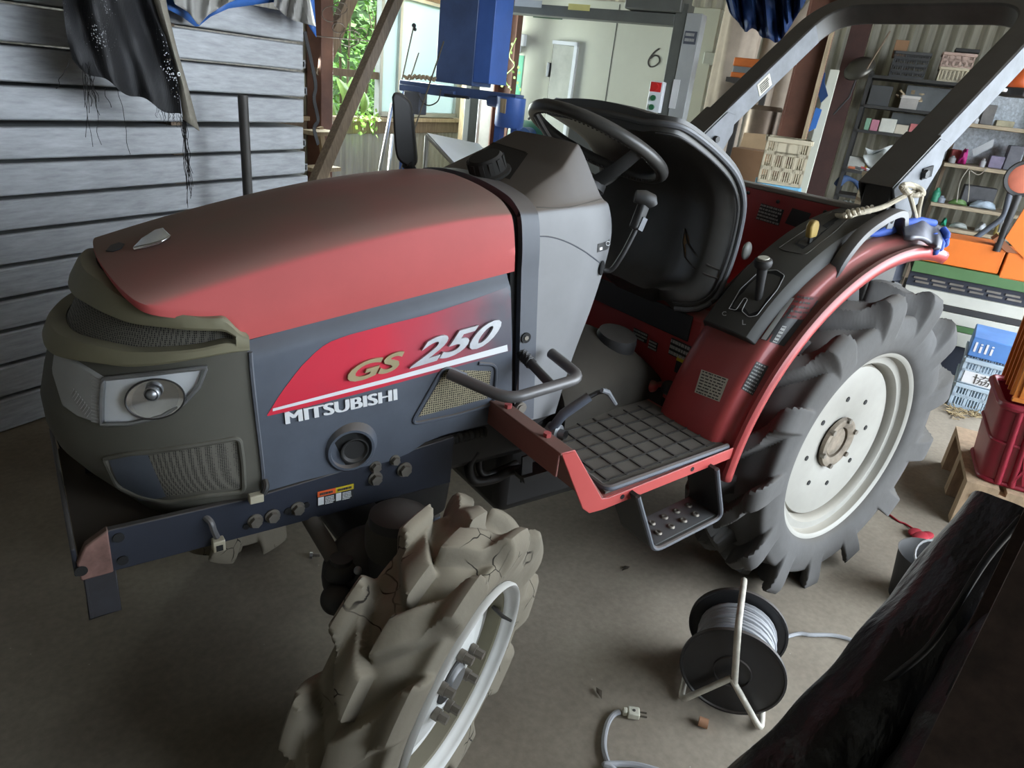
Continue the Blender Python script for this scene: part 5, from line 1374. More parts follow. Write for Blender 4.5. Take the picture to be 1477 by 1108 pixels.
# ---- white board leaning below the window ----------------------------------------------
wbz = thing('white_board', W(4.4, 2.6, 0), 'white framed board tilted on legs behind the tractor bonnet', 'board')
M_wboard = mat('white_board_face', (.74, .77, .80), .35, var=.04)
TL_, TR_ = onB((616, 196), 2.80), onB((690, 211), 2.80); dn = W(-.22, -.42, -.17)
obj('board_panel', G().prism([TL_, TR_, TR_ + dn, TL_ + dn], (0, 0, .02)), M_wboard, wbz)
obj('board_frame', G().tube([TL_, TR_, TR_ + dn, TL_ + dn], .014, 8, closed=True), M_alu, wbz)
for q in (TL_, TR_, TR_ + dn, TL_ + dn): obj('board_leg', G().tube([q, V((q.x, q.y, 0))], .016, 8), M_alu, wbz)
# ---- tall hedge of leaves, added outside to block the sky
M_leaf0 = mat('backdrop_core', (.035, .075, .018), .9, var=.5, scale=4)
hd_ = thing('backdrop', W(5.5, 8.0, -.13), 'tall dark green hedge added outside to block the sky behind bay and window', 'backdrop')
A = []
for i in range(40):
    A.append([W(-1 + i * .42, 8.0 + .25 * sin(i * 1.7 + j) + .2 * sin(j * 2.1), -.13 + j * .42 + .1 * sin(i * 2.3)) for j in range(11)])
obj('backdrop_core', G().grid(A), M_leaf0, hd_, solid=.3)
g = G(); rg = random.Random(31)
for k in range(5200):
    c = W(rg.uniform(1.5, 13), 7.75 + rg.uniform(-.25, .1), rg.uniform(-.1, 4.2)); d = V((rg.uniform(-1, 1), rg.uniform(-1, 1), rg.uniform(-1, .5))).normalized(); w = d.cross(V((rg.uniform(-1, 1), rg.uniform(-1, 1), .8))).normalized(); l = rg.uniform(.1, .2)
    g.add([c, c + d * l * .5 + w * l * .3, c + d * l, c + d * l * .5 - w * l * .3], [(0, 1, 2, 3)])
obj('foliage', g, mat('backdrop_leaf', (.15, .30, .07), .5, var=.6, scale=3), hd_, smooth=False, recalc=False)
# ---- plants outside the bay ---------------------------------------------------------------
M_leaf = mat('green_leaf', (.15, .32, .05), .5, var=.6, scale=9, spec=.4)
M_leaf2 = mat('light_green_leaf', (.36, .56, .14), .5, var=.4, scale=6)
M_stem = mat('leaf_stem', (.12, .09, .05), .8)
def bush(name, a, b, h, r, n, m, label, seed, z0=-.13, fl=False):
    rg = random.Random(seed); t = thing(name, W(a, b, z0), label, 'bush', 'bushes outside the open bay'); g = G(); s = G()
    for i in range(n):
        th, ph, rr = rg.uniform(0, 2 * pi), rg.uniform(-.9, 1.3), r * rg.uniform(.35, 1) ** .5
        c = V((cos(th) * cos(ph) * rr, sin(th) * cos(ph) * rr, max(.05, h * .58 + sin(ph) * rr * h * .45 / r)))
        d = V((rg.uniform(-1, 1), rg.uniform(-1, 1), rg.uniform(-.7, .6))).normalized(); w = d.cross(V((rg.uniform(-1, 1), rg.uniform(-1, 1), 1))).normalized(); l = rg.uniform(.05, .10)
        c = W(a, b, z0) + c; up = d.cross(w) * l * .12
        g.add([c, c + d * l * .5 + w * l * .3 + up, c + d * l, c + d * l * .5 - w * l * .3 + up], [(0, 1, 2), (0, 2, 3)])
    for k in range(6):
        th = 2 * pi * k / 6; s.tube([W(a, b, z0), W(a, b, z0) + V((cos(th) * r * .4, sin(th) * r * .4, h * .5)), W(a, b, z0) + V((cos(th) * r * .7, sin(th) * r * .7, h * .9))], [.02, .014, .006], 6)
    tag(obj('foliage', g, m, t, smooth=False, recalc=False), kind=None); obj('stems', s, M_stem, t)
    return t
ba, bb = ab(onB((500, 60), 5.6))[:2]
bush('leafy_bush', ba - .15, 5.5, 2.9, .75, 1500, M_leaf, 'dense green bush filling the upper part of the open bay', 1)
bush('leafy_bush', ba + 1.75, 6.1, 2.5, .75, 1000, M_leaf, 'green bush behind the frosted window glass', 2)
bush('leafy_bush', ba - 1.95, 6.0, 2.6, .9, 900, M_leaf2, 'light green bush left of the open bay, mostly behind the planks', 3)
t = thing('broad_leaf_plant', W(ba + .05, 4.75, -.13), 'plant with tall broad pale green leaves low in the open bay', 'plant')
rg = random.Random(5)
for k, (px, tip) in enumerate((((505, 160), (487, 112)), ((515, 165), (532, 118)), ((495, 165), (500, 120)), ((488, 170), (476, 130)), ((525, 165), (522, 126)), ((512, 170), (512, 110)))):
    P, Q = onB(px, 4.75), onB(tip, 4.75 + .05 * (k % 3)); base_ = W(ba + .05, 4.75, -.13); sd = (Q - P).cross(BX).normalized(); A = []
    for i in range(9):
        u = i / 8; c = P.lerp(Q, u) + BX * (.05 * sin(pi * u) * (1 if k % 2 else -1)); w = .065 * sin(pi * (u * .92 + .08)) ** .8 + .002
        A.append([c - sd * w + BX * .02, c, c + sd * w + BX * .02])
    lf = obj('leaf', G().grid(A), M_leaf2, t, solid=.002); obj('leaf_stalk', G().tube([base_, P], .008, 6), M_leaf2, lf)
t = thing('vine', W(ab(onB((540, 170), B1 - .1))[0], B1 - .12, SILL), 'small green vine creeping over the sill below the frosted window', 'vine')
g = G(); rg = random.Random(9)
for k in range(34):
    px = (512 + rg.uniform(0, 34), 160 + rg.uniform(0, 22) + (rg.random() < .25) * 15); c = onB(px, B1 - .13 + rg.uniform(-.03, .03)); d = V((rg.uniform(-1, 1), rg.uniform(-1, 1), rg.uniform(-1, .4))).normalized(); w = d.cross(BX).normalized(); l = .055
    g.add([c, c + d * l * .5 + w * l * .35, c + d * l, c + d * l * .5 - w * l * .35], [(0, 1, 2), (0, 2, 3)])
obj('foliage', g, M_leaf2, t, smooth=False, recalc=False)
obj('stem', G().tube(spline([onB((515, 168), B1 - .1), onB((530, 172), B1 - .12), onB((538, 195), B1 - .1), onB((541, 170), B1 - .1)], 5), .004, 5), M_leaf, t)
# ---- blue sheet-metal column with a horizontal arm and round end ------------------------
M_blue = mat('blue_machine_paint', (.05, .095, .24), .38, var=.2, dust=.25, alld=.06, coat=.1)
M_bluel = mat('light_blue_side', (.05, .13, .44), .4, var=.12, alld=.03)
BA = 5.0
l0 = onA((629, 0), BA); 
b_l, b_c, b_r = ab(onA((628, 110), BA))[1], ab(onA((681, 120), BA))[1], ab(onA((681, 120), BA))[1] - .145
zb = onA((655, 121), BA).z
bm = thing('blue_machine', W(BA + .15, b_c, 0), 'blue sheet-metal machine with a tall column over a horizontal arm', 'machine')
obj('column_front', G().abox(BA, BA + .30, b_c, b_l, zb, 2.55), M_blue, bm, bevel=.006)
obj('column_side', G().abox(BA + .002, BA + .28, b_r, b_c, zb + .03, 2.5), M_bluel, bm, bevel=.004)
q0, q1 = onA((578, 122), BA), onA((745, 146), BA)
obj('arm', G().abox(BA - .02, BA + .12, q1.dot(BX), q0.dot(BX), zb - .085, zb - .02), M_blue, bm, bevel=.004)
obj('arm_cover', G().abox(BA - .05, BA - .02, ab(onA((660, 120), BA))[1], q0.dot(BX) - .02, zb - .10, zb - .05), M_blue, bm, bevel=.003)
rl = spline([onA((583, 112), BA - .02), onA((600, 111), BA - .02), onA((615, 112), BA - .02), onA((628, 115), BA - .02)], 12)
obj('coiled_rope', G().tube([q + V((0, 0, .012 * sin(k * 1.3))) for k, q in enumerate(rl)], .012, 6), M_woodl, bm)
dc = onA((738, 140), BA); dz = dc.z
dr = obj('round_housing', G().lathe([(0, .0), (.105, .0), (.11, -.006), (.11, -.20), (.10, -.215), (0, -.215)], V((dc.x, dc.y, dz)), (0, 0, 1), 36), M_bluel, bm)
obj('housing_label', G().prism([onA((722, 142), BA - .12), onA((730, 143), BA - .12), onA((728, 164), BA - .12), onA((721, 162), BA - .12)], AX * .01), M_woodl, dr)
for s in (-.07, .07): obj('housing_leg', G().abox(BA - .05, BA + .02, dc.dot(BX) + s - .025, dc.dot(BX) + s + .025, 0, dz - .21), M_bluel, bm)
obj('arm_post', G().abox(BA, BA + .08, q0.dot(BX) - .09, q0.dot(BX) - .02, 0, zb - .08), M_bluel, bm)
obj('clamp_block', G().abox(BA - .06, BA + .05, ab(onA((612, 135), BA))[1] , ab(onA((588, 135), BA))[1], zb - .26, zb - .09), mat('grey_clamp', (.08, .085, .11), .5), bm, bevel=.01)
obj('hanging_cord', G().tube(spline([onA((603, 135), BA - .07), onA((610, 148), BA - .07), onA((620, 152), BA - .07), onA((632, 145), BA - .07), onA((636, 128), BA - .07)], 8), .005, 6), M_black, bm)
obj('arm_roller', G().tube([onA((705, 146), BA - .04), onA((722, 149), BA - .04)], .035, 16), M_blue, bm)
for p, q, nm in (((597, 37), (579, 118), 'tall_rod'), ((604, 76), (590, 118), 'short_rod')):
    P_, Q_ = onA(p, BA + .05), onA(q, BA + .05); rd = obj('arm_rod', G().tube([Q_, P_], .006, 8), mat('rod_steel', (.16, .14, .11), .5, .5), bm)
    if nm == 'tall_rod': obj('rod_clamp', G().ball(P_, .018, 8).ball(P_ + BX * -.012 + V((0, 0, -.025)), .014, 8), M_black, rd)
obj('arm_tool', G().bar(onA((642, 137), BA - .05), onA((676, 141), BA - .05), .03, .02), M_frame, bm)
# ---- things between the window and the cold store -----------------------------------------
def boxpx(name, p0, p1, a, da, z0, m, label, cat, bevel=.004, top=None):
    """upright box facing the camera: p0 top-left pixel, p1 right pixel, plane a, depth da"""
    P, Q = onA(p0, a), onA(p1, a); return tag(obj(name, G().abox(a, a + da, Q.dot(BX), P.dot(BX), z0, P.z if top is None else top), m, bevel=bevel), label, cat)
boxpx('timber_post', (664, 145), (680, 150), 6.6, .12, 0, mat('bark_post', (.36, .28, .17), .9, var=.35, scale=6, streak=(8, 8, 2), bump=.2), 'rough pale timber post right of the frosted window', 'post', top=3.25)
boxpx('steel_cabinet', (690, 100), (718, 110), 6.3, .35, 0, mat('grey_cabinet', (.21, .20, .185), .55), 'tall narrow grey steel cabinet between window post and cold store', 'cabinet', top=1.95)
boxpx('white_upright', (680, 160), (690, 160), 6.1, .05, 0, M_wboard, 'thin white upright rail beside the grey cabinet', 'rail', top=1.3)
g = G(); P, Q = onA((720, 60), 6.15), onA((746, 60), 6.15); g.abox(6.2, 6.22, Q.dot(BX), P.dot(BX), 0, ZR).abox(6.12, 6.2, P.dot(BX) - .012, P.dot(BX), 0, ZR).abox(6.12, 6.2, Q.dot(BX), Q.dot(BX) + .012, 0, ZR)
struct('trim_10', g, M_brown)
t = thing('vine', W(6.1, P.dot(BX) - .1, 1.0), 'thin dry vine hanging against the brown post', 'vine')
obj('stem', G().tube(spline([onA((745, 55), 6.08), onA((735, 80), 6.08), onA((742, 95), 6.06), onA((728, 112), 6.08), onA((738, 130), 6.08)], 6), .005, 5), M_leaf2, t)
g = G(); rg = random.Random(2)
for k in range(16):
    c = onA((rg.uniform(722, 750), rg.uniform(55, 130)), 6.06); d = V((rg.uniform(-1, 1), rg.uniform(-1, 1), rg.uniform(-1, 1))).normalized() * .035; w = d.cross(AX) * .4; g.add([c, c + d * .5 + w, c + d, c + d * .5 - w], [(0, 1, 2, 3)])
obj('foliage', g, M_leaf2, t, smooth=False, recalc=False)
# ---- prefabricated cold store --------------------------------------------------------------
CA = 6.35
k_ = CA / 6.2
cs = thing('cold_store', W(CA, 2.35, 0), 'pale prefabricated cold store with a handwritten 6 on its front', 'cold store')
M_cold = mat('pale_coated_panel', (.62, .63, .53), .5, var=.06, scale=2, dust=.2)
M_colds = mat('panel_seam', (.10, .10, .09), .7)
bL, bR = ab(onA((750, 60), CA))[1], ab(onA((1025, 90), CA))[1]; zT = onA((1040, 12), CA).z
wl_ = obj('wall_panel', G().abox(CA, CA + 1.75, bR, bL, .02, zT), M_cold, cs, bevel=.006)
sm = onA((883, 80), CA).dot(BX); obj('panel_joint', G().abox(CA - .003, CA + .004, sm - .003, sm + .003, .04, zT - .02), M_colds, cs, smooth=False)
d0, d1 = onA((801, 64), CA), onA((831, 67), CA)
dr = obj('door_leaf', G().abox(CA - .035, CA + .002, d1.dot(BX), d0.dot(BX), .15, d0.z), mat('door_panel', (.44, .45, .40), .5, dust=.15), cs, bevel=.006)
fr = G(); b0_, b1_ = d1.dot(BX), d0.dot(BX)
fr.abox(CA - .045, CA, b0_ - .03, b0_, .12, d0.z + .03).abox(CA - .045, CA, b0_ - .03, b1_ + .01, d0.z, d0.z + .03); obj('door_frame', fr, M_wboard, dr)
obj('door_frame', G().abox(CA - .012, CA, b1_, b1_ + .012, .12, d0.z), M_colds, dr)
hq = onA((793, 101), CA); obj('door_handle', G().abox(CA - .05, CA, hq.dot(BX) - .012, hq.dot(BX) + .012, hq.z - .06, hq.z + .06), M_steel, dr, bevel=.004)
obj('green_tape', G().abox(CA - .004, CA, bL - .06, bL - .01, 1.0, onA((752, 80), CA).z), mat('green_tape', (.15, .5, .32), .6), cs, smooth=False)
q = onA((751, 58), CA); obj('switch_box', G().abox(CA - .05, CA, bL - .07, bL + .03, q.z - .05, q.z + .05), M_wboard, cs, bevel=.006)
q2 = onA((748, 70), CA); obj('switch_box', G().abox(CA - .04, CA, bL - .02, bL + .03, q2.z - .04, q2.z + .03), M_wboard, cs, bevel=.006)
hq = onA((1028, 85), CA); obj('hinge', G().abox(CA - .03, CA, bR - .05, bR + .06, hq.z - .045, hq.z + .045), mat('pale_hinge', (.5, .52, .46), .5), cs, bevel=.006)
sx = G(); s6 = spline([onA(p, CA - .0015) for p in ((951, 70), (944, 75), (937, 84), (935, 91), (938, 96), (945, 95), (951, 89), (950, 82), (944, 80), (938, 84))], 6)
obj('number_six', G().tube(s6, .0065, 6), M_print, wl_)
sg0, sg1, sg2 = onA((769, 25), CA - .003), onA((811, 29), CA - .003), onA((770, 13), CA - .003)
sgn = obj('green_sign', G().abox(CA - .008, CA - .0005, sg1.dot(BX), sg0.dot(BX), sg0.z, sg2.z), mat('green_sign', (.02, .075, .03), .5), cs)
r_ = sg1 - sg0; u_ = sg2 - sg0
obj('sign_lettering', lines_g(sg0 + AX * -.006 + u_ * .36 + r_ * .04, r_ * .92, u_ * .52, 1, 3, seed=12, depth=.001), M_lprint, sgn, smooth=False)
obj('sign_lettering', lines_g(sg0 + AX * -.006 + u_ * .10 + r_ * .04, r_ * .92, u_ * .18, 1, 3, seed=14, depth=.001, fill=.5), M_lprint, sgn, smooth=False)
# ---- grey gate-shaped lift frame in front of the cold store --------------------------------
LA = 5.6
M_lift = mat('grey_green_steel', (.10, .105, .095), .5, var=.15, dust=.3)
M_liftl = mat('pale_lift_panel', (.40, .42, .42), .5, var=.1, alld=.06)
lf = thing('lift_frame', W(LA, 1.6, 0), 'grey steel lift frame with crossbeam standing before the cold store', 'lift')
bb0, bb1, bb2 = ab(onA((968, 60), LA))[1], ab(onA((985, 60), LA))[1], ab(onA((1004, 60), LA))[1]
obj('upright', G().abox(LA - .02, LA + .15, bb1, bb0, 0, 2.06), M_lift, lf, bevel=.006)
pn = obj('upright_panel', G().abox(LA - .03, LA + .10, bb2 - .02, bb1, 0, 2.0), M_liftl, lf, bevel=.005)
q = onA((998, 53), LA - .032); obj('name_plate', G().abox(LA - .034, LA - .03, q.dot(BX) - .035, q.dot(BX) + .055, q.z - .05, q.z + .035), M_slate, pn, smooth=False)
obj('plate_lettering', lines_g(W(LA - .035, q.dot(BX) + .05, q.z - .04), BX * -.08, V((0, 0, .07)), 2, 3, seed=3, depth=.0006), M_lprint, pn, smooth=False)
q = onA((973, 140), LA - .032); obj('white_sticker', G().abox(LA - .034, LA - .03, q.dot(BX) - .02, q.dot(BX) + .03, q.z - .08, q.z + .12), M_white, pn, smooth=False)
zc0, zc1 = onA((800, 24), LA).z, onA((800, 8), LA).z
obj('crossbeam', G().abox(LA - .02, LA + .12, bb0, ab(onA((690, 10), LA))[1], zc0, zc1), M_lift, lf, bevel=.005)
bo = ab(onA((690, 10), LA))[1]
obj('upright', G().abox(LA, LA + .14, bo, bo + .06, 0, zc1), M_lift, lf, bevel=.006)
q = onA((835, 12), LA - .022); obj('beam_label', G().abox(LA - .024, LA - .02, q.dot(BX) - .09, q.dot(BX) + .09, q.z - .014, q.z + .028), mat('pale_yellow_label', (.6, .55, .2), .6), lf, smooth=False)
q = onA((765, 6), LA - .022); obj('beam_label', G().abox(LA - .024, LA - .02, q.dot(BX) - .10, q.dot(BX) + .14, q.z - .02, q.z + .03), M_liftl, lf, smooth=False)
q0, q1 = onA((905, 14), LA), onA((985, 22), LA); mb = obj('motor_box', G().abox(LA - .08, LA + .2, q1.dot(BX), q0.dot(BX), q0.z, q0.z + .30), M_lift, lf, bevel=.01)
obj('motor_plate', G().abox(LA - .084, LA - .08, q1.dot(BX) + .14, q1.dot(BX) + .28, q0.z + .09, q0.z + .12), M_white, mb, smooth=False)
q0, q1 = onA((954, 118), LA - .06), onA((966, 165), LA - .06)
cb = obj('control_box', G().abox(LA - .09, LA - .02, bb0 - .03, bb0 + .075, q1.z, q0.z), M_wboard, lf, bevel=.006)
hq = q0.z - q1.z
for k, (fz, m, r) in enumerate(((.82, mat('red_button', (.6, .02, .02), .4), .026), (.46, mat('green_button', (.02, .12, .05), .4), .02), (.16, mat('green_button', (.02, .12, .05), .4), .02))):
    c = W(LA - .09, bb0 + .03, q1.z + hq * fz)
    if k == 0: obj('red_plate', G().abox(LA - .092, LA - .09, bb0 - .015, bb0 + .07, q1.z + hq * .66, q1.z + hq * .97), mat('red_plate', (.6, .03, .03), .5), cb, smooth=False)
    obj('push_button', G().cyl(c, c - AX * .02, r, 20), m, cb)
# ---- dark green compressor and folded clothes seen over the seat ----------------------------
t = thing('green_compressor', W(5.75, 2.3, 0), 'dark green and blue compressor behind the steering wheel', 'compressor')
q = onA((768, 190), 5.75); r_ = .14
obj('tank', G().lathe([(0, -.2), (.10, -.19), (.135, -.14), (.135, .14), (.10, .19), (0, .2)], W(5.75, q.dot(BX), q.z - .05), BX, 28), mat('dark_green_paint', (.02, .09, .06), .4), t)
obj('motor', G().lathe([(0, -.09), (.1, -.09), (.1, .08), (0, .09)], W(5.6, q.dot(BX) - .02, q.z - .06), AX, 24), mat('deep_blue_paint', (.02, .06, .17), .4), t)
obj('hose', G().tube(spline([onA((762, 172), 5.65), onA((770, 165), 5.65), onA((780, 168), 5.65), onA((778, 182), 5.65)], 6), .01, 8), M_black, t)
for s in (-.14, .14): obj('leg', G().abox(5.67, 5.83, q.dot(BX) + s - .02, q.dot(BX) + s + .02, 0, q.z - .14), M_black, t)
# folded grey cloth on the seat top

cq = onA((860, 160), 4.5); zc_ = onA((860, 162), 4.5).z - .03
t = thing('low_cabinet', W(4.6, cq.dot(BX), 0), 'low grey cabinet hidden behind the seat, carrying the rolled grey sheet', 'cabinet')
obj('cabinet_body', G().abox(4.42, 4.75, cq.dot(BX) - .25, cq.dot(BX) + .14, 0, zc_), M_lift, t, bevel=.006)
P_, Q_ = onA((803, 137), 4.5), onA((950, 162), 4.5); P_.z = zc_ + .052; Q_.z = zc_ + .052; ax_ = (Q_ - P_).normalized()
t = thing('rolled_sheet', P_, 'rolled grey sheet with an open end showing above the steering wheel', 'roll')
obj('sheet_tube', G().lathe([(.028, 0), (.034, 0), (.034, .5), (.028, .5)], P_, ax_, 24, closed=True), mat('grey_blue_sheet', (.25, .28, .31), .6, var=.2), t)
obj('sheet_tail', G().tube([P_ + V((0, .02, -.02)) - ax_ * .02, P_ + ax_ * .3 + V((0, 0.02, -.025))], .018, 10), mat('grey_blue_sheet', (.25, .28, .31), .6), t)
# ---- generic slatted crate built in its own frame -------------------------------------------
def crate_parts(root, o, u, v, wz, wu, wv, h, m, nx=6, ny=5, rows=3, th=.012, prefix='', solid_band=(.0, .0)):
    """o corner, u and v unit directions of the two visible walls"""
    def wall(p, d, n, w, cols):
        g = G()
        def pane(s0, s1, z0, z1, t=th * .6):
            P = [p + d * s0 + n * .001, p + d * s1 + n * .001, p + d * s1 + n * (t + .001), p + d * s0 + n * (t + .001)]
            g.hexa([q + V((0, 0, z0)) for q in P] + [q + V((0, 0, z1)) for q in P])
        for k in range(cols + 1):
            s = w * k / cols; pane(max(0, s - .007), min(w, s + .007), 0, h, th)
        rh = h / rows
        for r in range(rows + 1):
            z = min(max(0, r * rh), h); e = .018 if r in (0, rows) else .010; pane(0, w, max(0, z - e), min(h, z + e), th)
        for r in range(rows):
            for k in range(cols):
                if solid_band[0] < (r + .5) / rows < solid_band[1] and .25 < (k + .5) / cols < .75:
                    pane(w * k / cols, w * (k + 1) / cols, r * rh, (r + 1) * rh, th * .4); continue
                for j in range(1, 5):
                    s = w * (k + j / 5) / cols; pane(s - w / cols * .038, s + w / cols * .038, r * rh, (r + 1) * rh, th * .5)
        return g
    obj('front_wall', wall(o, u, v, wu, nx), m, root, smooth=False, recalc=False)
    obj('side_wall', wall(o, v, u, wv, ny), m, root, smooth=False, recalc=False)
    obj('back_wall', wall(o + v * (wv - th), u, v, wu, nx), m, root, smooth=False, recalc=False)
    obj('side_wall', wall(o + u * (wu - th), v, u, wv, ny), m, root, smooth=False, recalc=False)
    g = G(); P = [o, o + u * wu, o + u * wu + v * wv, o + v * wv]; g.hexa(P + [q + V((0, 0, .008)) for q in P]); obj('crate_floor', g, m, root, smooth=False)
    rim = [q + V((0, 0, h)) for q in P]
    rg = G()
    for i in range(4):
        a, b = rim[i], rim[(i + 1) % 4]; rg.bar(a - V((0, 0, .012)), b - V((0, 0, .012)), .02, .024)
    obj('crate_rim', rg, m, root, bevel=.003)
def crate(name, px_corner, a, z0, u, v, wu, wv, h, m, label, group=None, **k):
    P = onA(px_corner, a); o = V((P.x, P.y, z0)); t = thing(name, o, label, 'crate', group); crate_parts(t, o, u, v, z0, wu, wv, h, m, **k); return t, o
M_crcream = mat('cream_crate_plastic', (.52, .46, .33), .55, var=.12, dust=.3)
M_crblue = mat('light_blue_crate_plastic', (.16, .42, .62), .5, var=.1, dust=.15)
M_crgrey = mat('dark_grey_crate_plastic', (.05, .052, .052), .6, dust=.3)
M_crred = mat('dark_red_crate_plastic', (.26, .012, .03), .4, var=.15, dust=.1)
M_cror = mat('orange_crate_plastic', (.62, .20, .03), .5, var=.2, dust=.2)
M_crwh = mat('pale_blue_crate_plastic', (.42, .52, .60), .45, var=.1)
M_card = mat('brown_cardboard', (.28, .16, .085), .85, var=.1)
# crate pile behind the roll bar: cream on blue on a hidden grey one
KA = 4.3
u_ = (-BX * 1.0 + AX * .15).normalized(); v_ = (AX * 1.0 + BX * .15).normalized()
pc = onA((1090, 262), KA); zt = onA((1098, 195), KA).z; zm = pc.z; zb2 = onA((1088, 278), KA).z - .12
wu = (onA((1160, 200), KA) - onA((1098, 192), KA)).length * 1.02
t0, o0 = crate('cream_crate', (1092, 262), KA, zm, u_, v_, wu, .34, zt - zm, M_crcream, 'cream slatted plastic crate stacked on a light blue crate beside the brown post', solid_band=(.6, 1), nx=4, rows=3)
t1 = thing('blue_crate', V((o0.x, o0.y, zb2)), 'light blue plastic crate carrying the cream crate behind the roll bar', 'crate'); crate_parts(t1, V((o0.x, o0.y, zb2)) , u_, v_, 0, wu, .34, zm - zb2 - .002, M_crblue, nx=6, rows=2)
t2 = thing('storage_bin', V((o0.x, o0.y, 0)), 'grey storage bin hidden low behind the tractor, carrying the blue crate', 'bin'); g = G(); P = [V((o0.x, o0.y, 0)) + q for q in (u_ * 0, u_ * wu, u_ * wu + v_ * .34, v_ * .34)]
obj('bin_body', G().hexa(P + [q + V((0, 0, zb2 - .004)) for q in P]), M_crgrey, t2, bevel=.01)
# another cream crate standing left of the roll-bar hinge
KA2 = 4.9
pc = onA((1252, 305), KA2); zt2 = onA((1258, 254), KA2).z; zb3 = zt2 - .34
u2 = (-BX + AX * .25).normalized(); v2 = (AX + BX * .25).normalized()
t3 = thing('cream_crate', V((pc.x, pc.y, zb3)), 'cream slatted crate seen between the roll bar hinge and the grab handle', 'crate'); crate_parts(t3, V((pc.x, pc.y, zb3)), u2, v2, 0, .19, .4, .34, M_crcream, nx=2, ny=4, rows=2)
t3b = thing('steel_drum', V((pc.x, pc.y, 0)) + u2 * .12 + v2 * .2, 'dark steel drum low behind the left fender, under the cream crate', 'drum'); c_ = V((pc.x, pc.y, 0)) + u2 * .12 + v2 * .2
obj('drum_body', G().lathe([(0, 0), (.24, 0), (.24, zb3 * .33), (.248, zb3 * .34), (.24, zb3 * .36), (.24, zb3 * .66), (.248, zb3 * .67), (.24, zb3 * .69), (.24, zb3 - .004), (0, zb3 - .004)], c_, (0, 0, 1), 36), M_frame, t3b)
# cardboard box and steel pot on a rough table left of the crate
KB = 4.9
bx0, bx1 = onA((1048, 250), KB), onA((1090, 262), KB); zt4 = onA((1052, 212), KB).z; zb4 = onA((1050, 262), KB).z - .05
tb_ = thing('work_table', W(KB + .2, bx1.dot(BX), 0), 'low dark table behind the seat carrying a cardboard box', 'table')
bl, br_ = bx0.dot(BX) + .06, bx1.dot(BX) - .12
obj('table_top', G().abox(KB - .04, KB + .55, br_, bl, zb4 - .03, zb4), M_wood, tb_)
for aa in (KB - .02, KB + .49):
    for b_ in (br_ + .02, bl - .04): obj('leg', G().abox(aa, aa + .04, b_, b_ + .04, 0, zb4 - .03), M_wood, tb_)
cbx = thing('cardboard_box', W(KB + .1, bx0.dot(BX) - .1, zb4), 'brown cardboard box with open flaps left of the cream crate', 'box')
obj('box_body', G().abox(KB, KB + .26, bx1.dot(BX) - .02, bx0.dot(BX), zb4, zt4), M_card, cbx, bevel=.003)
obj('flap', G().hexa([W(KB + .26, bx1.dot(BX) - .02, zt4), W(KB + .26, bx0.dot(BX), zt4), W(KB + .262, bx0.dot(BX), zt4), W(KB + .262, bx1.dot(BX) - .02, zt4), W(KB + .30, bx1.dot(BX) - .02, zt4 + .1), W(KB + .30, bx0.dot(BX), zt4 + .09), W(KB + .302, bx0.dot(BX), zt4 + .09), W(KB + .302, bx1.dot(BX) - .02, zt4 + .1)]), mat('pale_cardboard', (.40, .28, .16), .85), cbx)
pq = onA((1097, 190), KB + .45); r_ = .125
zp = zb4
pt = thing('steel_pot', V((pq.x, pq.y, zp)), 'tall dull steel drum with dented sides above the cardboard box', 'pot')
zp1 = onA((1097, 152), KB + .45).z
obj('pot_body', G().lathe([(0, 0), (r_, 0), (r_ * 1.0, .02), (r_ * .99, (zp1 - zp) * .5), (r_, zp1 - zp - .03), (r_ * .8, zp1 - zp), (0, zp1 - zp)], V((pq.x, pq.y, zp)), (0, 0, 1), 36), mat('brown_steel', (.20, .15, .11), .4, .5, var=.35), pt)
# big upright roll of beige sheet and blue tarp bundle over it
RA = 6.0
rl0, rl1 = onA((1012, 150), RA), onA((1070, 150), RA); wR = (rl0 - rl1).length / 2; cR = (rl0 + rl1) / 2
t = thing('sheet_roll', V((cR.x, cR.y, 0)) + AX * wR, 'tall upright roll of creased beige sheet right of the cold store', 'roll')
M_beige = mat('beige_creased_sheet', (.40, .33, .26), .8, var=.2, scale=4, bump=.15, bscale=12)
A = []
for i in range(13):
    z = 2.35 * i / 12; A.append([V((cR.x, cR.y, z)) + AX * wR + (AX * cos(k * pi / 16) + BX * sin(k * pi / 16)) * (wR * (1 + .06 * sin(k * 1.7 + i * .3) + .05 * sin(3 * z + k))) for k in range(32)])
g = G().grid(A, cv=True); g.add(A[-1], [tuple(range(32))]); obj('rolled_sheet', g, M_beige, t, ang=70)
A = []
for i in range(9):
    z = 2.25 * i / 8; A.append([onA((1062 + 5 * k, 150), RA + .2).dot(BX) and W(RA + .28 + .03 * sin(2.1 * k + z), cR.dot(BX) - wR * 1.0 - .055 * k, z + (.0 if i < 8 else -.15 * abs(sin(k * 1.3)))) for k in range(9)])
tag(obj('hanging_sheet', G().grid(A), M_beige, ang=70, solid=.004), 'beige creased sheet hanging behind the upright roll', 'sheet')
M_btarp = mat('dark_blue_tarp', (.016, .045, .15), .5, var=.4, scale=6, bump=.1, bscale=30)
A = []
TPX = rs([(1030, -60), (1090, -60), (1170, -60)], 34); BPX = rs([(1052, 18), (1066, 34), (1076, 48), (1084, 40), (1092, 44), (1098, 54), (1110, 56), (1118, 62), (1126, 60), (1150, 22), (1162, 2)], 34)
for i in range(34):
    row = []
    for j in range(12):
        tt = j / 11; row.append(onA((TPX[i][0] + (BPX[i][0] - TPX[i][0]) * tt, TPX[i][1] + (BPX[i][1] - TPX[i][1]) * tt), 5.55 + .07 * sin(i * .9 + tt * 3) + .04 * sin(i * 2.3 - 2 * tt)))
    A.append(row)
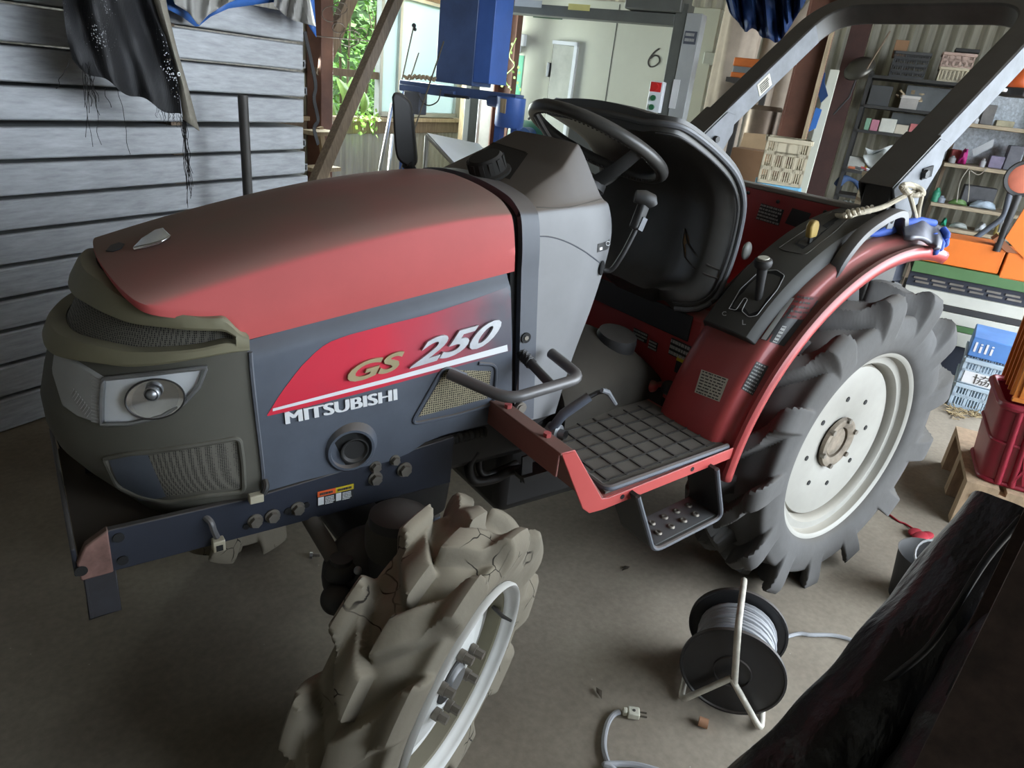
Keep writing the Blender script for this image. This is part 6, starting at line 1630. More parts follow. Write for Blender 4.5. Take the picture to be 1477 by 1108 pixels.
tag(obj('blue_tarp', G().grid(A), M_btarp, ang=80, solid=.003), 'crumpled dark blue tarp hanging above the beige roll', 'tarp')
# orange and grey tub
OA = 5.4
p0, p1, p2 = onA((1059, 82), OA), onA((1097, 95), OA), onA((1061, 112), OA)
sh_z = p2.z
t = thing('wall_shelf', W(OA + .1, p0.dot(BX), sh_z), 'dark board carrying an orange and grey tub behind the roll bar', 'shelf')
obj('board', G().abox(OA - .02, OA + .6, p1.dot(BX) - .02, p0.dot(BX) + .02, sh_z - .03, sh_z), M_dark, t)
for b_ in (p1.dot(BX) - .0, p0.dot(BX) - .03): obj('post', G().abox(OA + .5, OA + .54, b_, b_ + .04, 0, sh_z - .03), M_dark, t)
t = thing('tool_case', W(OA + .1, p0.dot(BX) - .1, sh_z), 'orange and grey plastic tool case standing behind the roll bar leg', 'case')
hh = p0.z - sh_z
obj('case_body', G().abox(OA + .01, OA + .22, p1.dot(BX), p0.dot(BX) - .004, sh_z + .03, sh_z + hh - .05), mat('grey_case', (.2, .22, .22), .5), t, bevel=.008)
M_casor = mat('orange_case', (.62, .17, .04), .5)
obj('case_base', G().abox(OA, OA + .23, p1.dot(BX) - .005, p0.dot(BX), sh_z, sh_z + .035), M_casor, t, bevel=.006); obj('case_lid', G().abox(OA, OA + .23, p1.dot(BX) - .005, p0.dot(BX), sh_z + hh - .055, sh_z + hh), M_casor, t, bevel=.01)
# ---- brown steel post, dark post, things wedged between ------------------------------------
PA_ = 5.2
q0, q1 = onA((1150, 90), PA_), onA((1188, 90), PA_)
g = G().abox(PA_, PA_ + .012, q1.dot(BX), q0.dot(BX), 0, ZR).abox(PA_ - .06, PA_ + .07, q1.dot(BX) - .012, q1.dot(BX), 0, ZR).abox(PA_ - .03, PA_ + .07, q0.dot(BX), q0.dot(BX) + .012, 0, ZR)
struct('trim_11', g, M_brown)
struct('trim_12', G().abox(PA_ - .062, PA_ - .058, q1.dot(BX) - .02, q1.dot(BX) + .006, 0, ZR), M_woodl)
q0, q1 = onA((1208, 110), 7.5), onA((1236, 112), 7.5)
struct('trim_13', G().abox(7.5, 7.62, q1.dot(BX), q0.dot(BX), 0, ZR), mat('dark_red_post', (.05, .02, .016), .7, var=.3))
boxpx('narrow_board', (1196, 105), (1209, 108), 6.5, .04, 0, M_cold, 'narrow pale board standing between the two brown posts', 'board', top=onA((1200, 100), 6.5).z)
t = thing('blue_cloth', W(6.4, 0, 0), 'dark blue cloth hanging beside the narrow pale board', 'cloth')
P = [onA(p, 6.42) for p in ((1184, 102), (1190, 105), (1189, 120), (1194, 138), (1184, 148), (1178, 130))]; obj('cloth_fold', G().prism(P, AX * .04), mat('navy_cloth', (.015, .045, .13), .9), t)
P = [onA(p, 6.42) for p in ((1177, 155), (1185, 158), (1176, 185), (1166, 190))]; obj('cloth_end', G().prism(P, AX * .04), mat('blue_cloth', (.04, .16, .5), .8), t)
# ---- dark slotted-angle shelf unit -------------------------------------------------------
SA = 7.6
M_ang = mat('dark_angle_steel', (.035, .034, .032), .6, .2, var=.3, dust=.3)
su_ = thing('shelf_unit', W(SA + .2, -.03, 0), 'dark slotted steel shelf unit against the corrugated end wall', 'shelf')
bl, br_ = .345, -.40
SZ = [1.825, 1.575, 1.36, 1.0, .77, .55]
for b_ in (bl, br_):
    for a_ in (SA, SA + .36):
        obj('upright', G().abox(a_, a_ + .035, b_ - .004, b_, 0, 1.86).abox(a_, a_ + .004, b_ - .035, b_, 0, 1.86), M_ang, su_)
for i, z in enumerate(SZ):
    obj('shelf_board', G().abox(SA, SA + .39, br_, bl, z - .025, z), M_ang, su_)
def on(px, a): return onA(px, a).dot(BX)
def item(name, p0, p1, z, label, cat, m, a=SA + .04, d=.2, h=None, group=None, bevel=.004):
    P, Q = onA(p0, a), onA(p1, a); hh = (P.z - z) if h is None else h
    return tag(obj(name, G().abox(a, a + d, Q.dot(BX), P.dot(BX), z + .001, z + max(.02, hh)), m, bevel=bevel), label, cat, group)
def scrate(name, p0, p1, z, h, label, m, a=SA + .05, d=.24, **k):
    P, Q = onA(p0, a), onA(p1, a); t = thing(name, W(a, P.dot(BX), z), label, 'crate'); crate_parts(t, W(a, P.dot(BX), z + .001), -BX, AX, 0, abs(P.dot(BX) - Q.dot(BX)), d, h, m, th=.01, **k); return t
z = SZ[0]
scrate('grey_crate', (1284, 100), (1334, 108), z, onA((1290, 72), SA).z - z, 'dark grey slatted crate at the left end of the top shelf', M_crgrey, nx=3, rows=4)
item('carton', (1293, 57), (1312, 60), z + .16, 'small brown carton sitting on the dark grey crate', 'carton', M_card, a=SA + .08, d=.12)
scrate('wire_basket', (1353, 108), (1392, 114), z, onA((1356, 95), SA).z - z, 'wire basket under the pale pink basket on the top shelf', M_crcream, nx=7, rows=1)
P = onA((1354, 97), SA); scrate('pink_basket', (1355, 96), (1402, 99), onA((1356, 96), SA).z + .002, onA((1359, 74), SA).z - onA((1356, 96), SA).z, 'pale pink plastic basket on the top shelf right of the grey crate', mat('pink_plastic', (.50, .36, .30), .5), nx=5, rows=2, solid_band=(.5, 1))
item('black_tray', (1380, 66), (1415, 70), onA((1380, 74), SA).z, 'black tray lying on the pale pink basket', 'tray', M_black, h=.03)
z = SZ[1]
item('dark_carton', (1258, 122), (1288, 128), z, 'dark carton at the left end of the second shelf', 'carton', M_crgrey, d=.25)
scrate('white_basket', (1297, 152), (1322, 155), z, .11, 'small white basket full of scraps on the second shelf', mat('white_plastic', (.55, .52, .48), .5), nx=6, rows=4)
g = G(); rg = random.Random(3)
for k in range(9):
    c = onA((rg.uniform(1296, 1328), rg.uniform(130, 142)), SA + .15); g.bar(c, c + V((rg.uniform(-.05, .05), rg.uniform(-.06, .06), rg.uniform(-.05, .03))), .03, .012)
tag(obj('scrap_pieces', g, M_woodl, smooth=False), 'wood and metal scraps heaped in the small white basket', 'scraps', kind='stuff')
item('grey_board', (1310, 120), (1380, 126), z, 'big flat grey board standing at the back of the second shelf', 'board', mat('grey_board', (.2, .21, .21), .7), a=SA + .31, d=.015, h=.21)
z = SZ[2]
cols = [((1250, 170), (1256, 175), (.2, .35, .24), 'pale green'), ((1258, 172), (1268, 178), (.5, .2, .26), 'pink'), ((1272, 170), (1294, 175), (.62, .62, .55), 'large cream'), ((1293, 179), (1311, 182), (.55, .5, .4), 'low beige'), ((1314, 178), (1325, 181), (.52, .16, .16), 'white and red'), ((1328, 178), (1346, 182), (.5, .5, .45), 'speckled grey')]
for k, (p, q, c, w_) in enumerate(cols): item('carton', p, q, z, w_ + ' small carton in the row on the third shelf', 'carton', mat('carton_%d' % k, c, .7, var=.15), d=.12, group='small cartons on the third shelf')
item('grey_sheet', (1290, 155), (1350, 162), z, 'grey sheet leaning behind the small cartons', 'sheet', mat('grey_board', (.2, .21, .21), .7), a=SA + .31, d=.015, h=.18)
z = SZ[3]
A = []
for i in range(12):
    t_ = i / 11; x0 = 1250 + 55 * t_; A.append([onA((x0 + 3 * sin(k), 205 + 4 * sin(3 * t_ * 2 + k) + (k / 7) * (24 + 8 * sin(7 * t_))), SA + .05 + .08 * sin(k * .9) + .05 * sin(9 * t_)) for k in range(8)])
g = G().grid(A); zmn = min(q.z for q in g.v); g.v = [V((q.x, q.y, max(z + .004, q.z - zmn + z + .004))) for q in g.v]
tag(obj('plastic_bag', g, mat('white_plastic_bag', (.58, .6, .58), .35, var=.1), solid=.003, ang=80), 'crumpled white plastic bag on the fourth shelf', 'bag')
item('white_carton', (1226, 225), (1250, 230), z, 'low white carton at the left end of the fourth shelf', 'carton', mat('white_carton', (.42, .42, .38), .7))
tag(obj('yellow_cap', G().lathe([(0, .0), (.045, 0), (.05, .03), (.03, .06), (0, .065)], V((*onA((1256, 222), SA + .28).xy, z + .001)), (0, 0, 1), 20), mat('yellow_plastic', (.55, .32, .02), .5)), 'yellow plastic cap behind the low white carton', 'cap')
rg = random.Random(8)
for k in range(7):
    c = onA((1234 + 9 * k, 240), SA + .03); c.z = z + .018
    col = [(.5, .16, .08), (.12, .12, .12), (.55, .1, .1), (.4, .4, .42), (.35, .16, .06), (.1, .1, .1), (.3, .2, .08)][k]
    nm = ['orange', 'black', 'red', 'steel', 'brown', 'dark', 'tan'][k]
    t = thing('hand_tool', c, nm + ' handled hand tool lying at the front of the fourth shelf', 'tool', 'hand tools on the fourth shelf')
    d = (W(.03 * sin(k), .1, .012 * (k % 3)) ).normalized()
    obj('handle', G().tube([c, c + d * .06], .012, 8), mat('tool_grip_%d' % k, col, .5), t); obj('blade', G().bar(c + d * .06, c + d * .12, .018, .006), M_steel, t)
z = SZ[4]
bp_ = spline([onA(p, SA + .05) for p in ((1206, 268), (1218, 258), (1232, 261), (1246, 276))], 5)
for q in bp_: q.z = max(q.z, z + .05)
tag(obj('blue_cloth_roll', G().tube(bp_, [.03 + .012 * sin(i * .5) for i in range(len(bp_))], 12), mat('denim_blue', (.05, .09, .19), .8, var=.3)), 'rolled denim-blue cloth on the lowest visible shelf', 'cloth')
for k in range(3):
    c = onA((1222 + 7 * k, 280), SA + .1); c.z = SZ[5] + .001; hz = onA((1222, 284 - 3 * k), SA).z
    tag(obj('glass_jar', G().lathe([(0, 0), (.026, 0), (.026, .12), (.02, .14), (.022, .16), (0, .16)], V((c.x, c.y, SZ[5] + .002)), (0, 0, 1), 16), mat('grey_glass', (.2, .21, .2), .2)), ['left', 'middle', 'right'][k] + ' one of three grey jars under the rolled blue cloth', 'jar', 'grey jars on the low shelf')
# wok-like round pan and a thin rod on the post
q = onA((1240, 100), 7.35)
t = thing('round_pan', q, 'round metal pan with a bright rim hanging on the dark red post', 'pan')
obj('pan_bowl', G().lathe([(.13, 0), (.125, .02), (.09, .055), (0, .07)], q, (AX * -.5 + BX * .3 + V((0, 0, .5))), 32), mat('dull_pan', (.12, .115, .10), .35, .7), t, solid=.004)
obj('pan_handle', G().tube([q, onA((1225, 140), 7.3), onA((1202, 165), 7.3)], .008, 8), M_black, t)
tag(obj('thin_rod', G().tube([onA((1284, 45), 7.2), onA((1250, 100), 7.15)], .007, 8), M_wood), 'thin stick leaning above the round metal pan', 'stick')
# ---- wooden shelves on the right of the end wall -----------------------------------------
RA_ = 7.3
M_shw = mat('dusty_shelf_board', (.36, .29, .20), .85, var=.25, scale=5, streak=(2, 2, 14))
rs_ = thing('wooden_shelves', W(RA_ + .2, -.8, 0), 'wooden wall shelves crowded with tools behind the rear wheel', 'shelf')
RZs = [1.515, 1.183, .848, .655]
for z in RZs: obj('shelf_board', G().abox(RA_, RA_ + .42, -1.55, -.455, z - .03, z), M_shw, rs_, bevel=.003)
for b_ in (-.47, -1.05, -1.53): obj('shelf_post', G().abox(RA_ + .36, RA_ + .41, b_ - .03, b_, 0, 2.0), M_wood, rs_)
struct('trim_14', G().abox(RA_ + .5, RA_ + .52, -1.6, -.46, 1.19, 1.95), mat('speckled_foam_board', (.50, .54, .58), .8, var=.35, scale=40))
clutter = [  # pixel left/right, shelf, height px, colour, name, label, category
    ((1386, 175), (1400, 177), 0, .07, (.08, .08, .10), 'plastic_bottle', 'dark little bottle on the highest wooden shelf', 'bottle', 1),
    ((1403, 175), (1412, 176), 0, .05, (.55, .55, .55), 'mug', 'small white mug on the highest wooden shelf', 'mug', 1),
    ((1420, 155), (1438, 158), 0, .16, (.16, .15, .14), 'old_camera', 'boxy grey device with a red base on the highest wooden shelf', 'device', 0),
    ((1440, 168), (1466, 172), 0, .05, (.42, .37, .24), 'flat_box', 'flat tan box on the highest wooden shelf', 'box', 0),
    ((1386, 222), (1398, 225), 1, .13, (.42, .02, .18), 'magenta_pouch', 'magenta pouch on the second wooden shelf', 'pouch', 2),
    ((1370, 226), (1380, 228), 1, .06, (.2, .2, .2), 'dark_tin', 'dark tin at the left of the second wooden shelf', 'tin', 1),
    ((1376, 212), (1390, 213), 1, .11, (.5, .1, .1), 'red_box', 'red box behind the magenta pouch', 'box', 0),
    ((1428, 230), (1448, 234), 1, .10, (.19, .16, .24), 'purple_case', 'purple-grey case at the right of the second wooden shelf', 'case', 0),
    ((1460, 205), (1480, 210), 1, .2, (.11, .11, .13), 'toolbox', 'dark toolbox at the far right of the second wooden shelf', 'toolbox', 0),
    ((1412, 240), (1420, 242), 1, .07, (.33, .33, .34), 'spray_can', 'silver can on the second wooden shelf', 'can', 1),
    ((1347, 275), (1358, 278), 2, .12, (.03, .22, .13), 'green_bottle', 'dark green bottle beside the roll bar hinge', 'bottle', 1),
    ((1352, 286), (1364, 289), 2, .06, (.18, .2, .24), 'grey_tin', 'grey tin on the third wooden shelf beside the green bottle', 'tin', 1),
    ((1392, 269), (1440, 273), 2, .17, (.06, .06, .065), 'black_case', 'long black case at the back of the third wooden shelf', 'case', 0),
    ((1370, 290), (1396, 298), 2, .05, (.12, .22, .07), 'green_bag', 'folded green bag on the third wooden shelf', 'bag', 2),
    ((1402, 290), (1440, 300), 2, .07, (.36, .43, .50), 'plastic_bundle', 'crumpled pale blue plastic bundle on the third wooden shelf', 'bundle', 2),
    ((1358, 322), (1366, 324), 3, .07, (.02, .28, .16), 'green_bundle', 'bright green bundle on the lowest wooden shelf', 'bundle', 2),
    ((1372, 322), (1398, 328), 3, .05, (.3, .32, .3), 'parts_pile', 'heap of grey fittings on the lowest wooden shelf', 'fittings', 2),
    ((1410, 325), (1425, 330), 3, .08, (.5, .52, .54), 'white_bundle', 'small white bundle on the lowest wooden shelf', 'bundle', 2),
    ((1436, 328), (1444, 331), 3, .14, (.3, .22, .06), 'brass_can', 'brass-coloured can at the right of the lowest wooden shelf', 'can', 1)]
for k, (p, q, s, h, c, nm, lab, cat, kind) in enumerate(clutter):
    a = RA_ + (.05 if kind else .2); b0_, b1_ = onA(q, a).dot(BX), onA(p, a).dot(BX); z = RZs[s] + .001; m = mat('clutter_%d' % k, c, .5, var=.25, scale=14)
    if kind == 0: g = G().abox(a, a + .16, b0_, b1_, z, z + h); o_ = obj(nm, g, m, bevel=.006)
    elif kind == 1:
        r = abs(b1_ - b0_) / 2; o_ = obj(nm, G().lathe([(0, 0), (r, 0), (r, h * .7), (r * .5, h * .85), (r * .45, h), (0, h)], W(a + r, (b0_ + b1_) / 2, z), (0, 0, 1), 18), m)
    else:
        rg = random.Random(k); A = []
        for i in range(10):
            t_ = i / 9; rr = h * .5 * (sin(pi * min(1, max(.04, t_)))) ** .5
            A.append([W(a + .07, b1_ + (b0_ - b1_) * t_, z + rr) + (AX * cos(j * pi / 6) * 1.3 + V((0, 0, 1)) * sin(j * pi / 6)) * rr * (1 + .25 * sin(2.1 * j + i) * (1 if sin(j * pi / 6) > -.5 else 0)) for j in range(12)])
        g = G().grid(A, cv=True); g.add(A[0], [tuple(range(12))]); g.add(A[-1], [tuple(range(11, -1, -1))]); zz = min(v.z for v in g.v); g.v = [V((v.x, v.y, v.z + z - zz)) for v in g.v]; o_ = obj(nm, g, m, ang=70)
    tag(o_, lab, cat)
# saw-like steel plate, cords
P = [onA(p, RA_ + .1) for p in ((1402, 216), (1434, 200), (1432, 212), (1404, 226))]; tag(obj('saw_plate', G().prism(P, AX * .01), M_steel), 'wide steel blade lying across the second wooden shelf', 'blade')
tag(obj('looped_rope', G().tube(spline([onA((1398, 242), RA_ - .02), onA((1385, 262), RA_ - .02), onA((1380, 292), RA_ - .02)], 6), .004, 6).tube(spline([onA((1398, 246), RA_ - .02), onA((1398, 270), RA_ - .02), onA((1396, 291), RA_ - .02)], 6), .004, 6).tube(spline([onA((1400, 246), RA_ - .02), onA((1412, 252), RA_ - .02), onA((1424, 242), RA_ - .02)], 6), .004, 6), mat('pale_cord', (.34, .31, .26), .8)), 'pale cords looping down from the second wooden shelf', 'cord')
tag(obj('black_hose', G().tube(spline([onA((1400, 348), 6.2), onA((1425, 330), 6.2), onA((1447, 312), 6.2), onA((1455, 285), 6.2), onA((1462, 262), 6.2)], 8), .02, 10), M_slate), 'thick dark hose in front of the right end of the wooden shelves', 'hose')
g = G()
for i in range(5):
    g.tube([onA((1440 + 3 * i, 335 - 3 * i), 6.3), onA((1450 + 3.5 * i, 300 - 5 * i), 6.3)], .008, 6)
tag(obj('hose_bundle', g, M_steel), 'bundle of steel hydraulic tubes standing beside the dark hose', 'tubes')
# ---- orange farm implement beyond the rear wheel --------------------------------------------
IA = 5.0
M_oran = mat('orange_machine_paint', (.72, .17, .02), .45, var=.1, dust=.15)
M_gre = mat('green_machine_paint', (.07, .15, .055), .5, var=.12)
M_pale = mat('pale_machine_bar', (.48, .47, .41), .6, var=.1)
im = thing('orange_implement', W(IA + .2, -.8, 0), 'orange and green farm implement standing beyond the rear wheel', 'implement')
def zA(p, a=IA): return onA(p, a).z
bL_, bM_, bR_ = -.33, onA((1442, 390), IA).dot(BX), -1.5
z1, z0 = zA((1380, 345)), zA((1380, 385))
obj('orange_beam', G().abox(IA, IA + .30, bM_ + .004, bL_, z0, z1), M_oran, im, bevel=.006)
obj('orange_end', G().abox(IA - .01, IA + .30, bR_, bM_ - .004, z0 - .02, z1 - .02), M_oran, im, bevel=.006)
obj('green_beam', G().abox(IA - .01, IA + .32, bR_, bL_, z0 - .075, z0 - .004), M_gre, im, bevel=.004)
zg = z0 - .075
g = G().abox(IA + .03, IA + .05, bR_, bL_, zg - .09, zg)
obj('dark_grille', g, M_frame, im)
g = G()
for k in range(10):
    b_ = bL_ - .03 - k * .1; g.abox(IA + .02, IA + .032, b_ - .075, b_, zg - .042, zg - .03); g.abox(IA + .02, IA + .032, b_ - .09, b_ - .015, zg - .066, zg - .054)
obj('grille_bar', g, M_bolt, im, smooth=False)
zz = zg - .09
for h, m, nm in ((.075, M_pale, 'pale_bar'), (.04, M_black, 'dark_bar'), (.07, M_pale, 'pale_bar'), (.04, M_gre, 'green_bar'), (.09, M_pale, 'pale_bar')):
    obj(nm, G().abox(IA + .01, IA + .28, bR_, bL_, zz - h, zz - .002), m, im, bevel=.003); zz -= h
obj('implement_skid', G().abox(IA + .05, IA + .25, bR_, bL_ - .02, 0, zz - .002), M_frame, im)
P = [onA(p, IA - .02) for p in ((1478, 300), (1450, 344), (1476, 372), (1500, 385), (1510, 300))]; obj('orange_guard', G().prism(P, AX * .012), M_oran, im)
P = [onA(p, IA - .01) for p in ((1432, 346), (1441, 340), (1468, 366), (1452, 364))]; obj('brown_bracket', G().prism(P, AX * .12), mat('brown_bracket', (.28, .10, .04), .6), im)
q = onA((1478, 258), IA - .0); obj('round_lamp', G().lathe([(0, -.01), (.075, -.005), (.082, .0), (.082, .05), (.07, .09), (0, .1)], q, AX, 28), mat('salmon_lens', (.62, .19, .12), .4), im)
obj('lamp_ring', G().lathe([(.080, -.006), (.098, -.010), (.102, .01), (.09, .02), (.08, .02)], q, AX, 28, closed=True), M_black, im)
obj('lamp_stem', G().tube([q + V((0, 0, -.09)), V((q.x, q.y, z1 - .03))], .02, 10), M_black, im)
q = onA((1470, 118), IA + .4)
bt = thing('chain_saw', V((q.x, q.y, q.z)), 'orange and black engine tool hanging at the right edge beside the roll bar', 'engine tool')
obj('engine_cover', G().ball(q, .09, 14, (1, 1, .85)), mat('deep_orange_cover', (.5, .09, .02), .4), bt)
obj('engine_base', G().box(q + V((0, 0, -.06)), (.17, .17, .05)), M_black, bt, bevel=.01)
for k, px in enumerate(((1448, 118), (1446, 130))): obj('white_grip', G().box(onA(px, IA + .35), (.09, .06, .02)), M_white, bt, bevel=.006)
obj('dark_grip', G().box(onA((1452, 108), IA + .38), (.14, .08, .03)), M_black, bt, bevel=.006)
obj('hanging_strap', G().bar(q, V((q.x, q.y, ZR)), .02, .006), M_black, bt)
# ---- pale blue harvest crates on the floor -----------------------------------------------------
CA_ = onA((1385, 588), 4.26)
o_ = Z((1366, 584), 0); u3 = (-BX + AX * -.12).normalized(); v3 = (AX + BX * -.12).normalized()
hz = .145
cr1 = thing('harvest_crate', o_, 'pale blue slatted harvest crate on the floor, bottom of the pair by the orange crate', 'crate', 'pale blue harvest crates'); crate_parts(cr1, V((o_.x, o_.y, .001)), u3, v3, 0, .30, .4, hz, M_crwh, nx=4, ny=4, rows=2)
cr2 = thing('harvest_crate', o_ + V((0, 0, hz + .004)), 'pale blue harvest crate with a dark painted character, top of the pair', 'crate', 'pale blue harvest crates'); crate_parts(cr2, V((o_.x, o_.y, hz + .004)), u3, v3, 0, .30, .4, hz, M_crwh, nx=4, ny=4, rows=2)
wp = V((o_.x, o_.y, hz + .01)) - v3 * .002 + u3 * .02
bd_ = obj('white_band', G().prism([wp + u3 * 0, wp + u3 * .17, wp + u3 * .17 + V((0, 0, .068)), wp + V((0, 0, .068))], -v3 * .002), M_white, cr2, smooth=False)
obj('painted_character', text_g('協', wp + u3 * .045 - v3 * .003 + V((0, 0, .006)), u3 * .085, V((0, 0, .056)), .001), M_print, bd_, smooth=False)
o2 = V((o_.x, o_.y, 2 * hz + .01)) + v3 * .02 - u3 * .0
cr3 = thing('blue_box', o2, 'blue box with white letters on top of the pale blue harvest crates', 'box')
obj('box_body', G().hexa([o2, o2 + u3 * .27, o2 + u3 * .27 + v3 * .36, o2 + v3 * .36] + [q + V((0, 0, .11)) for q in (o2, o2 + u3 * .27, o2 + u3 * .27 + v3 * .36, o2 + v3 * .36)]), mat('mid_blue_plastic', (.10, .24, .55), .45, var=.15), cr3, bevel=.006)
obj('box_lettering', text_g('lili', o2 - v3 * .002 + u3 * .02 + V((0, 0, .03)), u3 * .09, V((0, 0, .055)), .001), M_white, cr3, smooth=False)
g = G(); rg = random.Random(6)
for k in range(60):
    c = o_ + u3 * (.16 + rg.uniform(-.03, .08)) - v3 * rg.uniform(.0, .02) + V((0, 0, 2 * hz + .02 + rg.uniform(0, .12))); g.bar(c, c + V((rg.uniform(-1, 1), rg.uniform(-1, 1), rg.uniform(-1, 1))).normalized() * .03, .003, .002)
# straw and sweepings near the crates
g = G()
for k in range(110):
    c = Z((rg.uniform(1368, 1432), rg.uniform(588, 604)), .006); d = V((rg.uniform(-1, 1), rg.uniform(-1, 1), .15)).normalized(); g.bar(c, c + d * rg.uniform(.02, .06), .004, .003)
tag(obj('straw_litter', g, mat('straw', (.34, .26, .14), .9), smooth=False), 'straw and sweepings on the floor before the pale blue crates', 'litter', kind='stuff')
# ---- wooden pallet with red crate and orange crate, right edge ------------------------------------
f0 = Z((1369, 755), 0)
u4 = (V((cos(radians(-62)), sin(radians(-62)), 0))); v4 = V((cos(radians(28)), sin(radians(28)), 0))
ph_ = .195
pa = thing('wooden_pallet', f0, 'pale wooden pallet on the floor under the dark red crate', 'pallet')
def pb(s0, s1, t0, t1, z0, z1):
    P = [f0 + u4 * s0 + v4 * t0, f0 + u4 * s1 + v4 * t0, f0 + u4 * s1 + v4 * t1, f0 + u4 * s0 + v4 * t1]; return G().hexa([q + V((0, 0, z0)) for q in P] + [q + V((0, 0, z1)) for q in P])
M_pal = mat('pale_pallet_wood', (.42, .30, .19), .8, var=.25, scale=4, streak=(10, 10, 3))
for t0, t1 in ((0, .07), (.26, .33), (.53, .60)): obj('pallet_bearer', pb(0, .8, t0, t1, 0, ph_ - .02), M_pal, pa)
for k in range(6): obj('pallet_board', pb(.0 + k * .135, .11 + k * .135, 0, .6, ph_ - .02, ph_), M_pal, pa)
q = f0 + u4 * .035 - v4 * .001 + V((0, 0, ph_ - .05)); obj('nail_head', G().cyl(q, q - v4 * .004, .008, 12), M_rust, pa)
ro = f0 + u4 * .012 + v4 * .02 + V((0, 0, ph_ + .001)); rh = .335
rc_ = thing('red_crate', ro, 'dark red plastic crate standing on the wooden pallet at the right edge', 'crate')
M_rp = M_crred
def shell(root, o, u, v, wu, wv, h, m, taper=.03):
    g = G(); P0 = [o + u * taper + v * taper, o + u * (wu - taper) + v * taper, o + u * (wu - taper) + v * (wv - taper), o + u * taper + v * (wv - taper)]
    P1 = [o, o + u * wu, o + u * wu + v * wv, o + v * wv]
    n = 14; A = []
    for i in range(n + 1):
        z = h * i / n; A.append([p.lerp(q, i / n) + V((0, 0, z)) for p, q in zip(P0, P1)])
    loop = [[*fillet([r[3].lerp(r[0], .5), r[0], r[1], r[2], r[3], r[3].lerp(r[0], .5)], .05, 5)][:-1] for r in A]
    g.grid(loop, cv=True); g.add(loop[0], [tuple(range(len(loop[0])))])
    return g
obj('crate_wall', shell(rc_, ro, u4, v4, .54, .37, rh, M_rp), M_rp, rc_, solid=.006, ang=50)
for z, e in ((rh - .03, .03), (rh * .5, .016), (.0, .02)):
    g = G(); tt = .03 * (1 - (z + e / 2) / rh); P = [ro + u4 * tt + v4 * tt, ro + u4 * (.54 - tt) + v4 * tt, ro + u4 * (.54 - tt) + v4 * (.37 - tt), ro + u4 * tt + v4 * (.37 - tt)]
    lp = fillet([P[3].lerp(P[0], .5), *P, P[3].lerp(P[0], .5)], .05, 5)[:-1]; obj('crate_band', G().tube([q + V((0, 0, z + e / 2)) for q in lp], e * .5, 8, closed=True), M_rp, rc_)
g = G()
for r in range(2):
    for k in range(11):
        for dx in (0, 1):
            s = .13 + k * .036; z0_, z1_ = .03 + r * .16, .03 + r * .16 + .12
            a_ = ro + u4 * (s if dx == 0 else s + .036) + v4 * (.018 - .008 * r - .004) + V((0, 0, z0_)); b_ = ro + u4 * (s + .036 if dx == 0 else s) + v4 * (.010 - .008 * r - .004) + V((0, 0, z1_)); g.bar(a_, b_, .008, .008, up=v4)
obj('lattice_ribs', g, M_rp, rc_, smooth=False)
for s in (.06, .105): obj('corner_rib', G().tube([ro + u4 * (.03 + s) + v4 * .024 + V((0, 0, .01)), ro + u4 * s + v4 * -.002 + V((0, 0, rh - .02))], .012, 10), M_rp, rc_)
oo = ro + u4 * .02 + v4 * .015 + V((0, 0, rh + .012)); oh = .40
oc = thing('orange_crate', oo, 'orange slatted crate stacked on the dark red crate at the right edge', 'crate')
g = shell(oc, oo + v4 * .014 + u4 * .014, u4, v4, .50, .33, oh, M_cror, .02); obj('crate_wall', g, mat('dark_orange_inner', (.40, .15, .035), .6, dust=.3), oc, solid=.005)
for k in range(9):
    s = .012 + k * .062; obj('slat', G().bar(oo + u4 * (s + .018) + v4 * .012 + V((0, 0, .0)), oo + u4 * (s) + v4 * -.006 + V((0, 0, oh)), .02, .026, up=v4), M_cror, oc, bevel=.003)
for z in (.0, .15, .28, oh - .012): obj('crate_band', G().bar(oo - v4 * .006 + u4 * -.0 + V((0, 0, z + .006)), oo - v4 * .006 + u4 * .52 + V((0, 0, z + .006)), .02, .012), M_cror, oc)
for k in range(6):
    s = .01 + k * .06; obj('slat', G().bar(oo + v4 * s + u4 * .014 + V((0, 0, 0)), oo + v4 * s + u4 * 0 + V((0, 0, oh)), .012, .02, up=u4), M_cror, oc)
tl_ = oo + u4 * .06 + v4 * .02 + V((0, 0, oh + .002)); lid = thing('teal_container', tl_, 'teal plastic container sitting in the top of the orange crate', 'container'); obj('container_body', G().hexa([tl_ + u4 * .0 + V((0, 0, -.03)), tl_ + u4 * .3 + V((0, 0, -.03)), tl_ + u4 * .3 + v4 * .2 + V((0, 0, -.03)), tl_ + v4 * .2 + V((0, 0, -.03)), tl_ + V((0, 0, .08)), tl_ + u4 * .3 + V((0, 0, .08)), tl_ + u4 * .3 + v4 * .2 + V((0, 0, .08)), tl_ + v4 * .2 + V((0, 0, .08))]), mat('teal_plastic', (.09, .24, .28), .5), lid, bevel=.01)
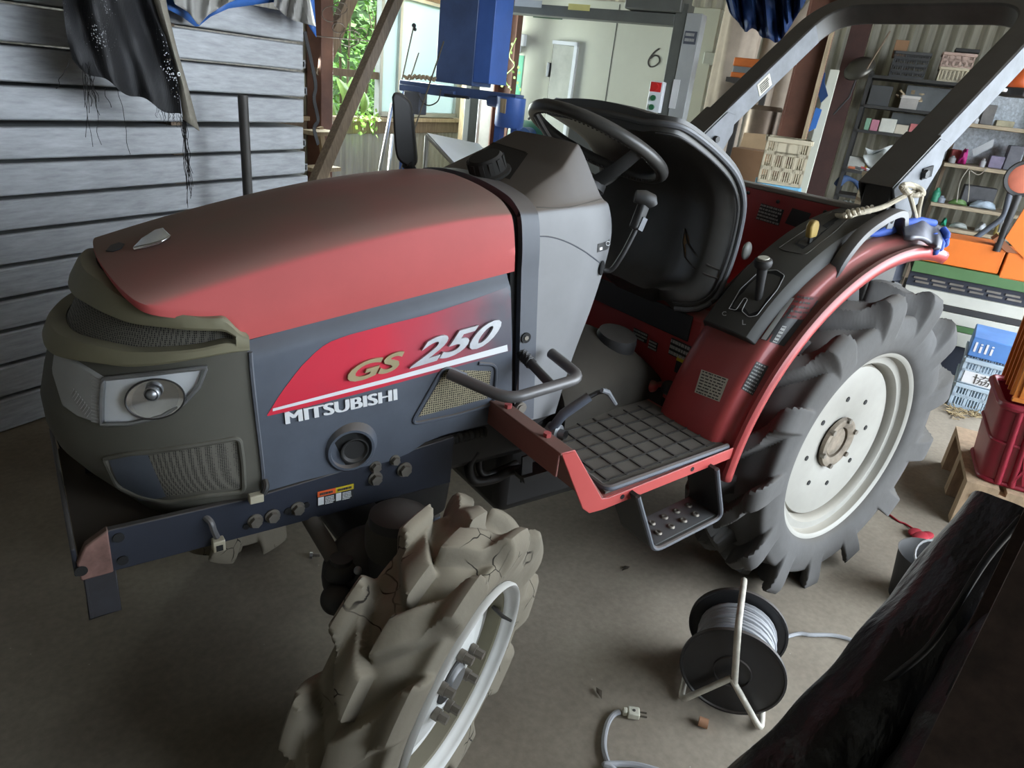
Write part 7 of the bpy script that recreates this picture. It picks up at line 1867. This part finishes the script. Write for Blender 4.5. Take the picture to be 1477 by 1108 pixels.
# ---- brown steel post close to the camera, black plastic rolls leaning on it ------------------------
e0 = D((1400, 940), .93); ed_ = V((e0.x, e0.y, 0)); pu = V((cos(radians(-74)), sin(radians(-74)), 0)); pv_ = V((cos(radians(16)), sin(radians(16)), 0))
g = G()
def pbx(s0, s1, t0, t1, z0, z1):
    P = [ed_ + pu * s0 + pv_ * t0, ed_ + pu * s1 + pv_ * t0, ed_ + pu * s1 + pv_ * t1, ed_ + pu * s0 + pv_ * t1]; g.hexa([q + V((0, 0, z0)) for q in P] + [q + V((0, 0, z1)) for q in P])
pbx(0, .25, 0, .012, 0, ZR); pbx(.12, .13, .012, .2, 0, ZR); pbx(0, .25, .2, .212, 0, ZR)
struct('trim_15', g, mat('rusty_dark_post', (.05, .032, .026), .85, var=.5, scale=20, bump=.1))
M_film = bpy.data.materials.new('black_plastic_film'); M_film.use_nodes = True; nt = M_film.node_tree; p = nt.nodes['Principled BSDF']; p.inputs['Base Color'].default_value = (.006, .006, .007, 1); p.inputs['Roughness'].default_value = .3
_tc = nt.nodes.new('ShaderNodeTexCoord'); _mp = nt.nodes.new('ShaderNodeMapping'); _mp.inputs['Scale'].default_value = (14, 14, 4); _n1 = nt.nodes.new('ShaderNodeTexNoise'); _n1.inputs['Scale'].default_value = 3; _n1.inputs['Detail'].default_value = 6
nt.links.new(_tc.outputs['Object'], _mp.inputs[0]); nt.links.new(_mp.outputs[0], _n1.inputs['Vector']); _b = nt.nodes.new('ShaderNodeBump'); _b.inputs['Strength'].default_value = .5; _b.inputs['Distance'].default_value = .012; nt.links.new(_n1.outputs['Fac'], _b.inputs['Height']); nt.links.new(_b.outputs[0], p.inputs['Normal'])
def roll(P, Q, r, label, seed, open_end=True, n=40, m=48):
    P = V(P); Q = V(Q); ax = (Q - P).normalized(); e = ax.cross(V((0, 0, 1))).normalized(); f = e.cross(ax); t = thing('plastic_roll', V((P.x, P.y, 0)), label, 'roll', None)
    A = []
    for i in range(m + 1):
        s = i / m; c = P.lerp(Q, s) - V((0, 0, .05 * sin(pi * s)))
        A.append([c + (e * cos(2 * pi * k / n) + f * sin(2 * pi * k / n)) * (r * (1 + .035 * sin(3 * k * 2 * pi / n + 5 * s + seed) + .022 * sin(7 * k * 2 * pi / n - 9 * s) + .02 * sin(26 * s + 2 * sin(k * 2 * pi / n * 2)))) for k in range(n)])
    g = G().grid(A, cv=True); ins = [[q + (Q - ax * (.0 if j == 0 else .16) - Q) * 1 + (Q - q) * (.10 if j == 0 else .25) for q in A[-1]] for j in range(2)]
    g.grid([A[-1]] + ins, cv=True); g.add(ins[-1], [tuple(range(n))]); g.add(A[0], [tuple(range(n - 1, -1, -1))])
    obj('rolled_film', g, M_film, t, ang=70); return t, P, Q, ax, e, f
Q1 = D((1486, 766), 1.42); P1 = D((1095, 1205), .99)
t, P, Q, ax, e, f = roll(P1, Q1, .104, 'thick roll of shiny black plastic sheet leaning against the rusty post', .3)
fl = [P.lerp(Q, .05 + .9 * k / 20) + (e * cos(-.9 - .6 * k / 20) + f * sin(-.9 - .6 * k / 20)) * .0 for k in range(21)]
Q2 = D((1490, 900), 1.18); P2 = D((1300, 1230), .95)
roll(P2, Q2, .07, 'second thinner black plastic roll between the thick roll and the rusty post', 2.1)
# loose edge of the film hanging from the thick roll
ew = [D(p, 1.14) for p in ((1470, 742), (1420, 800), (1370, 880), (1330, 935), (1265, 990), (1238, 1040), (1228, 1108))]
sp_ = spline([q for q in ew], 5); A = [[q, q + V((.006, -.006, -.006)), q + V((.010, -.006, -.013))] for q in sp_]; obj('loose_edge', G().grid(A), mat('grey_film_edge', (.03, .03, .031), .4), t, solid=.0015)
# black bucket behind the rolls
q = Z((1322, 866), 0)
bk = thing('black_bucket', q, 'black bucket on the floor half hidden behind the thick black roll', 'bucket')
obj('bucket_wall', G().lathe([(0, 0), (.085, 0), (.105, .17), (.108, .172), (.104, .168), (.082, .01), (0, .01)], q, (0, 0, 1), 36), M_black, bk)
hq = [q + V((.1 * cos(k * pi / 10), .1 * sin(k * pi / 10) * .5, .17 + .03 * sin(k * pi / 10))) for k in range(11)]; obj('bucket_handle', G().tube(hq, .004, 6), M_steel, bk)
# ---- cable reel --------------------------------------------------------------------------------------
cn_ = Z((1056, 969), .130); rax = V((cos(radians(34)), sin(radians(34)), 0)); Lr = .165; rr_ = .128
fr_ = cn_; bk_ = cn_ + rax * Lr
cr = thing('cable_reel', V((cn_.x, cn_.y, 0)) + rax * Lr / 2, 'black cable reel wound with grey cable on the floor beside the black rolls', 'cable reel')
for c, s in ((fr_, 1), (bk_, 1)):
    fl_ = obj('reel_flange', G().lathe([(0, -.002), (rr_ * .33, -.002), (rr_ * .34, -.007), (rr_ * .36, -.007), (rr_ * .37, -.002), (rr_ * .94, -.002), (rr_ * .96, -.006), (rr_, -.005), (rr_, .005), (0, .005)], c, rax, 64), mat('black_reel', (.018, .019, .022), .38, var=.3, dust=.4, alld=.05), cr)
obj('reel_drum', G().cyl(fr_, bk_, .07, 40), M_black, cr)
M_cab = mat('grey_cable', (.33, .34, .36), .5, var=.1, dust=.25)
pth = []
_e = V((0, 0, 1)); _f = rax.cross(_e)
for layer, rad in ((0, .082), (1, .094)):
    turns = 11 - layer
    for k in range(turns * 28):
        s = k / (turns * 28); s = s if layer == 0 else 1 - s; a = 2 * pi * k / 28
        pth.append(fr_ + rax * (.014 + (Lr - .028) * s) + (_e * cos(a) + _f * sin(a)) * (rad + .002 * sin(a * 1.3 + k * .01)))
obj('wound_cable', G().tube(pth, .0058, 6), M_cab, cr)
M_wt = mat('worn_white_tube', (.48, .45, .38), .5, .1, var=.25, scale=30)
fc_ = fr_ - rax * .022; side = rax.cross(V((0, 0, 1))).normalized()
hd = fc_ + V((0, 0, .0)); 
obj('reel_handle', G().tube(fillet([fc_ + V((0, 0, -.01)) + side * .01, fc_ + V((0, 0, .155)) - side * .02, bk_ + rax * .02 + V((0, 0, .155)) - side * .02, bk_ + rax * .02 + V((0, 0, -.01))], .03, 6), .0085, 12), M_wt, cr)
for s in (-1, 1):
    obj('reel_foot', G().tube(fillet([fc_ + V((0, 0, .0)), fc_ + side * s * .10 - rax * .01 + V((0, 0, -.118)), bk_ + side * s * .10 + rax * .02 + V((0, 0, -.118)), bk_ + rax * .02], .025, 5), .008, 10), M_wt, cr)
obj('foot_cap', G().cyl(Z((1008, 1040), .012), Z((1014, 1042), .012) + side * .012, .012, 12), mat('rust_cap', (.35, .18, .10), .8), cr)
# loose cable ends and plug
cb = spline([Z((985, 1010), .02), Z((983, 975), .03), Z((990, 1015), .02), Z((1010, 1035), .01), Z((1040, 1048), .01), Z((1075, 1050), .01)], 8)
cbl = spline([bk_ + V((0, 0, -.11)), Z((1140, 917), .008), Z((1170, 916), .008), Z((1210, 918), .008), Z((1260, 935), .008)], 8)
tag(obj('loose_cable', G().tube(cbl, .006, 8), M_cab), 'grey cable end running right from the reel towards the black roll', 'cable')
pcb = spline([Z((894, 1027), .012), Z((884, 1032), .008), Z((875, 1048), .007), Z((871, 1075), .007), Z((877, 1100), .007), Z((888, 1112), .007), Z((880, 1106), .012), Z((872, 1103), .013), Z((895, 1102), .007), Z((920, 1104), .007), Z((950, 1112), .007)], 8)
pg = thing('mains_lead', Z((900, 1060), 0), 'grey mains lead with a cream two-pin plug lying on the floor', 'cable')
obj('lead_wire', G().tube(pcb, .0068, 8), M_cab, pg)
p0, p1 = Z((898, 1026), .014), Z((928, 1031), .014); dr_ = (p1 - p0).normalized()
plug = obj('plug_body', G().bar(p0, p0 + dr_ * .012, .016, .016).bar(p0 + dr_ * .012, p0 + dr_ * .042, .026, .018), M_paper, pg, bevel=.003)
for s in (-.006, .006):
    w = dr_.cross(V((0, 0, 1))); obj('plug_pin', G().bar(p0 + dr_ * .042 + w * s, p0 + dr_ * .060 + w * s, .0015, .006), M_bolt, plug)
obj('plug_screw', G().cyl(p0 + dr_ * .027 + V((0, 0, .008)), p0 + dr_ * .027 + V((0, 0, .010)), .004, 10), M_print, plug)
# ---- little things on the floor --------------------------------------------------------------------------
q = Z((447, 801), .008); t = thing('loose_bolt', q, 'loose steel bolt on the floor left of the front axle', 'bolt'); dd = V((.8, -.4, 0)).normalized()
obj('bolt_head', G().cyl(q, q + dd * .008, .010, 6), M_steel, t); obj('bolt_shank', G().cyl(q + dd * .008, q + dd * .03, .005, 10), M_bolt, t)
q = Z((628, 746), .012); t = thing('fallen_cap', q, 'small blue-grey cap on the floor under the engine', 'cap'); obj('cap_body', G().lathe([(0, 0), (.018, 0), (.016, .02), (0, .022)], V((q.x, q.y, .001)), (0, 0, 1), 18), M_slate, t)
lf = []
for k, (px, lab) in enumerate((((897, 823), 'dry leaf on the floor in front of the step'), ((1195, 1020), 'dry leaf beside the plug lead'), ((905, 735), 'dark crumb of dirt behind the step'))):
    if k == 1: px = (868, 1008)
    q = Z(px, .004); d = V((cos(k * 1.3), sin(k * 1.3), .08)); w = V((-sin(k * 1.3), cos(k * 1.3), 0)); l = .035
    lab = ['curled dry leaf on the floor in front of the step', 'curled dry leaf on the floor beside the plug', 'curled dry leaf on the floor under the foot plate'][k]
    tag(obj('dry_leaf', G().add([q, q + d * l * .5 + w * l * .22 + V((0, 0, .006)), q + d * l, q + d * l * .5 - w * l * .22 + V((0, 0, .006))], [(0, 1, 2, 3)]), mat('dry_leaf_brown', (.09, .07, .05), .9), solid=.001), lab, 'leaf', 'dry leaves on the floor')
rg = random.Random(21); g = G()
for (px, r) in (((1320, 768), .025), ((1328, 774), .03), ((1338, 772), .022)):
    q = Z(px, .014); g.ball(q, r, 8, (1.4, .9, .45))
g.tube(spline([Z((1282, 742), .004), Z((1296, 752), .004), Z((1306, 756), .004), Z((1322, 766), .01)], 5), .004, 6)
tag(obj('red_rag', g, mat('crimson_cloth', (.34, .012, .025), .8, var=.3, scale=20), ang=80), 'crumpled crimson rag with a trailing string on the floor by the pallet', 'rag')
# ---- blue gloves on the fender, rope tied on the roll bar hinge ---------------------------------------------
M_glove = mat('blue_knit_glove', (.04, .10, .42), .7, var=.2, scale=30, bump=.1, bscale=300); M_glovep = mat('dark_palm_rubber', (.10, .10, .12), .45, var=.5, scale=12)
gl = thing('work_glove', Y((1330, 335), .95), 'blue work glove with dark rubber palm draped over the rear fender end', 'glove')
pts = [[(1302, 322), (1303, 331), (1304, 340)], [(1315, 319), (1317, 329), (1319, 341)], [(1330, 318), (1332, 330), (1333, 344)], [(1344, 320), (1344, 333), (1344, 350)], [(1355, 325), (1354, 338), (1352, 356)], [(1362, 334), (1360, 346), (1357, 360)]]
A = []
for i, r in enumerate(pts):
    A.append([Y(p, .955 - .03 * j - .006 * i + .008 * sin(2.2 * i + j)) for j, p in enumerate(r)])
cols = [spline([A[i][j] for i in range(6)], 5) for j in range(3)]
rows = [spline([cols[j][i] for j in range(3)], 5) for i in range(len(cols[0]))]
obj('glove_body', G().grid(rows), M_glovep, gl, solid=.012, ang=80)
for k, (p, q_, r) in enumerate((((1346, 338), (1349, 368), .011), ((1353, 340), (1356, 362), .010), ((1359, 338), (1364, 356), .009), ((1360, 330), (1366, 345), .009))):
    a_, b_ = Y(p, .91), Y(q_, .885); obj('glove_finger', G().tube([a_, a_.lerp(b_, .5) + V((0, -.006, 0)), b_.lerp(a_, .12), b_], [r, r, r * .95, r * .5], 12), M_glove, gl)
obj('glove_cuff', G().tube([Y((1301, 322), .955), Y((1306, 322), .95), Y((1328, 319), .945), Y((1348, 322), .93)], [.010, .012, .012, .010], 12), M_glove, gl)
gl2 = thing('work_glove', Y((1262, 332), 1.0), 'second blue glove tucked under the grab handle', 'glove')
obj('glove_body', G().tube([Y((1252, 338), .975), Y((1266, 336), .97), Y((1280, 334), .97), Y((1292, 331), .97)], [.006, .012, .013, .008], 12), M_glove, gl2)
M_rope = mat('beige_rope', (.42, .37, .28), .9, var=.25, scale=40)
rp = thing('tie_rope', Y((1310, 280), .98), 'beige rope knotted round the near roll bar hinge and laid along the fender', 'rope')
r1 = spline([X((1195, 310), 1.97), Y((1222, 312), 1.0), Y((1235, 308), .985), Y((1250, 305), .975), Y((1275, 298), .965), Y((1300, 285), .955), Y((1322, 275), .955), Y((1330, 277), .955)], 8)
obj('rope_run', G().tube(r1, .007, 8), M_rope, rp)
tw = [Y((1218 + 1.2 * k, 309 - .22 * k + 4 * sin(k * 1.1)), .985 - .01 * cos(k * 1.1)) for k in range(34)]; obj('rope_twist', G().tube(tw, .005, 6), M_rope, rp)
kn = [Y((1312 + 13 * cos(k * .8) + .3 * k, 274 + 8 * sin(k * .8 + .6)), .945 - .008 * sin(k * 1.7)) for k in range(26)]; obj('rope_knot', G().tube(spline(kn, 3), .0065, 8), M_rope, rp)
obj('rope_end', G().tube(spline([Y((1312, 280), .945), Y((1317, 298), .945), Y((1322, 318), .95)], 5), .006, 8), M_rope, rp)
obj('rope_end', G().tube(spline([Y((1330, 282), .945), Y((1326, 300), .945), Y((1324, 316), .95)], 5), .006, 8), M_rope, rp)
# rolled grey sheet resting on the tipped seat
